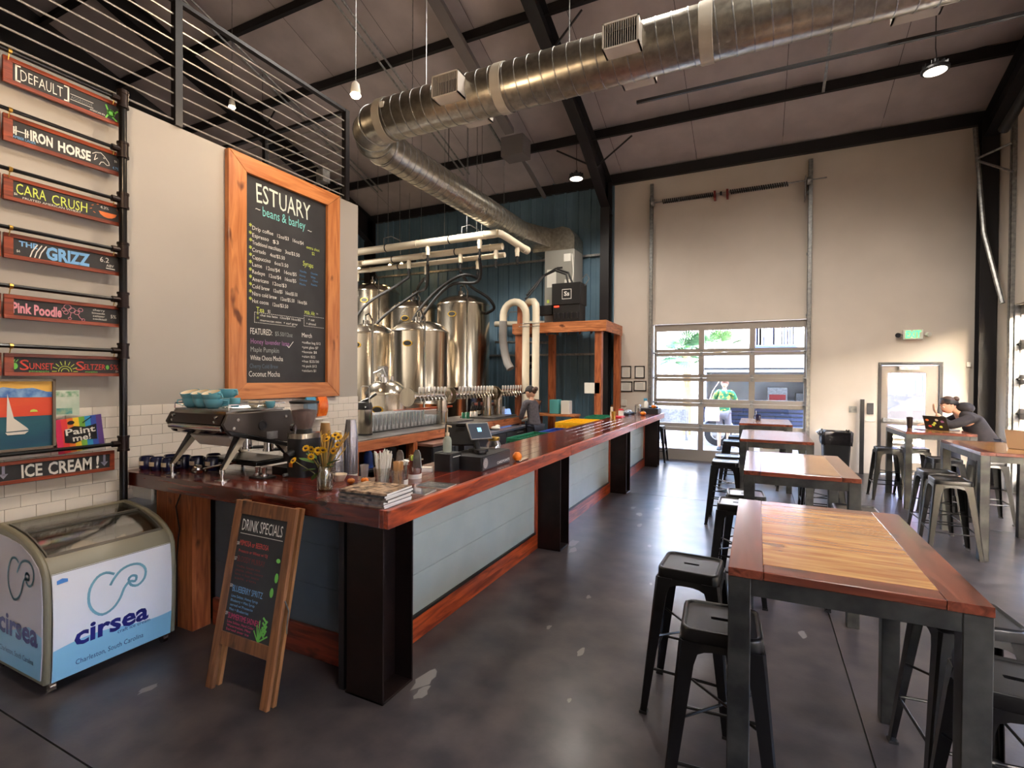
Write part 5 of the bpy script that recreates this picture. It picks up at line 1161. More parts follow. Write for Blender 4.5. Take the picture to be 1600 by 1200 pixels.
# things on the far end of the bar
t = thing('beer_bottle', 'slim wood-handled bottle at the inner edge of the bar', 'bottle', (-2.33, 8.9, BT)); MB().lathe([(.03, 0), (.03, .13), (.012, .18), (.012, .23)], n=14).build('glass', mat('amber_glass', srgb(90,50,20), .1), t); MB().lathe([(.031, .03), (.031, .1)], n=14).build('paper_label', M_cream, t)
t = thing('candle_jar', 'tall ivory candle on a red tray at the inner edge of the bar', 'candle', (-2.28, 8.7, BT)); MB().cyl((0, 0, 0), (0, 0, .2), .022, n=14).build('wax', M_cream, t)
t = thing('steel_shaker', 'steel shaker cup on the bar beside the ivory candle', 'shaker', (-2.22, 8.6, BT)); MB().lathe([(.03, 0), (.042, .13), (.04, .13), (.028, .01)], n=16).build('cup', M_brass, t)
tag(MB().box(-.09, .09, -.14, .14, 0, .02).build('red_bar_tray', M_red, None, loc=(-2.25, 9.05, BT), bev=.004), 'flat red plastic tray on the inner bar edge', 'tray')
t = thing('red_lidded_pot', 'round white pot with a red lid far along the bar', 'pot', (-2.3, 9.45, BT)); MB().cyl((0, 0, 0), (0, 0, .1), .05, n=16).build('pot', M_plaster, t); MB().lathe([(.053, .1), (.05, .12), (.02, .13)], n=16).build('pot_lid', M_red, t)
t = thing('dark_tray', 'long dark tray with crumpled wrap near the end of the bar', 'tray', (-2.28, 9.85, BT)); MB().box(-.09, .09, -.25, .25, 0, .04).build('tray', M_dark, t, bev=.004); MB().sphere((0, .1, .06), .07, 10, 6, (1, 1.4, .5)).sphere((.01, -.08, .05), .05, 10, 6, (1, 1.4, .6)).build('wrap', M_clear, t)
t = thing('glass_canister', 'clear glass canister beside a small pumpkin at the far bar end', 'jar', (-2.07, 9.85, BT)); MB().lathe([(.06, 0), (.062, .17), (.055, .18), (.053, .17), (.056, .01)], n=20).build('jar', M_glass, t); MB().lathe([(.06, .18), (.05, .2), (.01, .21)], n=20).build('jar_lid', M_glass, t)
pumpkin((-1.95, 9.75, BT), .055, 'orange pumpkin on the bar near the far end'); pumpkin((-1.84, 10.25, BT+.112), .05, 'orange pumpkin on the black box at the far bar end')
tag(MB().box(-.2, .2, -.17, .17, 0, .11).build('black_box', M_dark, None, loc=(-1.95, 10.36, BT), bev=.006), 'low black box at the far end of the bar', 'box')
t = thing('spray_bottle', 'pale blue and white spray bottle and cloth on the black box', 'bottle', (-2.02, 10.4, BT+.112)); MB().lathe([(.04, 0), (.04, .1), (.015, .14)], n=14).build('bottle', M_plaster, t); MB().box(-.05, .02, -.015, .015, .14, .19).build('trigger', M_bluebag, t, bev=.004)
t = thing('blue_cloth', 'crumpled light blue cloth draped over the black box', 'cloth', (-1.88, 10.42, BT+.112)); MB().sphere((0, 0, .025), .09, 12, 6, (1.2, .9, .4)).build('cloth', M_bluesteel, t)
# back bar items
ap = thing('airpot', 'stainless pump airpot with a black top at the near end of the back bar', 'airpot', (-4.6, 5.1, 1.0)); ap.scale = (1.18, 1.18, 1.22)
MB().lathe([(.075, 0), (.08, .008), (.08, .27), (.075, .275)], n=28).build('body', M_steel, ap)
MB().lathe([(.081, .27), (.083, .3), (.07, .345), (.03, .36)], n=28).build('top_cap', M_dark, ap)
MB().lathe([(.082, -.0), (.082, .015)], n=28).build('base_ring', M_dark, ap)
MB().tube([(-.02, -.04, .35), (.04, .02, .385), (.09, .08, .44)], .014, n=8).cyl((.05, -.06, .3), (.1, -.09, .29), .014, n=10).build('pump_lever', M_dark, ap)
MB().tube([(-.06, 0, .33), (-.06, 0, .5), (-.03, 0, .52), (.05, 0, .52), (.06, 0, .5), (.06, 0, .34)], .006, n=6).build('handle', M_chrome, ap)
# drinking glasses in rows
gl = thing('drinking_glass', 'clear drinking glass in the rows on the back bar', 'glass', (-4.75, 5.2, 1.0), group='clear glasses on the back bar')
M_gl2 = glassmat('bar_glass', (.98, .99, .99, 1), .3, .05)
_n = M_gl2.node_tree; _d = _n.nodes.new('ShaderNodeBsdfDiffuse'); _d.inputs[0].default_value = (.8, .82, .84, 1); _x = _n.nodes.new('ShaderNodeMixShader'); _x.inputs[0].default_value = .22
_o = [q for q in _n.nodes if q.type == 'OUTPUT_MATERIAL'][0]; _p = _o.inputs[0].links[0].from_socket; _n.links.new(_p, _x.inputs[1]); _n.links.new(_d.outputs[0], _x.inputs[2]); _n.links.new(_x.outputs[0], _o.inputs[0])
MB().lathe([(.026, 0), (.03, .004), (.04, .145), (.038, .145), (.027, .012)], n=14).build('tumbler', M_gl2, gl)
cache(gl); first = True; pos = []
for r in range(4):
    for k in range(19):
        y = 5.34+k*.088; x = -4.7-r*.092
        pos.append((x+random.uniform(-.006, .006), y, 1.0))
for p in pos:
    o = gl if first else dup(gl)
    o.location = p; first = False
    o.scale = (1, 1, 1.6) if p[1] < 6.5 else (1, 1, .95)
    k_ = pos.index(p); o['label'] = '%s clear glass counted from the airpot in the %s row on the back bar' % (['first','second','third','fourth','fifth','sixth','seventh','eighth','ninth','tenth','eleventh','twelfth','thirteenth','fourteenth','fifteenth','sixteenth','seventeenth','eighteenth','nineteenth'][k_ % 19], ['front', 'second', 'third', 'rear'][k_//19])
tag(MB().box(-.2, .2, -.9, .9, 0, .008).build('bar_mat', M_blackrub, None, loc=(-4.85, 6.05, 1.0)), 'black rubber bar mat under the clear glasses', 'mat')
for q in pos: pass
tag(MB().box(-.2, .16, -.3, .4, 0, .035).build('drip_board', M_zinc, None, loc=(-4.62, 7.28, 1.0), bev=.004), 'dark slatted drip tray on the back bar past the glasses', 'drip tray')
for o in [o for o in COL.objects if o.name.startswith('drinking_glass')]: o.location.z = 1.009 if o.location.y < 6.95 else 1.001
# cans, bottles, jars on the back bar
kinds = [('drink_can', 'can'), ('dark_bottle', 'bottle')]
for i in range(7):
    t = thing('drink_can', 'drink can on the back bar, %s' % ['nearest, green', 'second, pale', 'third, green', 'fourth, white', 'fifth, white', 'sixth, red', 'farthest, pale'][i], 'can', (-4.78-.05*(i % 2), 7.86+i*.075, 1.0), group='cans on the back bar')
    MB().lathe([(.028, 0), (.033, .006), (.033, .11), (.028, .12)], n=16).build('can', [M_greenp, M_paper, M_greenp, M_paper, M_paper, M_red, M_paper][i], t); MB().cyl((0, 0, .12), (0, 0, .123), .027, n=16).build('can_top', M_chrome, t)
for i in range(5):
    t = thing('spirit_bottle', 'dark bottle on the raised shelf, %s from the cans' % ['first', 'second', 'third', 'fourth', 'fifth'][i], 'bottle', (-4.8-.04*(i % 2), 8.2+i*.12, 1.031), group='dark bottles on the back bar')
    MB().lathe([(.034, 0), (.036, .01), (.036, .14), (.013, .2), (.013, .26)], n=16).build('glass', mat('dark_bottle_glass', srgb(26,20,16), .1), t)
    MB().lathe([(.037, .03), (.037, .1)], n=16).build('paper_label', [M_cream, M_yelp, M_cream, M_brown, M_paper][i], t); MB().cyl((0, 0, .255), (0, 0, .27), .015, n=12).build('cap', M_dark, t)
for i in range(4):
    t = thing('glass_jug', 'clear glass jug past the dark bottles, %s' % ['nearest', 'second', 'third', 'farthest'][i], 'jug', (-4.75, 8.9+i*.15, 1.031 if i < 2 else 1.0), group='jugs on the back bar')
    MB().lathe([(.05, 0), (.055, .15), (.06, .16), (.056, .16), (.05, .01)], n=18).build('jug', M_gl2, t); MB().tube([(.055, 0, .13), (.09, 0, .12), (.09, 0, .05), (.053, 0, .03)], .006, n=6).build('handle', M_gl2, t)
tag(MB().sphere((0, 0, .03), .07, 14, 8, (1.3, 1, .5)).sphere((.03, .03, .06), .045, 12, 8, (1, 1, .6)).build('folded_towel', M_paper, None, loc=(-4.15, 7.9, .841)), 'crumpled white towel on the cooler top', 'towel')
lp = thing('laptop', 'silver laptop open on the steel table in front of the bartender', 'laptop', (-4.6, 9.42, .891), 1.2)
MB().box(-.16, .16, -.11, .11, 0, .016).build('keyboard_base', M_galv, lp, bev=.004)
MB().obox((0, .15, .11), (.32, .01, .22), Matrix.Rotation(-.35, 3, 'X')).build('screen', mat('laptop_screen', srgb(120,150,210), .3, emit=srgb(110,140,210), es=.5), lp, bev=.003)
cbm = thing('coffee_carton', 'teal cardboard box on the shelf behind the bartender', 'box', (-3.9, 10.2, 1.0)); MB().box(-.1, .1, -.1, .1, 0, .3).build('carton', mat('teal_card', srgb(90,170,170), .5), cbm, bev=.003)
cbm = thing('white_carton', 'tall white box beside the teal box', 'box', (-3.65, 10.2, 1.0)); MB().box(-.09, .09, -.1, .1, 0, .28).build('carton', M_paper, cbm, bev=.003)
shb = thing('rear_bench', 'timber side bench behind the bartender', 'bench', (-3.85, 10.2, 0))
MB().box(-.5, .45, -.2, .2, .95, .995).build('bench_top', M_timber_x, shb, bev=.003, smooth=False)
for sx in (-.45, .4): MB().box(sx-.03, sx+.03, -.17, .17, 0, .95).build('leg', M_timber_z, shb, smooth=False)
# red kitchen things under the back bar
t = thing('red_lidded_container', 'white tub with a red screw lid under the back bar', 'container', (-4.5, 5.25, .6)); MB().cyl((0, 0, 0), (0, 0, .16), .08, n=20).build('tub', M_plaster, t); MB().lathe([(.084, .16), (.084, .2), (.03, .22), (.03, .25), (.01, .26)], n=20).build('screw_lid', M_red, t)
t = thing('blue_bottle', 'blue jug beside the red-lidded tub under the back bar', 'bottle', (-4.45, 5.0, .6)); MB().lathe([(.06, 0), (.06, .16), (.02, .24), (.02, .27)], n=18).build('jug', M_bluep, t)
t = thing('lower_shelf', 'dark shelf under the near end of the back bar', 'shelf', (-4.6, 5.1, .56)); MB().box(-.25, .26, -.48, .5, 0, .035).build('board', M_dark, t, bev=.003); MB().box(-.24, -.2, -.5, .5, -.56, 0).box(.24, .28, -.5, -.46, -.56, 0).box(.24, .28, .46, .5, -.56, 0).build('leg', M_dark, t)
t = thing('blender_base', 'dark counter appliance under the back bar centre', 'appliance', (-4.5, 5.45, .596)); MB().loft([rr(.18, .16, .03, z, 3) for z in (0, .12, .2)]).build('body', M_darkgrey, t); MB().box(-.03, .03, -.09, -.08, .1, .14).build('button', M_galv, t)
# ================================================================== TAP TOWERS
def tower(y0, y1, ntaps, label, disc0=True, col=None):
    x, z = -4.62, 1.46
    t = thing('tap_tower', label, 'beer taps', (x, y0, 1.0)); L = y1-y0; zc = z-1.0
    MB().cyl((0, .02, zc), (0, L-.02, zc), .075, n=24).build('manifold_pipe', M_steel, t)
    for yy in (0, L):
        MB().cyl((0, yy-.012, zc), (0, yy+.012, zc), .14, n=36).build('end_flange', M_steel, t)
        o = MB()
        for k in range(8): a = 2*PI*k/8+.2; o.cyl((math.cos(a)*.118, yy-.012, zc+math.sin(a)*.118), (math.cos(a)*.118, yy-.018, zc+math.sin(a)*.118), .006, n=6)
        if yy == 0: o.build('flange_bolts', M_chrome, t)['kind'] = 'stuff'
    for yc in (col or [L-.15]):
        MB().cyl((0, yc, 0), (0, yc, zc), .085, n=24).cyl((0, yc, .0), (0, yc, .012), .12, n=24).build('column', M_steel, t)
        MB().cyl((0, yc, .2), (0, yc, .218), .1, n=24).build('collar', M_chrome, t)
    for k in range(ntaps):
        y = .14+k*(L-.2)/max(1, ntaps)
        tp = MB().cyl((.06, y, zc), (.1, y, zc), .012, n=10).tube([(.1, y, zc+.02), (.11, y, zc), (.135, y, zc-.035), (.14, y, zc-.07)], .011, n=8).build('faucet', M_chrome, t)
        MB().lathe([(.007, 0), (.01, .02), (.008, .04), (.018, .06), (.02, .11), (.014, .125), (.004, .13)], (.1, y, zc+.02), (.1, 0, 1), 10).build('tap_handle', mat('pale_metal_handle', srgb(222,218,214), .3, metal=.45), tp)
    return t
tower(6.02, 7.0, 8, 'stainless tap tower nearest the viewer, with a round flange facing out', col=[.9])
tower(7.15, 8.62, 12, 'middle stainless tap tower with a long row of taps', col=[1.3])
tower(8.75, 9.9, 8, 'farthest stainless tap tower, beside the timber post', col=[.15])
tag(MB().box(-.02, .02, -.8, .8, 0, .03).build('red_trim_board', M_cedar_y, None, loc=(-5.0, 7.0, 1.22)), 'red-brown board behind the clear glasses', 'board')
tag(MB().box(-.01, .01, -.75, .75, 0, .2).build('splash_board', M_paper, None, loc=(-5.06, 7.0, 1.0)), 'white backing board behind the clear glasses', 'board')
tag(MB().box(-.2, .2, -.2, .2, 0, .05).build('red_folded_cloth', M_cedar_x, None, loc=(-4.95, 9.0, 1.2), bev=.01), 'red board stack behind the far taps', 'board')
tag(MB().box(-.15, .15, -.15, .15, 0, .199).build('counter_caddy', M_dark, None, loc=(-4.95, 9.0, 1.0), bev=.01), 'black caddy box under the red board behind the far taps', 'box')

# ================================================================== TANKS
M_tank = mat('tank_steel', srgb(214,204,188), .2, metal=1., c2=srgb(190,180,164), ns=2.4, stretch=(6,6,.25), bump=.02, bs=6)
M_label = mat('gold_badge', srgb(200,160,60), .3, metal=.6)
def tank(x, y, r, h, label, fat=True, arm=True, name='fermenter_tank', group=None):
    t = thing(name, label, 'tank', (x, y, 0), group=group)
    nf = 4
    for k in range(nf):
        a = PI/4+k*PI/2; MB().cyl((math.cos(a)*r*.8, math.sin(a)*r*.8, 0), (math.cos(a)*r*.8, math.sin(a)*r*.8, .75), .04, n=12).build('leg', M_tank, t)
    MB().lathe([(.08, .3), (r*.5, .55), (r, .8), (r, h*.42), (r+.004, h*.42+.004), (r+.004, h*.42+.02), (r, h*.42+.024), (r, h-.26)], n=56, cap=False).build('shell', M_tank, t, ang=50)
    MB().lathe([(r, h-.26), (r+.012, h-.255), (r+.012, h-.235), (r*.97, h-.2), (r*.85, h-.12), (r*.6, h-.05), (r*.3, h-.015), (.02, h)], n=56).build('domed_lid', M_tank, t, ang=50)
    v = Vector((-x, -y, 0)).normalized(); s = v.cross(Vector((0, 0, 1)))
    p = v*r*.45+s*r*.1
    MB().cyl(p+Vector((0,0,h-.06)), p+Vector((0,0,h+.04)), .06, n=14).cyl((0, 0, h-.02), (0, 0, h+.05), .03, n=10).build('lid_port', M_chrome, t)
    if arm:
        q = v*(r+.04)+s*r*-.15; MB().tube([p+Vector((0,0,h-.0)), p+Vector((0,0,h+.14)), p*.5+q*.5+Vector((0,0,h+.16)), q+Vector((0,0,h-.02)), q+Vector((0,0,h-.3)), q+Vector((0,0,.9))], .02, n=8).build('blow_off_arm', M_chrome, t)
    q = v*(r+.012)+s*r*.45; n_ = (v+s*.45).normalized()
    qq = n_*(r+.006)+Vector((0,0,h-.5)); rr__ = Matrix.Rotation(math.atan2(n_.y, n_.x), 3, 'Z')
    mb = MB(); pts = [qq + rr__ @ Vector((0, math.cos(2*PI*k/20)*.1, math.sin(2*PI*k/20)*.06)) for k in range(20)]
    pts2 = [p_ + n_*.008 for p_ in pts]; mb.loft([pts, pts2]); mb.build('oval_badge', M_label, t)
    for k in range(20): pass
    mb = MB(); mb.loft([[qq+n_*.009 + rr__ @ Vector((0, math.cos(2*PI*k/20)*.08, math.sin(2*PI*k/20)*.045)) for k in range(20)], [qq+n_*.0095 + rr__ @ Vector((0, math.cos(2*PI*k/20)*.08, math.sin(2*PI*k/20)*.045)) for k in range(20)]]); mb.build('badge_inset', M_dark, t)
    return t
tank(-6.25, 8.55, .58, 2.92, 'front stainless fermenter tank, right one of the front pair')
tank(-7.62, 8.55, .58, 2.92, 'front stainless fermenter tank, left one of the front pair beside the white wall')
tank(-6.1, 10.0, .6, 3.65, 'tall stainless tank at the right end of the rear row')
tank(-7.45, 10.0, .58, 3.62, 'tall stainless tank in the middle of the rear row')
tank(-8.75, 10.05, .6, 4.12, 'tallest stainless tank, at the left end of the rear row')
sm = tank(-5.68, 6.82, .34, 1.72, 'small stainless brite tank right behind the clear glasses', arm=False, name='brite_tank')
MB().box(-.45, -.3, .3, .4, 1.75, 1.95).build('control_box', M_galv, sm)
MB().tube([(-.1, -.2, 1.68), (-.1, -.2, 1.82), (.05, -.15, 1.9), (.2, -.2, 1.7)], .012, n=6).build('lid_hose', M_galv, sm)
MB().cyl((0, -.12, 1.7), (0, -.12, 1.8), .05, n=14).cyl((.12, 0, 1.68), (.12, 0, 1.77), .03, n=10).build('lid_fitting', M_chrome, sm)
MB().cyl((0, -.17, 1.79), (0, -.2, 1.79), .035, n=16).build('gauge', M_paper, sm)
# overhead pvc manifold with drops and black hoses
pm = thing('pvc_manifold', 'cream pvc pipe manifold hung over the tanks', 'pipework', (-6.2, 9.0, 4.6))
for k, (y, z, x1) in enumerate(((-.2, -.02, 1.6), (.02, -.22, 1.6), (.22, -.34, 1.55))):
    MB().tube([(-4.2, y, z), (x1, y, z)], .078 - .012*k, n=16).build('pipe', M_pvc, pm)
    for q in range(7): 
        xx = -3.6+q*.82; MB().cyl((xx-.012, y, z), (xx+.012, y, z), .086-.012*k, n=16).build('coupling_ring', M_dark if q % 2 else M_pvc, pm)
MB().tube([(1.6, -.2, -.02), (1.66, -.15, -.03), (1.7, .0, -.06), (1.75, .75, -.12)], .074, n=14).cyl((1.74, .7, -.12), (1.76, .86, -.13), .086, n=14).build('pipe_elbow', M_pvc, pm)
drops = [-3.4, -2.55, -2.35, -2.1, -.7, -.38, -.05, .62, .92, 1.2, 1.45, 1.72]
ends = []
for i, x in enumerate(drops):
    y = (-.2, .02, .22)[i % 3]; z = (-.1, -.28, -.4)[i % 3]
    if x > 1.6: y, z = .45, -.16
    d = MB().cyl((x, y, z), (x, y, z-.18), .042, n=12).cyl((x, y, z-.04), (x, y, z-.09), .05, n=12).build('drop_pipe', M_pvc, pm)
    MB().cyl((x, y, z-.18), (x, y, z-.36), .022, n=8).cyl((x, y, z-.24), (x, y, z-.3), .035, n=8).build('valve', M_dark, d)
    ends.append(Vector((x-6.2, y+9.0, z-.36+4.6)))
for x in (-2.9, -1.1, .9): 
    MB().tube([(x-.12, -.2, .08), (x-.12, -.2, .2), (x+.0, -.1, .26), (x+.1, .1, .2), (x+.1, .1, -.1)], .01, n=6).build('hanger_clamp', M_galv, pm)
    for dy in (-.2, .2): MB().cyl((x, dy, .1), (x, dy, roofz(9+dy)-4.6), .006, n=5).build('hanger_rod', M_galv, pm)
for x in (-3.3, -2.2, -1.6, -.4, .2, 1.1): MB().cyl((x, .05, -.1), (x, .05, roofz(9.05)-4.6), .005, n=5).build('hanger_rod', M_galv, pm)
def hose(a, pts, label):
    P = [Vector(a)] + [Vector(p) for p in pts]; out = []
    for i in range(len(P)-1):
        p0, p1, p2, p3 = P[max(i-1,0)], P[i], P[i+1], P[min(i+2, len(P)-1)]
        for k in range(6):
            t = k/6; out.append(.5*(2*p1+(p2-p0)*t+(2*p0-5*p1+4*p2-p3)*t*t+(3*p1-p0-3*p2+p3)*t**3))
    out.append(P[-1])
    return tag(MB().tube(out, .032, n=8).build('black_hose', M_blackrub, None), label, 'hose')
hose(ends[4], [(-7.1, 8.85, 3.75), (-7.9, 8.7, 3.3), (-8.3, 8.6, 2.5), (-8.35, 8.6, 1.8)], 'black hose arching from the manifold to the left tanks')
hose(ends[6], [(-6.5, 9.1, 3.72), (-6.9, 9.2, 3.6), (-7.9, 9.15, 3.0), (-8.34, 9.05, 2.2)], 'black hose bending from the manifold behind the front left tank')
hose(ends[5], [(-6.7, 9.3, 3.95), (-7.2, 9.75, 3.85), (-7.4, 9.95, 3.68)], 'short black hose onto the middle rear tank')
hose(ends[8], [(-5.5, 8.9, 3.85), (-6.1, 8.8, 3.5), (-6.75, 8.9, 2.9), (-6.95, 8.95, 2.1)], 'black hose arching between the two front tanks, upper one')
hose(ends[9], [(-5.15, 9.0, 3.72), (-5.8, 8.9, 3.65), (-6.6, 9.0, 2.95), (-6.85, 9.1, 2.2)], 'black hose arching between the two front tanks, lower one')
hose(ends[7], [(-5.5, 9.3, 3.7), (-5.3, 9.7, 3.5), (-5.25, 9.9, 3.3), (-5.5, 10.0, 3.2)], 'black hose dropping to the right rear tank')
hose(ends[0], [(-9.2, 9.0, 3.9), (-9.1, 9.2, 3.6), (-9.3, 9.0, 2.8)], 'black hose at the left end of the manifold')
hose(ends[3], [(-8.5, 9.0, 3.72), (-9.0, 8.9, 3.5), (-9.3, 8.8, 2.7)], 'second black hose at the left end of the manifold')
tl = thing('track_lights', 'dark track with three small warm bulbs at the left of the blue wall', 'track light', (-9.0, 10.6, 4.72))
MB().box(-1.0, 1.1, -.02, .02, .0, .03).build('track', M_dark, tl, smooth=False)
for x in (-.75, .3, .68): MB().sphere((x, -.04, -.03), .035, 10, 6).build('bulb', mat('warm_bulb', srgb(255,220,180), .4, emit=(1, .65, .3, 1), es=22), tl)
MB().cyl((-.9, 0, .03), (-.9, 0, roofz(10.6)-4.72), .006, n=5).cyl((.9, 0, .03), (.9, 0, roofz(10.6)-4.72), .006, n=5).build('hanger_rod', M_galv, tl)
# pipework on the blue wall
pw_ = thing('wall_pipework', 'horizontal pvc and copper pipes on the blue wall right of the tanks', 'pipework', (-5.0, 11.2, 2.6))
MB().cyl((-.9, 0, .5), (.55, 0, .45), .07, n=12).build('pipe', M_pvc, pw_); MB().cyl((-.9, 0, .05), (.6, 0, .0), .03, n=8).build('pipe', M_galv, pw_)
MB().tube([(-.1, -.3, -2.0), (-.1, -.3, -.6), (.0, -.3, -.35), (.25, -.3, -.3)], .03, n=8).tube([(.05, -.3, -2.0), (.05, -.3, -.7), (.15, -.3, -.5), (.35, -.3, -.48)], .03, n=8).build('pipe', M_galv, pw_)
MB().tube([(-.55, -.2, .5), (-.4, -.2, .75), (-.1, -.2, .75), (.1, -.2, .5)], .012, n=6).build('cable', M_galv, pw_)
MB().cyl((-.5, -.25, -1.9), (-.5, -.25, .4), .02, n=6).build('pipe', M_blue, pw_)
tag(MB().lathe([(.15, 0), (.17, .02), (.17, .05), (.12, .07)], (0, 0, 0), (0, -1, 0), 24).cyl((-.05, -.2, 0), (.05, -.2, 0), .2, n=6).build('hose_reel', M_blackrub, None, loc=(-4.95, 11.2, 2.15)), 'black hose reel on the blue wall', 'hose reel')

# ================================================================== TIMBER CANOPY AND POST
cn = thing('timber_canopy', 'timber platform on posts in front of the blue wall', 'platform', (-2.75, 10.0, 0))
MB().box(-2.1, 0, 0, .05, 2.72, 2.94).build('front_beam', M_timber_x, cn, bev=.003, smooth=False)
MB().box(-.05, 0, .052, 1.36, 2.72, 2.94).build('side_beam', M_timber_y, cn, bev=.003, smooth=False)
MB().box(-2.1, -2.05, .052, 1.36, 2.72, 2.94).build('side_beam', M_timber_y, cn, bev=.003, smooth=False)
for k in range(9): MB().box(-2.05+k*.222, -2.05+k*.222+.215, .06, 1.35, 2.86, 2.9).build('deck_board', M_timber_y, cn, smooth=False, bev=.002)
for k in range(7): MB().obox((-1.85+k*.27, .7, 2.82), (.04, 1.2, .08), Matrix.Rotation(.35, 3, 'Z')).build('joist', M_timber_y, cn, smooth=False)
for x, y in ((-.25, .02), (-.15, 1.15), (-1.5, .6), (-2.05, .02)):
    MB().box(x-.0, x+.14, y+.03, y+.17, 0, 2.74).build('post', M_timber_z, cn, bev=.004, smooth=False)
MB().box(-.5, -.42, -.01, 0, 1.0, 1.0).build('nub', M_timber_z, cn) if 0 else None
tag(MB().box(-.16, .16, 0, .01, -.1, .12).build('wall_notice', M_paper, None, loc=(-3.05, 10.05, 1.55)), 'white notice taped beside the front canopy post', 'notice')
wpst = thing('timber_post', 'timber post with cross blocks holding the white vent pipes', 'post', (-4.6, 9.87, 0))
MB().box(-.07, .07, 0, .13, 0, 3.3).build('post', M_timber_z, wpst, bev=.004, smooth=False)
MB().box(-.12, .12, -.05, .14, 2.68, 2.92).build('cross_block', M_timber_x, wpst, bev=.004, smooth=False)
vp = thing('vent_pipe', 'pair of white vent pipes arching over the timber post', 'vent pipe', (-4.2, 9.78, 0))
def arch(x):
    return [(x, 0, .9), (x, 0, 3.15)] + [(x-.25+math.cos(a)*.25, 0, 3.15+math.sin(a)*.25) for a in [PI*k/10 for k in range(1, 10)]]
MB().tube([(-.22, 0, .9), (-.22, 0, 3.1)] + [(-.22-.27+math.cos(a)*.27, 0, 3.1+math.sin(a)*.28) for a in [PI*k/10 for k in range(1, 11)]] + [(-.76, 0, 2.95)], .078, n=18).build('pipe', M_pvc, vp)
MB().tube([(.0, .02, .9), (.0, .02, 3.2), (-.02, .05, 3.3), (-.1, .12, 3.38), (-.25, .22, 3.4), (-.4, .32, 3.3), (-.44, .35, 3.05)], .078, n=18).build('pipe', M_pvc, vp)
MB().tube([(-.76, 0, 2.98), (-.77, 0, 2.6), (-.72, 0, 2.3), (-.64, -.03, 2.08), (-.55, -.05, 1.95)], .085, n=16).build('flexible_hose', M_pvcgrey, vp)
for z in (2.84, 2.9): MB().tube([(-.35, -.09, z), (.13, -.07, z)], .008, n=6).build('strap', M_chrome, vp)
# furnace, duct boot, chiller
fu = thing('furnace', 'tall grey furnace cabinet on the canopy under the duct', 'furnace', (-4.0, 10.95, 2.9))
MB().box(-.36, .34, -.3, .3, .1, 1.72).build('cabinet', mat('furnace_grey', srgb(150,148,140), .45, metal=.2), fu, bev=.008, smooth=False)
for q_ in ((-.3, -.08, .9, 1.3), (.1, .26, 1.45, 1.62), (.12, .28, .85, 1.05)): MB().box(q_[0], q_[1], -.305, -.3, q_[2], q_[3]).build('sticker', M_paper, fu, smooth=False)
MB().box(-.07, .07, -.31, -.3, 1.3, 1.34).build('badge', M_dark, fu, smooth=False); MB().box(-.3, -.24, -.307, -.3, .55, .62).build('sticker', M_ly, fu, smooth=False)
MB().tube([(.3, -.33, 1.6), (.33, -.33, 1.2), (.3, -.33, .9), (.38, -.33, .6)], .012, n=6).build('white_cable', M_paper, fu)
gc = thing('glycol_chiller', 'black box chiller on the canopy with a square white badge', 'chiller', (-3.68, 10.38, 2.945))
MB().box(-.32, .32, -.2, .25, .38, .84).build('upper_case', M_dark, gc, bev=.01, smooth=False)
MB().box(-.3, .3, -.18, .23, .0, .38).build('lower_case', M_dark, gc, bev=.01, smooth=False)
for k in range(6): MB().cyl((-.25+k*.1, -.19, .08), (-.25+k*.1, -.22, .2), .02, n=8).build('hose_fitting', M_darkgrey, gc)
MB().box(-.26, -.15, -.205, -.2, .33, .36).build('display', mat('red_led', srgb(220,40,30), .4, emit=(1, .05, .02, 1), es=1), gc, smooth=False)
o = MB().stroke([(-.1, -.1), (.1, -.1), (.1, .1), (-.1, .1), (-.1, -.1)], .012).build('badge_outline', M_white, gc, smooth=False, fix=False); o.rotation_euler = FRONT; o.location = (0.02, -.202, .6)
o = lettering([('Ss', -.06, -.035, .09, .12, .03)], M_white, parent=gc); o.rotation_euler = FRONT; o.location = (0.02, -.202, .6)
MB().tube([(0, -.05, .84), (-.05, -.05, 1.05), (-.3, -.05, 1.15), (-.55, -.08, 1.05), (-.75, -.4, .6), (-.8, -.5, .5)], .022, n=8).tube([(.1, -.05, .84), (.0, -.05, 1.08), (-.3, -.02, 1.2), (-.6, -.05, 1.05), (-.82, -.4, .6)], .022, n=8).build('insulated_line', M_blackrub, gc)
MB().box(-.75, -.35, -.1, .1, .2, .4).tube([(-.75, -.1, .35), (-.72, -.1, .0)], .02, n=6).build('pump', M_blackrub, gc)
MB().tube([(.32, .1, .8), (.42, .1, .95), (.36, .1, 1.05), (.25, .1, .95)], .01, n=6).build('pipe_loop', M_galv, gc)
# ================================================================== DUCT
dk = thing('spiral_duct', 'large galvanised spiral duct with a mitred elbow', 'duct', (0, 0, 0))
DZ, DY, DX, DR = 4.95, 5.02, -4.72, .245
def seam_ring(mb, c, ax, r): mb.lathe([(r-.002, -.007), (r+.006, -.005), (r+.006, .005), (r-.002, .007)], c, ax, 40, cap=False)
xs0 = DX+.55
segs = [(xs0, -1.95), (-1.95, .9), (.9, 3.4)] 
segs = [(xs0, -2.55), (-2.55, -.45), (-.45, 3.5)]
for a, b in segs:
    mb = MB().cyl((a, DY, DZ), (b, DY, DZ), DR, n=48, cap=False); mb.build('duct_section', M_duct, dk)
    mb = MB(); x = a+.08
    while x < b: seam_ring(mb, (x, DY, DZ), (1, 0, .12), DR); x += .145
    mb.build('spiral_seam', M_galv, dk)['kind'] = 'stuff'
for x in (-2.55, -.45, xs0): MB().lathe([(DR+.008, -.06), (DR+.012, -.055), (DR+.012, .055), (DR+.008, .06)], (x, DY, DZ), (1, 0, 0), 48, cap=False).build('coupling_band', mat('mastic_grey', srgb(176,168,154), .6), dk)
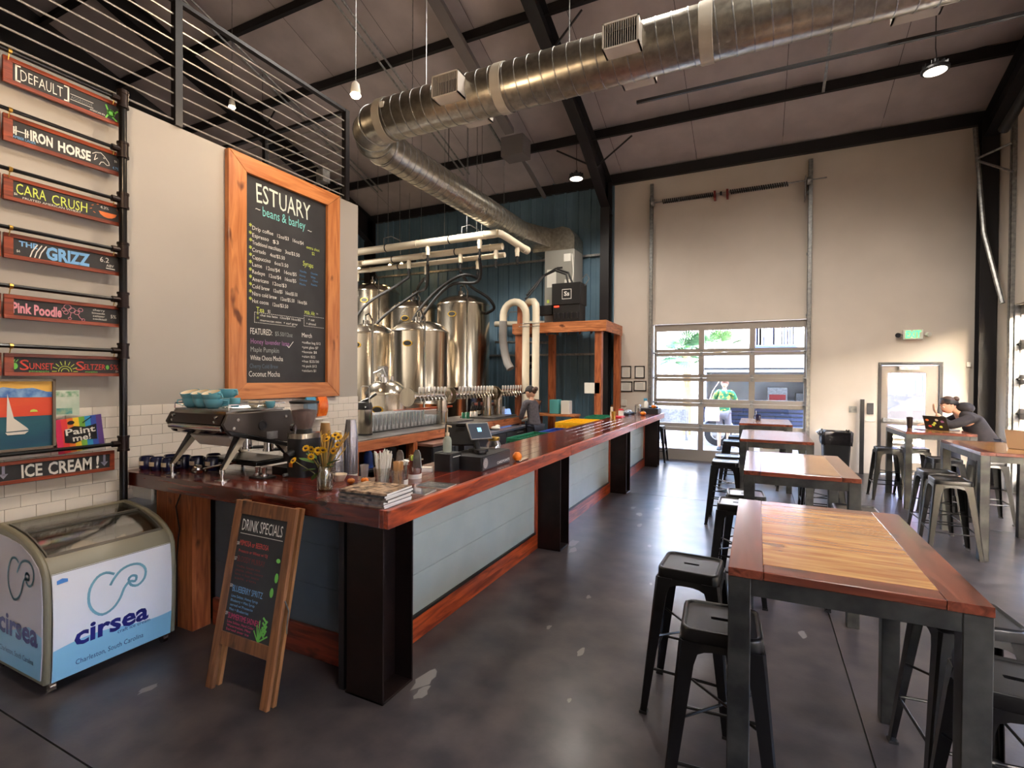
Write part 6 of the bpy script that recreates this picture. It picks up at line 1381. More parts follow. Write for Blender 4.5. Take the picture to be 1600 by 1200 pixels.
# gored elbow
ER = .55; prev = None
ang = [0, 22.5, 45, 67.5, 90]
cen = Vector((DX+ER, DY+ER, DZ))
def ering(a, r=DR):
    a = math.radians(a); c = cen + Vector((-math.cos(a)*ER, -math.sin(a)*ER, 0)); out = Vector((-math.cos(a), -math.sin(a), 0))
    return [c + out*math.cos(2*PI*k/48)*r/ (1) + Vector((0, 0, math.sin(2*PI*k/48)*r)) for k in range(48)]
for a0, a1 in zip(ang, ang[1:]):
    MB().loft([ering(a0), ering(a1)], cap=False).build('elbow_gore', M_duct, dk, ang=20)
    MB().loft([ering(a0-.8, DR+.001), ering(a0-.8, DR+.01), ering(a0+.8, DR+.01), ering(a0+.8, DR+.001)], cap=False).build('elbow_seam', M_galv, dk)
ye = 10.0
MB().cyl((DX, DY+ER, DZ), (DX, ye, DZ), DR, n=48, cap=False).build('duct_section', M_duct, dk)
mb = MB(); y = DY+ER+.05
while y < ye: seam_ring(mb, (DX, y, DZ), (.12, 1, 0), DR); y += .145
mb.build('spiral_seam', M_galv, dk)['kind'] = 'stuff'
sq = lambda cx, cy, cz, w, h, n=48: [ (lambda a: Vector((cx+max(-1, min(1, math.cos(a)*1.42))*w, cy, cz+max(-1, min(1, math.sin(a)*1.42))*h)))(2*PI*k/n) for k in range(n)]
MB().loft([[Vector((DX+math.cos(2*PI*k/48)*DR, ye, DZ+math.sin(2*PI*k/48)*DR)) for k in range(48)], sq(DX+.1, ye+.45, DZ-.02, .28, .2), sq(DX+.3, ye+.8, DZ-.05, .28, .22)], cap=False).build('transition_boot', M_duct, dk, ang=20)
MB().prism([(-4.65, 4.62), (-4.3, 4.62), (-3.66, 4.62), (-3.66, 4.9), (-3.78, 5.08), (-3.95, 5.14), (-4.1, 5.12), (-4.25, 5.1), (-4.65, 5.1)], 10.65, 11.25, 'xz').build('duct_drop', M_duct, dk, ang=20)
for cx in (-3.09, -1.17, 1.14):
    for sg in (-1, 1):
        hx = .17; y0 = DY+sg*(DR-.06); y1 = DY+sg*(DR+.13); zb = DZ-.135; zt = DZ+.11
        off = .0 if sg < 0 else .03
        g_ = MB().box(cx-hx+off, cx-hx+.015+off, y0, y1, zb, zt).box(cx+hx-.015+off, cx+hx+off, y0, y1, zb, zt).box(cx-hx+off, cx+hx+off, y0, y1, zb, zb+.015).box(cx-hx+off, cx+hx+off, y0, y1, zt-.015, zt).build('register_box', mat('white_register', srgb(190,182,172), .5), dk, smooth=False)
        MB().box(cx-hx+.015+off, cx+hx-.015+off, DY+sg*(DR+.0), DY+sg*(DR+.01), zb+.015, zt-.015).build('register_dark', M_dark, g_, smooth=False)
        for k in range(15):
            xx = cx-hx+.03+k*.0205+off
            if sg < 0: MB().obox((xx, y1+.012, (zb+zt)/2), (.003, .022, zt-zb-.04), Matrix.Rotation(.3, 3, 'Z')).build('louvre', MATS['white_register'], g_, smooth=False)
MB().box(DX+.62, DX+.68, DY-DR-.004, DY-DR+.02, DZ+.02, DZ+.09).build('label_patch', M_paper, dk, smooth=False)
for x in (-3.6, -1.8, 0.1, 1.9): MB().cyl((x, DY, DZ+DR), (x, DY, roofz(DY)+.1), .006, n=5).build('hanger_rod', M_galv, dk)
for y in (6.5, 8.2, 9.7): MB().cyl((DX-.2, y, DZ+.15), (DX-.2, y, roofz(y)+.1), .006, n=5).build('hanger_rod', M_galv, dk)
tag(MB().box(-.9, 2.6, -.015, .015, -.015, .015).build('unistrut_rail', M_frame, None, loc=(-.3, 5.5, 4.72)), 'thin metal strut rail running just below the duct', 'rail')
# ================================================================== LAMPS
def bay(x, y, z, label, lit=1.0):
    t = thing('high_bay_light', label, 'pendant light', (x, y, z))
    MB().lathe([(.14, 0), (.15, .01), (.15, .035), (.11, .06), (.06, .09), (.05, .11), (.02, .12)], n=28).build('housing', M_dark, t)
    for k in range(12):
        a = 2*PI*k/12; MB().obox((math.cos(a)*.1, math.sin(a)*.1, .075), (.07, .006, .04), Matrix.Rotation(a, 3, 'Z')).build('fin', M_dark, t, smooth=False)
    MB().lathe([(.0, -.003), (.12, -.002), (.12, .004)], n=28).build('lens', M_baylens, t)
    mb = MB().tube([(0, 0, .12), (.01, 0, .2), (0, 0, .3), (0.0, 0, roofz(y)-z+.12)], .006, n=5); mb.cyl((0, 0, .12), (0, 0, .16), .02, n=8); mb.build('chain', M_dark, t)
    if lit:
        l = bpy.data.lights.new('bay_lamp', 'SPOT'); l.energy = LAMP_W*lit; l.color = (1, .92, .82); l.spot_size = math.radians(150); l.spot_blend = .6; l.shadow_soft_size = .3
        o = bpy.data.objects.new('bay_lamp', l); COL.objects.link(o); o.parent = t; o.location = (0, 0, -.03)
    return t
bay(-3.2, 9.4, 5.62, 'black high bay light hanging by the dark column over the canopy', .5)
bay(2.0, 8.2, 5.7, 'black high bay light hanging at the right of the room', .3)
for i, (x, y, z) in enumerate(((-5.35, 8.2, 5.35), (.9, 3.6, 7.4), (-1.3, 5.6, 7.2), (1.2, .4, 7.6), (-9.0, 7.0, 5.2), (.6, 6.9, 6.9))):  # unseen high bays added as fill for the room and brewhouse
    bay(x, y, z, ['high bay light over the brew tanks, hidden behind the duct', 'high bay light overhead above the foreground table', 'high bay light overhead above the bar', 'high bay light overhead by the right wall', 'high bay light at the far left over the brewhouse', 'high bay light overhead past the foreground table'][i], (1.0, 1.3, 1.3, .8, 9, 1.3)[i])
def pend(x, y, z, label):
    t = thing('pendant_light', label, 'pendant light', (x, y, z))
    MB().lathe([(.035, 0), (.04, .03), (.03, .09), (.012, .11)], n=20).build('shade', M_plaster, t)
    MB().lathe([(.0, -.022), (.03, -.016), (.042, .0), (.036, .01)], n=20).build('bulb', M_lampwhite, t)
    MB().cyl((0, 0, .1), (0, 0, roofz(y)-z+.2), .004, n=5).build('wire', M_galv, t)
    l = bpy.data.lights.new('pendant_lamp', 'POINT'); l.energy = WARM_W; l.color = (1, .72, .45); l.shadow_soft_size = .06
    o = bpy.data.objects.new('pendant_lamp', l); COL.objects.link(o); o.parent = t; o.location = (0, 0, -.09)
pend(-2.95, 3.15, 4.03, 'small lit pendant light hanging in front of the roof beam')
pend(-6.1, 4.3, 5.2, 'small lit pendant light seen through the loft railing bars')
pend(-2.9, 1.2, 3.6, 'small lit pendant over the bar corner, outside the frame')  # unseen pendant added for extra light at the bar corner
pend(-3.2, 4.6, 3.9, 'small lit pendant over the bar aisle') if 0 else None

# ================================================================== TABLES
def make_table(L=1.19, W=.75):
    t = thing('bar_table', 'x', 'table', (0, 0, 0)); H = 1.06; bw = .115; th_ = .032
    hx, hy = W/2, L/2
    for sx in (-1, 1): MB().box(sx*hx, sx*(hx-bw), -hy, hy, H-th_, H).build('border_board', M_tt_red_y, t, bev=.0012, smooth=False)
    for sy in (-1, 1): MB().box(-hx+bw+.001, hx-bw-.001, sy*hy, sy*(hy-bw*.75), H-th_, H).build('border_board', M_tt_red_x, t, bev=.003, smooth=False)
    n = 6; yy0 = -hy+bw*.75+.001; d = (2*hy-1.5*bw-.002)/n
    for k in range(n): MB().box(-hx+bw+.001, hx-bw-.001, yy0+k*d+.0006, yy0+(k+1)*d-.0006, H-th_, H-.0004).build('centre_plank', M_pine_x, t, smooth=False)
    MB().box(-hx+.02, hx-.02, -hy+.02, hy-.02, H-th_-.004, H-th_+.001).build('sub_top', M_tt_red_y, t, smooth=False)
    lw = .076
    for sx in (-1, 1):
        for sy in (-1, 1): MB().box(sx*hx, sx*(hx-lw), sy*(hy-.004), sy*(hy-.004-lw), 0, H-th_).build('leg', M_steelT, t, bev=.003, smooth=False)
    fr = .0635
    for sy in (-1, 1): MB().box(-hx+lw, hx-lw, sy*(hy-.006), sy*(hy-.05), H-th_-fr, H-th_).build('frame_rail', M_steelT, t, bev=.002, smooth=False)
    for sx in (-1, 1): MB().box(sx*hx, sx*(hx-.044), -hy+lw, hy-lw, H-th_-fr, H-th_).build('frame_rail', M_steelT, t, bev=.002, smooth=False)
    return t
T0 = make_table()
spots = [(.286, 2.62, 0, 'steel-legged bar table in the foreground with its plank top fully in view'), (.29, 4.84, 0, 'second bar table in the middle row, half covered by window glare'), (.2, 7.1, .0, 'third bar table in the middle row, just past the glare table'), (.12, 9.45, 0, 'farthest bar table, in front of the roll-up door with a mug on it'), (2.34, 7.02, 0, 'bar table at the right edge with the sunlit patch and laptop'), (2.2, 9.12, 0, 'bar table where the seated woman works, beside the exit door')]
for i, (x, y, rz, lb) in enumerate(spots):
    if i == 0: t = T0; t.location = (x, y, 0); t['label'] = lb; cache(T0)
    else: t = dup(T0, (x, y, 0), rz, lb)
    t['group'] = 'wood-topped bar tables'
# ================================================================== STOOLS
def make_stool():
    t = thing('metal_stool', 'x', 'stool', (0, 0, 0)); H = .76; s = .305
    # seat with raised rim, recessed pan and handle slot
    mb = MB(); R_ = [(s, .045, H-.055), (s, .045, H-.012), (s-.008, .042, H-.003), (s-.02, .038, H), (s-.034, .034, H-.003), (s-.044, .03, H-.009)]
    mb.loft([rr(a, a, r, z, 5) for a, r, z in R_], cap=False); seat = mb.build('seat', M_blackgloss, t, ang=60)
    n = 24; outer = rr(s-.044, s-.044, .03, H-.009, 5); slot = []
    N = len(outer)
    mb = MB(); inner = []
    for p in outer:
        a = math.atan2(p.y, p.x); inner.append(Vector((math.copysign(min(abs(math.cos(a)*.05), .05), math.cos(a)), math.sin(a)*.016, H-.0085)))
    low_ = [Vector((p.x*.96, p.y*.9, H-.03)) for p in inner]
    mb.loft([outer, inner, low_], cap=False); mb.build('seat_pan', M_blackgloss, seat, ang=50)
    mb = MB(); mb.loft([[Vector((p.x*.97, p.y*.97, H-.035)) for p in rr(s, s, .045, 0, 5)], [Vector((p.x*.97, p.y*.97, H-.033)) for p in rr(s, s, .045, 0, 5)]]); mb.build('underside', M_dark, seat)
    # legs : angled L channels
    for sx in (-1, 1):
        for sy in (-1, 1):
            mb = MB(); rings = []
            for t_, w in ((0, .085), (.12, .066), (.5, .052), (1, .034)):
                z = (H-.05)*(1-t_); e = .006+.062*t_ ; px_, py_ = sx*(s/2-.001+e), sy*(s/2-.001+e); tk = .004
                rings.append([Vector((px_-sx*w, py_, z)), Vector((px_-sx*w*.15, py_, z)), Vector((px_, py_-sy*w*.15, z)), Vector((px_, py_-sy*w, z)), Vector((px_-sx*tk, py_-sy*w, z)), Vector((px_-sx*tk, py_-sy*w*.2, z)), Vector((px_-sx*w*.2, py_-sy*tk, z)), Vector((px_-sx*w, py_-sy*tk, z))])
            mb.loft(rings); lg = mb.build('leg', M_blackgloss, t, ang=25)
            px_, py_ = sx*(s/2+.066), sy*(s/2+.066)
            MB().box(px_-sx*.036, px_+sx*.003, py_-sy*.036, py_+sy*.003, 0, .014).build('rubber_foot', M_blackrub, lg, smooth=False)
    # skirts between the legs with an arched lower edge
    for k in range(4):
        mb = MB(); c, sn = math.cos(k*PI/2), math.sin(k*PI/2); up, dn = [], []
        for i in range(9):
            u = -1+2*i/8; x = u*(s/2-.03); z = H-.075-.05*abs(u)**3; y = s/2+.003
            up.append(Vector((x*c-y*sn, x*sn+y*c, H-.05))); yy = y+.006; dn.append(Vector((x*c-yy*sn, x*sn+yy*c, z)))
        mb.add(up+dn, [(i, i+1, 9+i+1, 9+i) for i in range(8)]); mb.build('skirt', M_blackgloss, t, ang=60)
    zr = .235; e = s/2+.006+.062*(1-zr/(H-.05))-.012
    for a, b in (((-e, -e), (e, -e)), ((e, -e), (e, e)), ((e, e), (-e, e)), ((-e, e), (-e, -e))):
        MB().cyl((a[0], a[1], zr), (b[0], b[1], zr), .0075, n=8).build('stretcher', M_blackgloss, t)
    zr = .40; e = s/2+.006+.062*(1-zr/(H-.05))-.02
    for sg in (-1, 1): MB().cyl((-e, -e*sg, zr-.008*sg), (e, e*sg, zr-.008*sg), .006, n=6).build('cross_brace', M_blackgloss, t)
    return t
S0 = make_stool()
st_spots = [(-.125, 2.27, .06, 'black metal stool nearest the viewer on the left of the foreground table'),
 (-.31, 2.88, -.04, 'black metal stool just behind the nearest one, left of the foreground table'),
 (-.13, 4.5, .0, 'black metal stool mostly hidden behind the left rear corner of the foreground table'),
 (-.08, 4.9, .08, 'black metal stool whose shiny seat shows at the left leg of the second table'),
 (-.34, 6.72, .0, 'black metal stool left of the third table, nearer of two in the glare'),
 (-.34, 7.2, .05, 'black metal stool left of the third table, farther of two in the glare'),
 (-.34, 8.98, .0, 'black metal stool left of the farthest table, nearer one by the roll-up door'),
 (-.3, 9.75, .0, 'black metal stool left of the farthest table, against the roll-up door'),
 (.8, 2.26, -.08, 'black metal stool at the right bottom corner beside the foreground table'),
 (.83, 2.82, .1, 'black metal stool behind the right front leg of the foreground table'),
 (.7, 4.68, .0, 'black metal stool with pale glare on its seat, right of second table'),
 (.72, 6.9, .0, 'black metal stool at the right of the third table, nearer'),
 (.7, 7.4, .0, 'black metal stool at the right of the third table, farther'),
 (.5, 9.2, .0, 'black metal stool at the right of the farthest table'),
 (1.78, 6.6, -.03, 'black metal stool in the front of the pair left of the laptop table'),
 (1.8, 7.1, .04, 'black metal stool at the back of the pair left of the laptop table'),
 (1.75, 9.2, .0, 'black metal stool left of the woman\'s table, front one by the exit door'),
 (2.12, 9.4, .0, 'black metal stool under the woman\'s table by the exit door'),
 (2.18, 8.3, .1, 'black metal stool between the two right tables, left one'),
 (2.62, 8.35, .0, 'black metal stool between the two right tables, right one'),
 (-1.93, 11.12, .0, 'black metal stool alone between the bar end and the roll-up door'),
 (1.25, 2.35, .1, 'black metal stool outside the frame at the right') if 0 else (3.0, 6.6, .0, 'black metal stool at the far side of the laptop table')]
S0['group'] = 'black metal stools'
cache(S0)
for i, (x, y, rz, lb) in enumerate(st_spots):
    o = S0 if i == 0 else dup(S0)
    o.location = (x, y, 0); o.rotation_euler = (0, 0, rz); o['label'] = lb
# mug, phone, bin etc
t = thing('dark_mug', 'dark mug with a pale straw on the farthest table', 'mug', (.02, 9.62, 1.061)); MB().lathe([(.04, 0), (.044, .01), (.044, .1), (.04, .1), (.038, .01)], n=18).build('body', M_navy, t); MB().tube([(-.042, 0, .08), (-.07, 0, .07), (-.07, 0, .03), (-.042, 0, .02)], .006, n=6).build('handle', M_navy, t); MB().cyl((-.02, 0, .02), (-.035, 0, .16), .005, n=6).build('straw', M_paper, t)
tb = thing('trash_bin', 'black plastic bin with a bag folded over its rim', 'bin', (1.28, 10.75, 0))
MB().loft([rr(.36, .36, .04, 0, 3), rr(.44, .44, .05, .78, 3)]).build('body', M_dark, tb)
mb = MB(); mb.loft([[Vector((p.x*(1+.03*math.sin(i*1.9)), p.y*(1+.03*math.sin(i*2.3)), z+.012*math.sin(i*1.3+z*30))) for i, p in enumerate(rr(w, w, .05, 0, 8))] for w, z in ((.45, .6), (.47, .68), (.47, .76), (.475, .83), (.44, .845), (.41, .8), (.4, .7))], cap=False); mb.build('bag', mat('shiny_black_bag', srgb(28,26,28), .18, bump=.4, bs=18), tb, ang=80)
MB().tube([(-.24, -.1, .75), (-.3, -.12, .82), (-.24, -.1, .86)], .02, n=6).build('bag_knot', M_galv, tb)
sg = thing('floor_poster', 'white poster board with a small photo standing behind the second table', 'sign', (.3, 10.3, 0))
MB().box(-.25, .25, -.01, .01, .02, .75).build('board', M_paper, sg, smooth=False); MB().box(-.2, .0, -.014, -.01, .5, .7).build('photo_print', M_brown, sg, smooth=False)
MB().box(-.2, -.15, -.06, .1, 0, .03).box(.15, .2, -.06, .1, 0, .03).build('foot', M_galv, sg)
la = thing('sticker_laptop', 'dark laptop covered with colourful stickers in front of the seated woman', 'laptop', (2.3, 9.02, 1.061), -.8)
MB().box(-.15, .15, -.02, .2, 0, .014).build('keyboard_base', M_galv, la, bev=.003)
lr_ = Matrix.Rotation(math.radians(-28), 3, 'X') if 0 else Matrix.Rotation(math.radians(22), 3, 'X')
MB().obox((0, -.06, .1), (.3, .008, .21), lr_).build('lid', M_dark, la, bev=.003)
for k, (x, z, c) in enumerate(((-.1, .04, 'orange'), (-.03, -.03, 'ly'), (.06, -.05, 'ly'), (.02, .05, 'paper'), (.09, .03, 'violet'), (-.08, -.05, 'red'), (-.01, .0, 'ly'))):
    m = {'orange': M_lo, 'ly': M_ly, 'paper': M_paper, 'violet': M_lv, 'red': M_lr}[c]
    mb = MB(); ctr = Vector((0, -.06, .1)) + lr_ @ Vector((x, -.0045, z)); pts = [ctr + lr_ @ Vector((math.cos(2*PI*q/9)*.02*random.uniform(.8, 1.5), 0, math.sin(2*PI*q/9)*.017)) for q in range(9)]
    mb.add(pts, [tuple(range(9))]); mb.build('sticker', m, la, smooth=False, fix=False)
t = thing('travel_cup', 'tall dark tumbler on the table left of the sticker laptop', 'cup', (2.0, 9.15, 1.061)); MB().lathe([(.03, 0), (.038, .15), (.038, .16), (.02, .165)], n=16).build('body', M_rust, t)
t = thing('phone', 'phone lying on the table beside the tumbler', 'phone', (2.08, 8.98, 1.061), .3); MB().box(-.035, .035, -.07, .07, 0, .008).build('body', M_dark, t, bev=.002)
t = thing('open_laptop', 'silver laptop at the right edge with its lid to the viewer', 'laptop', (2.46, 6.85, 1.061), -.75); MB().box(-.15, .15, -.02, .2, 0, .014).build('keyboard_base', M_galv, t, bev=.003); MB().obox((0, -.055, .1), (.3, .008, .21), Matrix.Rotation(math.radians(20), 3, 'X')).build('lid', mat('warm_silver', srgb(190,180,166), .35, metal=.5), t, bev=.003)
t = thing('water_bottle', 'grey flask behind the silver laptop at the right edge', 'bottle', (2.62, 7.2, 1.061)); MB().lathe([(.05, 0), (.052, .16), (.035, .2), (.035, .23)], n=18).build('body', M_darkgrey, t)
t = thing('tote_bag', 'slumped dark bag on the floor under the woman\'s table', 'bag', (2.35, 8.75, .0)); MB().loft([rr(.3, .2, .08, 0, 4), rr(.36, .26, .1, .12, 4), rr(.26, .16, .07, .3, 4), rr(.1, .05, .02, .38, 4)]).build('body', M_dark, t)
# ================================================================== PEOPLE
def skin(name, V, E_, m, parent, root, sub=2, label=None):
    """V: {name: (pos, rx, ry)}; one continuous skinned surface"""
    ks = list(V); me = bpy.data.meshes.new(name)
    me.from_pydata([V[k][0] for k in ks], [(ks.index(a), ks.index(b)) for a, b in E_], []); me.materials.append(m)
    o = bpy.data.objects.new(name, me); COL.objects.link(o); o.parent = parent
    sm_ = o.modifiers.new('skin', 'SKIN'); sm_.use_smooth_shade = True; sm_.branch_smoothing = .6
    if not me.skin_vertices: me.skin_vertices.new() if hasattr(me.skin_vertices, 'new') else None
    for i, k in enumerate(ks):
        d = me.skin_vertices[0].data[i]; d.radius = (V[k][1], V[k][2] if len(V[k]) > 2 else V[k][1]); d.use_root = (k == root)
    sd_ = o.modifiers.new('sub', 'SUBSURF'); sd_.levels = sub; sd_.render_levels = sub
    if label: o['label'] = label
    return o
class Fig:
    """frame: f = facing, s = the figure's own right, z up"""
    def __init__(s, f): s.f = Vector(f).normalized(); s.s = s.f.cross(Vector((0, 0, 1))).normalized()
    def p(s, a, b, z): return s.f*a + s.s*b + Vector((0, 0, z))
def hand(fg, w, d, up, m, parent, r=.009, curl=.5):
    """palm and five fingers from wrist point w along d; up = back-of-hand normal"""
    d = Vector(d).normalized(); up = Vector(up).normalized(); sd = d.cross(up).normalized(); V = {'w': (w, .022, .016), 'p': (w+d*.05, .03, .014)}; E_ = [('w', 'p')]
    for i, (o_, L) in enumerate(((-.03, .062), (-.01, .074), (.01, .07), (.029, .055))):
        a = w+d*.085+sd*o_; V['a%d' % i] = (a, r*1.1); V['b%d' % i] = (a+d*L*.5-up*L*.2*curl, r); V['c%d' % i] = (a+d*L*.8-up*L*.6*curl, r*.8)
        E_ += [('p', 'a%d' % i), ('a%d' % i, 'b%d' % i), ('b%d' % i, 'c%d' % i)]
    V['t0'] = (w+d*.03-sd*.04, r*1.2); V['t1'] = (w+d*.065-sd*.055-up*.01, r); E_ += [('p', 't0'), ('t0', 't1')]
    return skin('hand', V, E_, m, parent, 'p', 1)
def head(fg, c, look, m, hairm, parent, cap=None, hair='bun', r=.095):
    """head mesh with brow, nose, chin, ears; look = facing of the head"""
    lk = Vector(look).normalized(); sd = lk.cross(Vector((0, 0, 1))).normalized(); up = sd.cross(lk).normalized(); n, q = 20, 14; rings = []
    for i in range(q+1):
        a = PI*i/q; a = min(max(a, .06), PI-.06); h = -math.cos(a)*1.25; w = math.sin(a); ring = []
        for k in range(n):
            b = 2*PI*k/n; x = math.cos(b)*w*1.02; y = math.sin(b)*w*.78
            if h < -.3: x -= (.12 if x < 0 else 0)*(-h); y *= 1-.18*(-h-.3); x += .1*(-h-.3)
            if x > .0 and abs(y) < .16 and -.45 < h < .12: x += .24*(1-abs(y)/.16)*(1-abs(h+.25)/.37 if h < .12 else 0)
            if x > 0 and .05 < h < .3 and .15 < abs(y) < .5: x -= .06
            if x > 0 and -.75 < h < -.55 and abs(y) < .3: x += .05
            ring.append(c + (lk*x + sd*y + up*h)*r)
        rings.append(ring)
    hd = MB().loft(rings).build('head', m, parent, ang=180)
    for sg in (-1, 1):
        e = MB().sphere(c + (lk*.86+sd*.3*sg+up*.12)*r, .012, 8, 6).build('eye', M_paper, hd); MB().sphere(c + (lk*.97+sd*.31*sg+up*.12)*r, .006, 6, 5).build('iris', M_dark, hd)
        MB().sphere(c + (sd*.8*sg+up*-.02)*r, .02, 8, 6, (1, .5, 1.3)).build('ear', m, hd)
    MB().tube([c+(lk*.93+sd*-.22+up*-.62)*r, c+(lk*1.0+up*-.64)*r, c+(lk*.93+sd*.22+up*-.62)*r], .006, n=6).build('mouth', M_lr, hd)
    V = []; rings = []
    for i in range(9):
        a = PI*i/8; a = min(max(a, .06), PI-.06); h = -math.cos(a); w = math.sin(a); ring = []
        for k in range(20):
            b = 2*PI*k/20; x = math.cos(b)*w*1.02-.12; y = math.sin(b)*w*.88; z = h*1.0+.32
            if x > .45 and h < .35: z = max(z, .62)
            if x > .1 and h < .1: z = max(z, .35)
            ring.append(c + (lk*x + sd*y + up*z)*r*1.04)
        rings.append(ring)
    MB().loft(rings).build('hair' if cap is None else 'cap', hairm if cap is None else cap, hd, ang=180)
    if cap is not None and hair != 'none':
        MB().obox(c + (lk*1.15+up*.5)*r, (.09, .12, .012), Matrix((lk, sd, up)).transposed()).build('cap_brim', cap, hd, bev=.004)
        MB().sphere(c + (lk*-.9+up*-.1)*r, .06, 12, 8, (1, 1, 1.1)).sphere(c + (lk*-1.5+up*-.0)*r, .045, 12, 8).build('hair', hairm, hd)
    return hd
M_sweat = mat('charcoal_sweatshirt', srgb(88,84,90), .9, c2=srgb(70,66,74), ns=30, bump=.2, bs=40)
M_jean = mat('dark_denim', srgb(40,44,60), .8)
M_hood = mat('washed_black_hoodie', srgb(46,40,42), .9, c2=srgb(34,30,32), ns=8, bump=.3, bs=20)
M_shoe = mat('black_shoe', srgb(24,24,26), .6)
def stander(name, label, loc, face, m_top, m_leg, hand_l, hand_r, hgt=1.6, lean=.06, look=None, cap=None, hair='bun', hairm=None, shorts=False, elbow_out=.05, gz=0.):
    t = thing(name, label, 'person', loc); fg = Fig(face); P = fg.p; k = hgt/1.7
    sh = 1.4*k; hipz = .9*k
    el = {}
    neck = P(lean*1.1, 0, 1.47*k)
    for sg, hnd in ((-1, hand_l), (1, hand_r)):
        S = P(lean, .17*k*sg, sh-.02); H_ = Vector(hnd)-Vector(loc); mid = (S+H_)/2; d = (H_-S); L = .56*k; off = math.sqrt(max(.0004, (L/2)**2-(d.length/2)**2)) if d.length < L else .02
        E2 = mid + (Vector((0, 0, -1))*.8 + fg.s*sg*.5 - fg.f*.2).normalized()*off; el[sg] = (S, E2, H_)
    V = {'pel': (P(0, 0, hipz), .13*k, .1*k), 'wa': (P(lean*.3, 0, 1.08*k), .12*k, .09*k), 'ch': (P(lean*.8, 0, 1.28*k), .15*k, .1*k), 'nb': (P(lean, 0, 1.42*k), .07*k, .06*k), 'nk': (neck, .045*k), 'hd': (neck+P(.02, 0, .09*k), .05*k)}
    E_ = [('pel', 'wa'), ('wa', 'ch'), ('ch', 'nb'), ('nb', 'nk'), ('nk', 'hd')]
    for sg, n in ((-1, 'l'), (1, 'r')):
        S, E2, H_ = el[sg]
        V.update({'s'+n: (S, .055*k), 'e'+n: (E2, .038*k), 'h'+n: (H_, .022*k), 'hp'+n: (P(0, .09*k*sg, hipz-.04), .08*k), 'k'+n: (P(.02, .1*k*sg, .48*k), .055*k), 'a'+n: (P(-.02, .1*k*sg, .08), .035*k), 'f'+n: (P(.12, .11*k*sg, .035), .03*k)})
        E_ += [('nb', 's'+n), ('s'+n, 'e'+n), ('e'+n, 'h'+n), ('pel', 'hp'+n), ('hp'+n, 'k'+n), ('k'+n, 'a'+n), ('a'+n, 'f'+n)]
    skin('body', V, E_, M_skin, t, 'pel')
    g_ = 1.18
    W = {q: V[q] for q in ('wa', 'ch', 'sl', 'sr', 'el', 'er')}
    T_ = {q: (V[q][0],)+tuple(r*g_+.008 for r in V[q][1:]) for q in ('pel', 'wa', 'ch', 'sl', 'sr', 'el', 'er')}; T_['nb'] = (V['nb'][0], .095*k, .085*k)
    for n in ('l', 'r'):
        a_, b_ = V['e'+n][0], V['h'+n][0]
        if not shorts: T_['h'+n] = (a_.lerp(b_, .88), .034*k)
    TE = [('pel', 'wa'), ('wa', 'ch'), ('ch', 'nb'), ('nb', 'sl'), ('nb', 'sr'), ('sl', 'el'), ('sr', 'er')] + ([] if shorts else [('el', 'hl'), ('er', 'hr')])
    skin('top', T_, TE, m_top, t, 'wa')
    G = {'pel': (V['pel'][0]-Vector((0, 0, .02)), .14*k, .115*k)}
    for n in ('l', 'r'):
        G['hp'+n] = (V['hp'+n][0], .095*k); G['k'+n] = (V['k'+n][0], .075*k)
        if not shorts: G['a'+n] = (V['a'+n][0]+Vector((0, 0, .03)), .055*k)
    skin('trousers' if not shorts else 'shorts', G, [('pel', 'hpl'), ('pel', 'hpr'), ('hpl', 'kl'), ('hpr', 'kr')] + ([] if shorts else [('kl', 'al'), ('kr', 'ar')]), m_leg, t, 'pel')
    for n in ('l', 'r'):
        a_, b_ = V['a'+n][0], V['f'+n][0]
        MB().loft([[Vector((p.x, p.y, z)) + P(.05, 0, 0) + Vector((a_.x, a_.y, 0)) for p in rr(.2, .2, .04, 0, 3)] if 0 else [Vector((a_.x, a_.y, 0)) + fg.f*(p.x+.05) + fg.s*p.y + Vector((0, 0, z)) for p in rr(w, d, .04, 0, 3)] for z, w, d in ((0.001, .27*k, .1*k), (.03, .27*k, .1*k), (.07, .2*k, .085*k), (.1, .11*k, .08*k))]).build('shoe', M_shoe, t)
    for sg, n in ((-1, 'l'), (1, 'r')):
        hand(fg, V['h'+n][0], (V['h'+n][0]-V['e'+n][0]), Vector((0, 0, 1)) if abs((V['h'+n][0]-V['e'+n][0]).normalized().z) < .9 else fg.f, M_skin, t)
    lk = look or (fg.f + Vector((0, 0, -.35)))
    head(fg, neck+P(.035, 0, .125*k), lk, M_skin, hairm or M_hair, t, cap=cap, hair=hair)
    return t
stander('bartender', 'bartender in a charcoal sweatshirt and dark cap looking down at a laptop', (-3.8, 8.85, 0), (-.9, .45, 0), M_sweat, M_jean, (-4.12, 8.95, 1.0), (-4.1, 9.25, .99), 1.58, .1, look=(-.85, .1, -.45), cap=mat('black_cap', srgb(34,28,28), .8))
bpy.data.objects['bartender'].name = 'person'
M_plaid = mat('green_plaid_shirt', srgb(14,104,66), .8, c2=srgb(196,186,60), ns=14, mix=(.52, .6))
p2 = stander('person', 'customer in a green plaid shirt and shorts at the food truck outside', (-.74, 13.6, 0), (.1, 1, 0), M_plaid, mat('grey_shorts', srgb(120,112,116), .8), (-.95, 14.0, 1.1), (-.5, 14.0, 1.15), 1.76, .05, cap=None, hairm=mat('auburn_hair', srgb(120,76,56), .7), shorts=True)
tag(MB().loft([rr(.34, .16, .03, 0, 3), rr(.36, .2, .04, .2, 3), rr(.3, .08, .02, .38, 3)]).tube([(-.12, 0, .36), (0, .0, .75), (.16, .0, 1.0)], .015, n=6).build('shoulder_bag', mat('beige_canvas', srgb(206,176,160), .8), None, loc=(-1.0, 13.55, .72)), 'beige shoulder bag worn by the customer in the plaid shirt', 'bag')
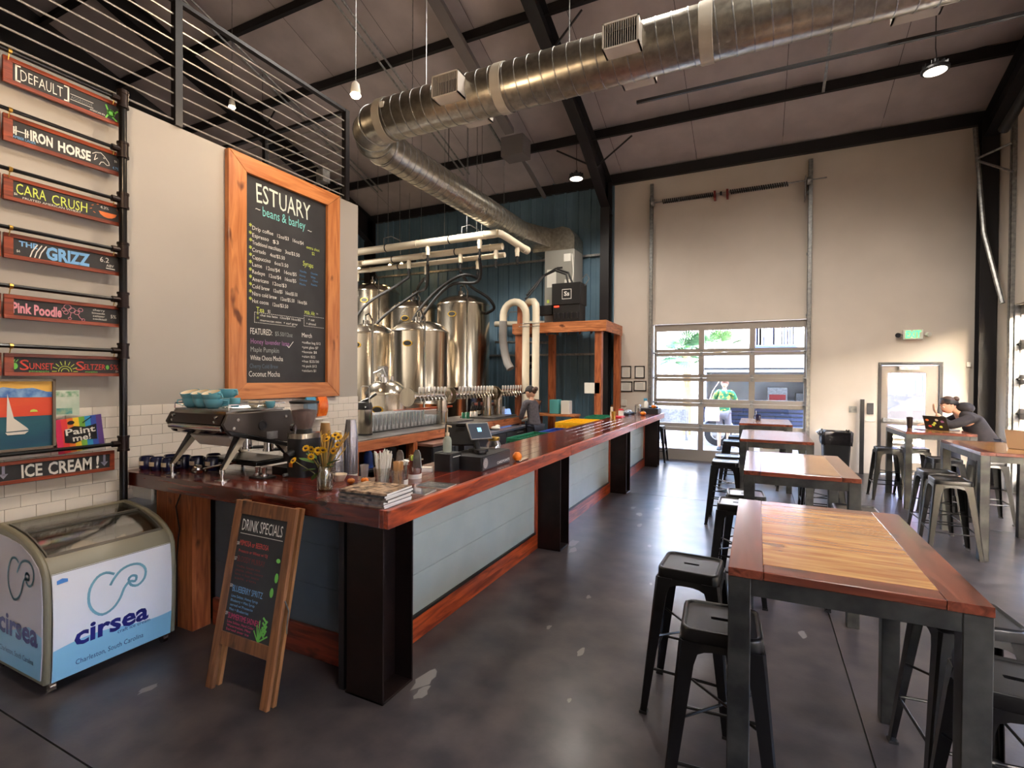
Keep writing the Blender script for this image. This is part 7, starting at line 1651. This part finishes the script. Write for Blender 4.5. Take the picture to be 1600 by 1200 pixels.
# seated woman
wm = thing('person', 'woman in a black hoodie and headband bent over her laptop', 'person', (2.9, 9.3, 0)); fg = Fig((-1, -.1, 0)); P = fg.p
V = {'pel': (P(0, 0, .87), .15, .12), 'wa': (P(.05, 0, 1.02), .15, .12), 'ch': (P(.17, 0, 1.18), .17, .13), 'nb': (P(.28, 0, 1.29), .09, .08), 'nk': (P(.35, 0, 1.33), .05), 'hd': (P(.41, 0, 1.36), .05),
 'sl': (P(.24, -.17, 1.23), .06), 'el': (P(.5, -.2, 1.12), .045), 'hl': (P(.62, -.12, 1.29), .025), 'sr': (P(.24, .17, 1.23), .06), 'er': (P(.42, .24, 1.1), .045), 'hr': (P(.62, .12, 1.13), .025),
 'hpl': (P(.05, -.1, .84), .09), 'kl': (P(.42, -.13, .8), .07), 'al': (P(.36, -.12, .4), .04), 'fl': (P(.46, -.12, .36), .03), 'hpr': (P(.05, .1, .84), .09), 'kr': (P(.42, .13, .8), .07), 'ar': (P(.36, .12, .4), .04), 'fr': (P(.46, .12, .36), .03)}
EB = [('pel','wa'),('wa','ch'),('ch','nb'),('nb','nk'),('nk','hd'),('nb','sl'),('sl','el'),('el','hl'),('nb','sr'),('sr','er'),('er','hr'),('pel','hpl'),('hpl','kl'),('kl','al'),('al','fl'),('pel','hpr'),('hpr','kr'),('kr','ar'),('ar','fr')]
skin('body', V, EB, M_skin, wm, 'pel')
T_ = {q: (V[q][0],)+tuple(r*1.2+.01 for r in V[q][1:]) for q in ('pel', 'wa', 'ch', 'nb', 'sl', 'el', 'sr', 'er')}; T_['nb'] = (V['nb'][0], .135, .125); T_['nk'] = (V['nk'][0], .085); T_['sl'] = (V['sl'][0], .085); T_['sr'] = (V['sr'][0], .085); T_['el'] = (V['el'][0], .068); T_['er'] = (V['er'][0], .068); T_['hl'] = (V['el'][0].lerp(V['hl'][0], .8), .045); T_['hr'] = (V['er'][0].lerp(V['hr'][0], .8), .04)
skin('hoodie', T_, [('pel','wa'),('wa','ch'),('ch','nb'),('nb','nk'),('nb','sl'),('sl','el'),('el','hl'),('nb','sr'),('sr','er'),('er','hr')], M_hood, wm, 'wa')
MB().sphere(P(.25, 0, 1.37), .11, 14, 10, (1, 1.3, .75)).build('hood', M_hood, wm)
G = {'pel': (V['pel'][0]-Vector((0, 0, .02)), .16, .13), 'hpl': (V['hpl'][0], .1), 'kl': (V['kl'][0], .085), 'al': (V['al'][0], .06), 'hpr': (V['hpr'][0], .1), 'kr': (V['kr'][0], .085), 'ar': (V['ar'][0], .06)}
skin('trousers', G, [('pel','hpl'),('hpl','kl'),('kl','al'),('pel','hpr'),('hpr','kr'),('kr','ar')], M_jean, wm, 'pel')
for sg in (-1, 1): MB().loft([[P(.42, .12*sg, 0) + fg.f*p.x + fg.s*p.y + Vector((0, 0, z)) for p in rr(w, d, .035, 0, 3)] for z, w, d in ((.29, .26, .1), (.33, .26, .1), (.38, .18, .085), (.42, .1, .08))]).build('shoe', M_shoe, wm)
hand(fg, V['hl'][0], (-.3, 0, 1), (-1, 0, 0), M_skin, wm); hand(fg, V['hr'][0], (-1, 0, -.2), (0, 0, 1), M_skin, wm)
hd = head(fg, P(.44, 0, 1.405), (-.8, -.35, -.45), M_skin, M_hair, wm)
c_ = P(.44, 0, 1.405)
MB().lathe([(.1, -.02), (.104, -.015), (.104, .03), (.1, .035)], c_+Vector((.01, 0, .045)), (.25, 0, 1), 24, cap=False).build('headband', M_dark, hd); MB().sphere(c_+Vector((.09, .0, .09)), .04, 10, 6).build('hair_bun', M_hair, hd)
gl_ = MB()
for sg in (-1, 1):
    cc = c_ + Vector((-.085, .03*sg-.03, .0)); gl_.tube([cc+Vector((0, math.cos(2*PI*k/10)*.022, math.sin(2*PI*k/10)*.02)) for k in range(11)], .002, n=5)
gl_.tube([c_+Vector((-.085, .055, 0)), c_+Vector((-.01, .085, .0))], .002, n=5).build('glasses', M_dark, hd)
st_ = MB(); st_.sphere(P(.3, .165, 1.17), .05, 10, 6, (.5, .3, 1)); st_.build('sleeve_print', mat('orange_print', srgb(200,110,50), .8), wm)

# ================================================================== OUTSIDE
M_gravel = mat('pale_concrete_yard', srgb(142,134,124), .9, c2=srgb(124,116,106), ns=3, detail=9)
gd = struct(MB().box(-40, 45, YB+.15, 60, -.1, -.02).box(XR+.15, 45, -30, YB+.15, -.1, -.02).box(-40, XR+.15, -30, YF-.15, -.1, -.02).build('ground', M_gravel, None, smooth=False), 'pale sunlit yard outside')
tag(MB().poly(blotch(-2.4, 14.0, 1.0, 17, 1.0, .5), -.012).build('fallen_leaves', mat('rusty_leaf_litter', srgb(196,120,84), .9, c2=srgb(206,180,150), ns=12), None, smooth=False), 'patch of rusty leaf litter on the yard outside the roll-up door', 'leaf litter', kind='stuff')
M_whitewall = mat('white_corrugated_wall', srgb(130,134,142), .6)
def corrug(name, x0, x1, y, z1, m, pitch, label, dep=.04):
    t = sempty(name, label); x = x0
    while x < x1-.01:
        w = min(pitch*4, x1-x); n = 8; prof = []
        for i in range(4):
            a = x+i*pitch; prof += [(a, 0), (a+pitch*.35, 0), (a+pitch*.45, dep), (a+pitch*.9, dep)]
        prof.append((x+4*pitch, 0)); k = len(prof)
        MB().add([(a, y-b, 0) for a, b in prof]+[(a, y-b, z1) for a, b in prof], [(i, i+1, k+i+1, k+i) for i in range(k-1)]).build('wall_sheet', m, t, smooth=False)
        x += pitch*4
    MB().box(x0, x1, y+.02, y+1.0, 0, z1).build('wall_core', m, t, smooth=False)
    return t
M_bluewall = mat('blue_corrugated', srgb(22,36,78), .7)
for x0, x1, m, lb in ((-16, -.25, M_whitewall, 'long white corrugated building across the yard'), (-.25, .7, M_bluewall, 'narrow blue corrugated bay behind the food trailer'), (.7, 3.7, M_whitewall, 'white corrugated bay between the two blue ones'), (3.7, 5.6, M_bluewall, 'blue corrugated bay seen through the exit door'), (5.6, 8.9, M_whitewall, 'white bay at the right beyond the exit door')):
    bw = corrug('building_wall', x0, x1, 23, 7, m, .3 if x1-x0 > 3 else .2, lb)
    if m is M_bluewall: MB().box(x1-.06, x1+.04, 22.9, 22.96, 0, 7).build('corner_trim', M_red, bw, smooth=False)
struct(MB().box(9.0, 9.3, -16, 5, 0, 4.0).box(9.0, 9.3, 5, 45, 0, 6.0).build('neighbour_wall', mat('grey_stucco', srgb(128,121,114), .9, c2=srgb(108,102,96), ns=5, bump=.4, bs=30), None, smooth=False), 'grey stucco wall of the neighbouring building')  # wall heights shaped to hold back sky light at the side doors
# food trailer
ft = thing('food_trailer', 'white and navy food trailer with an open serving window outside', 'food truck', (-1.35, 14.5, 0))
M_tw = mat('trailer_white', srgb(228,228,226), .35); M_tn = mat('trailer_navy', srgb(44,56,92), .4); Lf = 3.0
MB().box(0, Lf, 0, .06, .45, 1.12).build('lower_side', M_tn, ft, smooth=False)
for k in range(6): MB().box(0, Lf, -.012, 0, .5+k*.1, .53+k*.1).build('side_rib', M_dark, ft, smooth=False)
MB().box(0, Lf, 0, .06, 1.95, 2.35).box(0, .12, 0, .06, 1.12, 1.95).box(Lf-.6, Lf, 0, .06, 1.12, 1.95).build('upper_side', M_tw, ft, smooth=False)
MB().box(-.02, Lf+.02, -.02, 2.3, 2.35, 2.42).build('roof', M_tw, ft, smooth=False)
MB().box(0, Lf, 2.2, 2.26, .45, 2.35).box(0, .06, .06, 2.2, .45, 2.35).box(Lf-.06, Lf, .06, 2.2, .45, 2.35).build('shell_wall', M_tw, ft, smooth=False)
MB().box(.06, Lf-.06, .06, 2.2, .45, .5).build('floor_pan', M_galv, ft, smooth=False)
MB().box(.1, Lf-.6, -.35, 0, 1.1, 1.14).build('serving_counter', M_galv, ft, smooth=False)
MB().box(.05, Lf-.5, -.03, 0, 2.02, 2.06).build('awning_rail', M_dark, ft, smooth=False)
MB().box(1.6, 2.1, 1.2, 1.7, 1.0, 1.55).box(2.3, 2.8, 1.2, 1.7, 1.0, 1.4).build('cooking_equipment', M_galv, ft, bev=.01)
MB().box(1.65, 2.05, 1.18, 1.2, 1.2, 1.35).build('oven_front', M_red, ft, smooth=False)
MB().box(.1, 2.8, 1.1, 1.9, .5, 1.0).build('kitchen_bench', M_galv, ft, smooth=False)
MB().lathe([(.02, 0), (.3, .02), (.34, .08), (.34, .18), (.2, .2), (.19, .21), (.02, .21)], (.42, .12, .33), (0, -1, 0), 28).build('wheel', M_blackrub, ft); MB().lathe([(.02, .21), (.18, .21), (.15, .23), (.05, .22)], (.42, .12, .33), (0, -1, 0), 20).build('wheel_rim', M_chrome, ft)
MB().tube([(.42+math.cos(a)*.42, -.05, .33+math.sin(a)*.42) for a in [PI*k/10 for k in range(11)]], .03, n=6).build('fender', M_galv, ft)
ac = MB().loft([[(1.1+a, b, 2.42) for a, b in ((0,.5),(1.3,.5),(1.3,1.2),(0,1.2))], [(1.15+a, b, 2.68) for a, b in ((0,.55),(1.1,.55),(1.1,1.15),(0,1.15))]]).build('roof_vent', M_tn, ft, bev=.03)
tag(MB().box(-.4, .4, -.02, .02, .3, .9).box(-.38, -.34, -.2, .2, 0, .9).box(.34, .38, -.2, .2, 0, .9).build('yard_bench', M_galv, None, loc=(-2.2, 15.5, -.02)), 'grey metal bench at the left of the food trailer', 'bench')
# palms
def palm(x, y, h, label):
    t = thing('palm_tree', label, 'palm', (x, y, -.02)); MB().tube([(0, 0, 0), (.05, 0, h*.5), (0, 0, h)], [.16, .13, .12], n=10).build('trunk', M_brown, t)
    for k in range(26):
        a = 2.4*k; el = random.uniform(-.6, 1.1); d = Vector((math.cos(a)*math.cos(el), math.sin(a)*math.cos(el), math.sin(el))); s_ = d.cross(Vector((0, 0, 1))).normalized(); u = s_.cross(d); mb = MB(); c0 = Vector((0, 0, h))
        mb.tube([c0, c0+d*.5], .01, n=4); c1 = c0+d*.5
        for q in range(15):
            b = -1.5+3.0*q/14; e = (d*math.cos(b)+s_*math.sin(b)); mb.add([c1, c1+e*.3+u*.03+s_*.03, c1+e*.6+Vector((0, 0, -.08)), c1+e*.3-s_*.03], [(0, 1, 2, 3)])
        mb.build('frond', mat('palm_green', srgb(48,84,40), .6), t, smooth=False, fix=False)
palm(-2.05, 17.0, 2.55, 'small fan palm behind the food trailer, left one'); palm(-1.3, 19.6, 2.8, 'small fan palm behind the food trailer, right one')
# parked car seen through the exit door
ca = thing('parked_car', 'dark parked car seen through the exit door glass', 'car', (4.4, 19.0, -.02), .15)
bp_ = [(-2.1, .3), (-2.15, .65), (-1.9, .8), (-1.2, .88), (-.5, 1.35), (.6, 1.4), (1.3, 1.0), (2.0, .95), (2.15, .7), (2.1, .3)]
MB().prism(bp_, -.85, .85, 'xz').build('body', mat('dull_car_paint', srgb(24,25,30), .7, spec=.1), ca, bev=.08, ang=40)
for sy in (-.86, .86): MB().prism([(-1.0, .9), (-.45, 1.28), (.5, 1.32), (1.1, 1.0)], sy-.005, sy+.005, 'xz').build('side_window', mat('dull_car_window', srgb(60,70,84), .6, spec=.1), ca, smooth=False)
for x in (-1.35, 1.35):
    for sy in (-.8, .8): MB().cyl((x, sy-.1, .33), (x, sy+.1, .33), .33, n=24).cyl((x, sy-.11, .33), (x, sy+.11, .33), .18, n=16).build('wheel', M_blackrub, ca)
wp_ = thing('stacked_pallets', 'pale stacked boards outside left of the parked car', 'pallets', (3.3, 17.2, -.02))
for k in range(5): MB().box(-.6, .6, -.5, .5, k*.14+.1, k*.14+.13).box(-.6, -.5, -.5, .5, k*.14, k*.14+.1).box(.5, .6, -.5, .5, k*.14, k*.14+.1).build('pallet_board', M_paper, wp_, smooth=False)
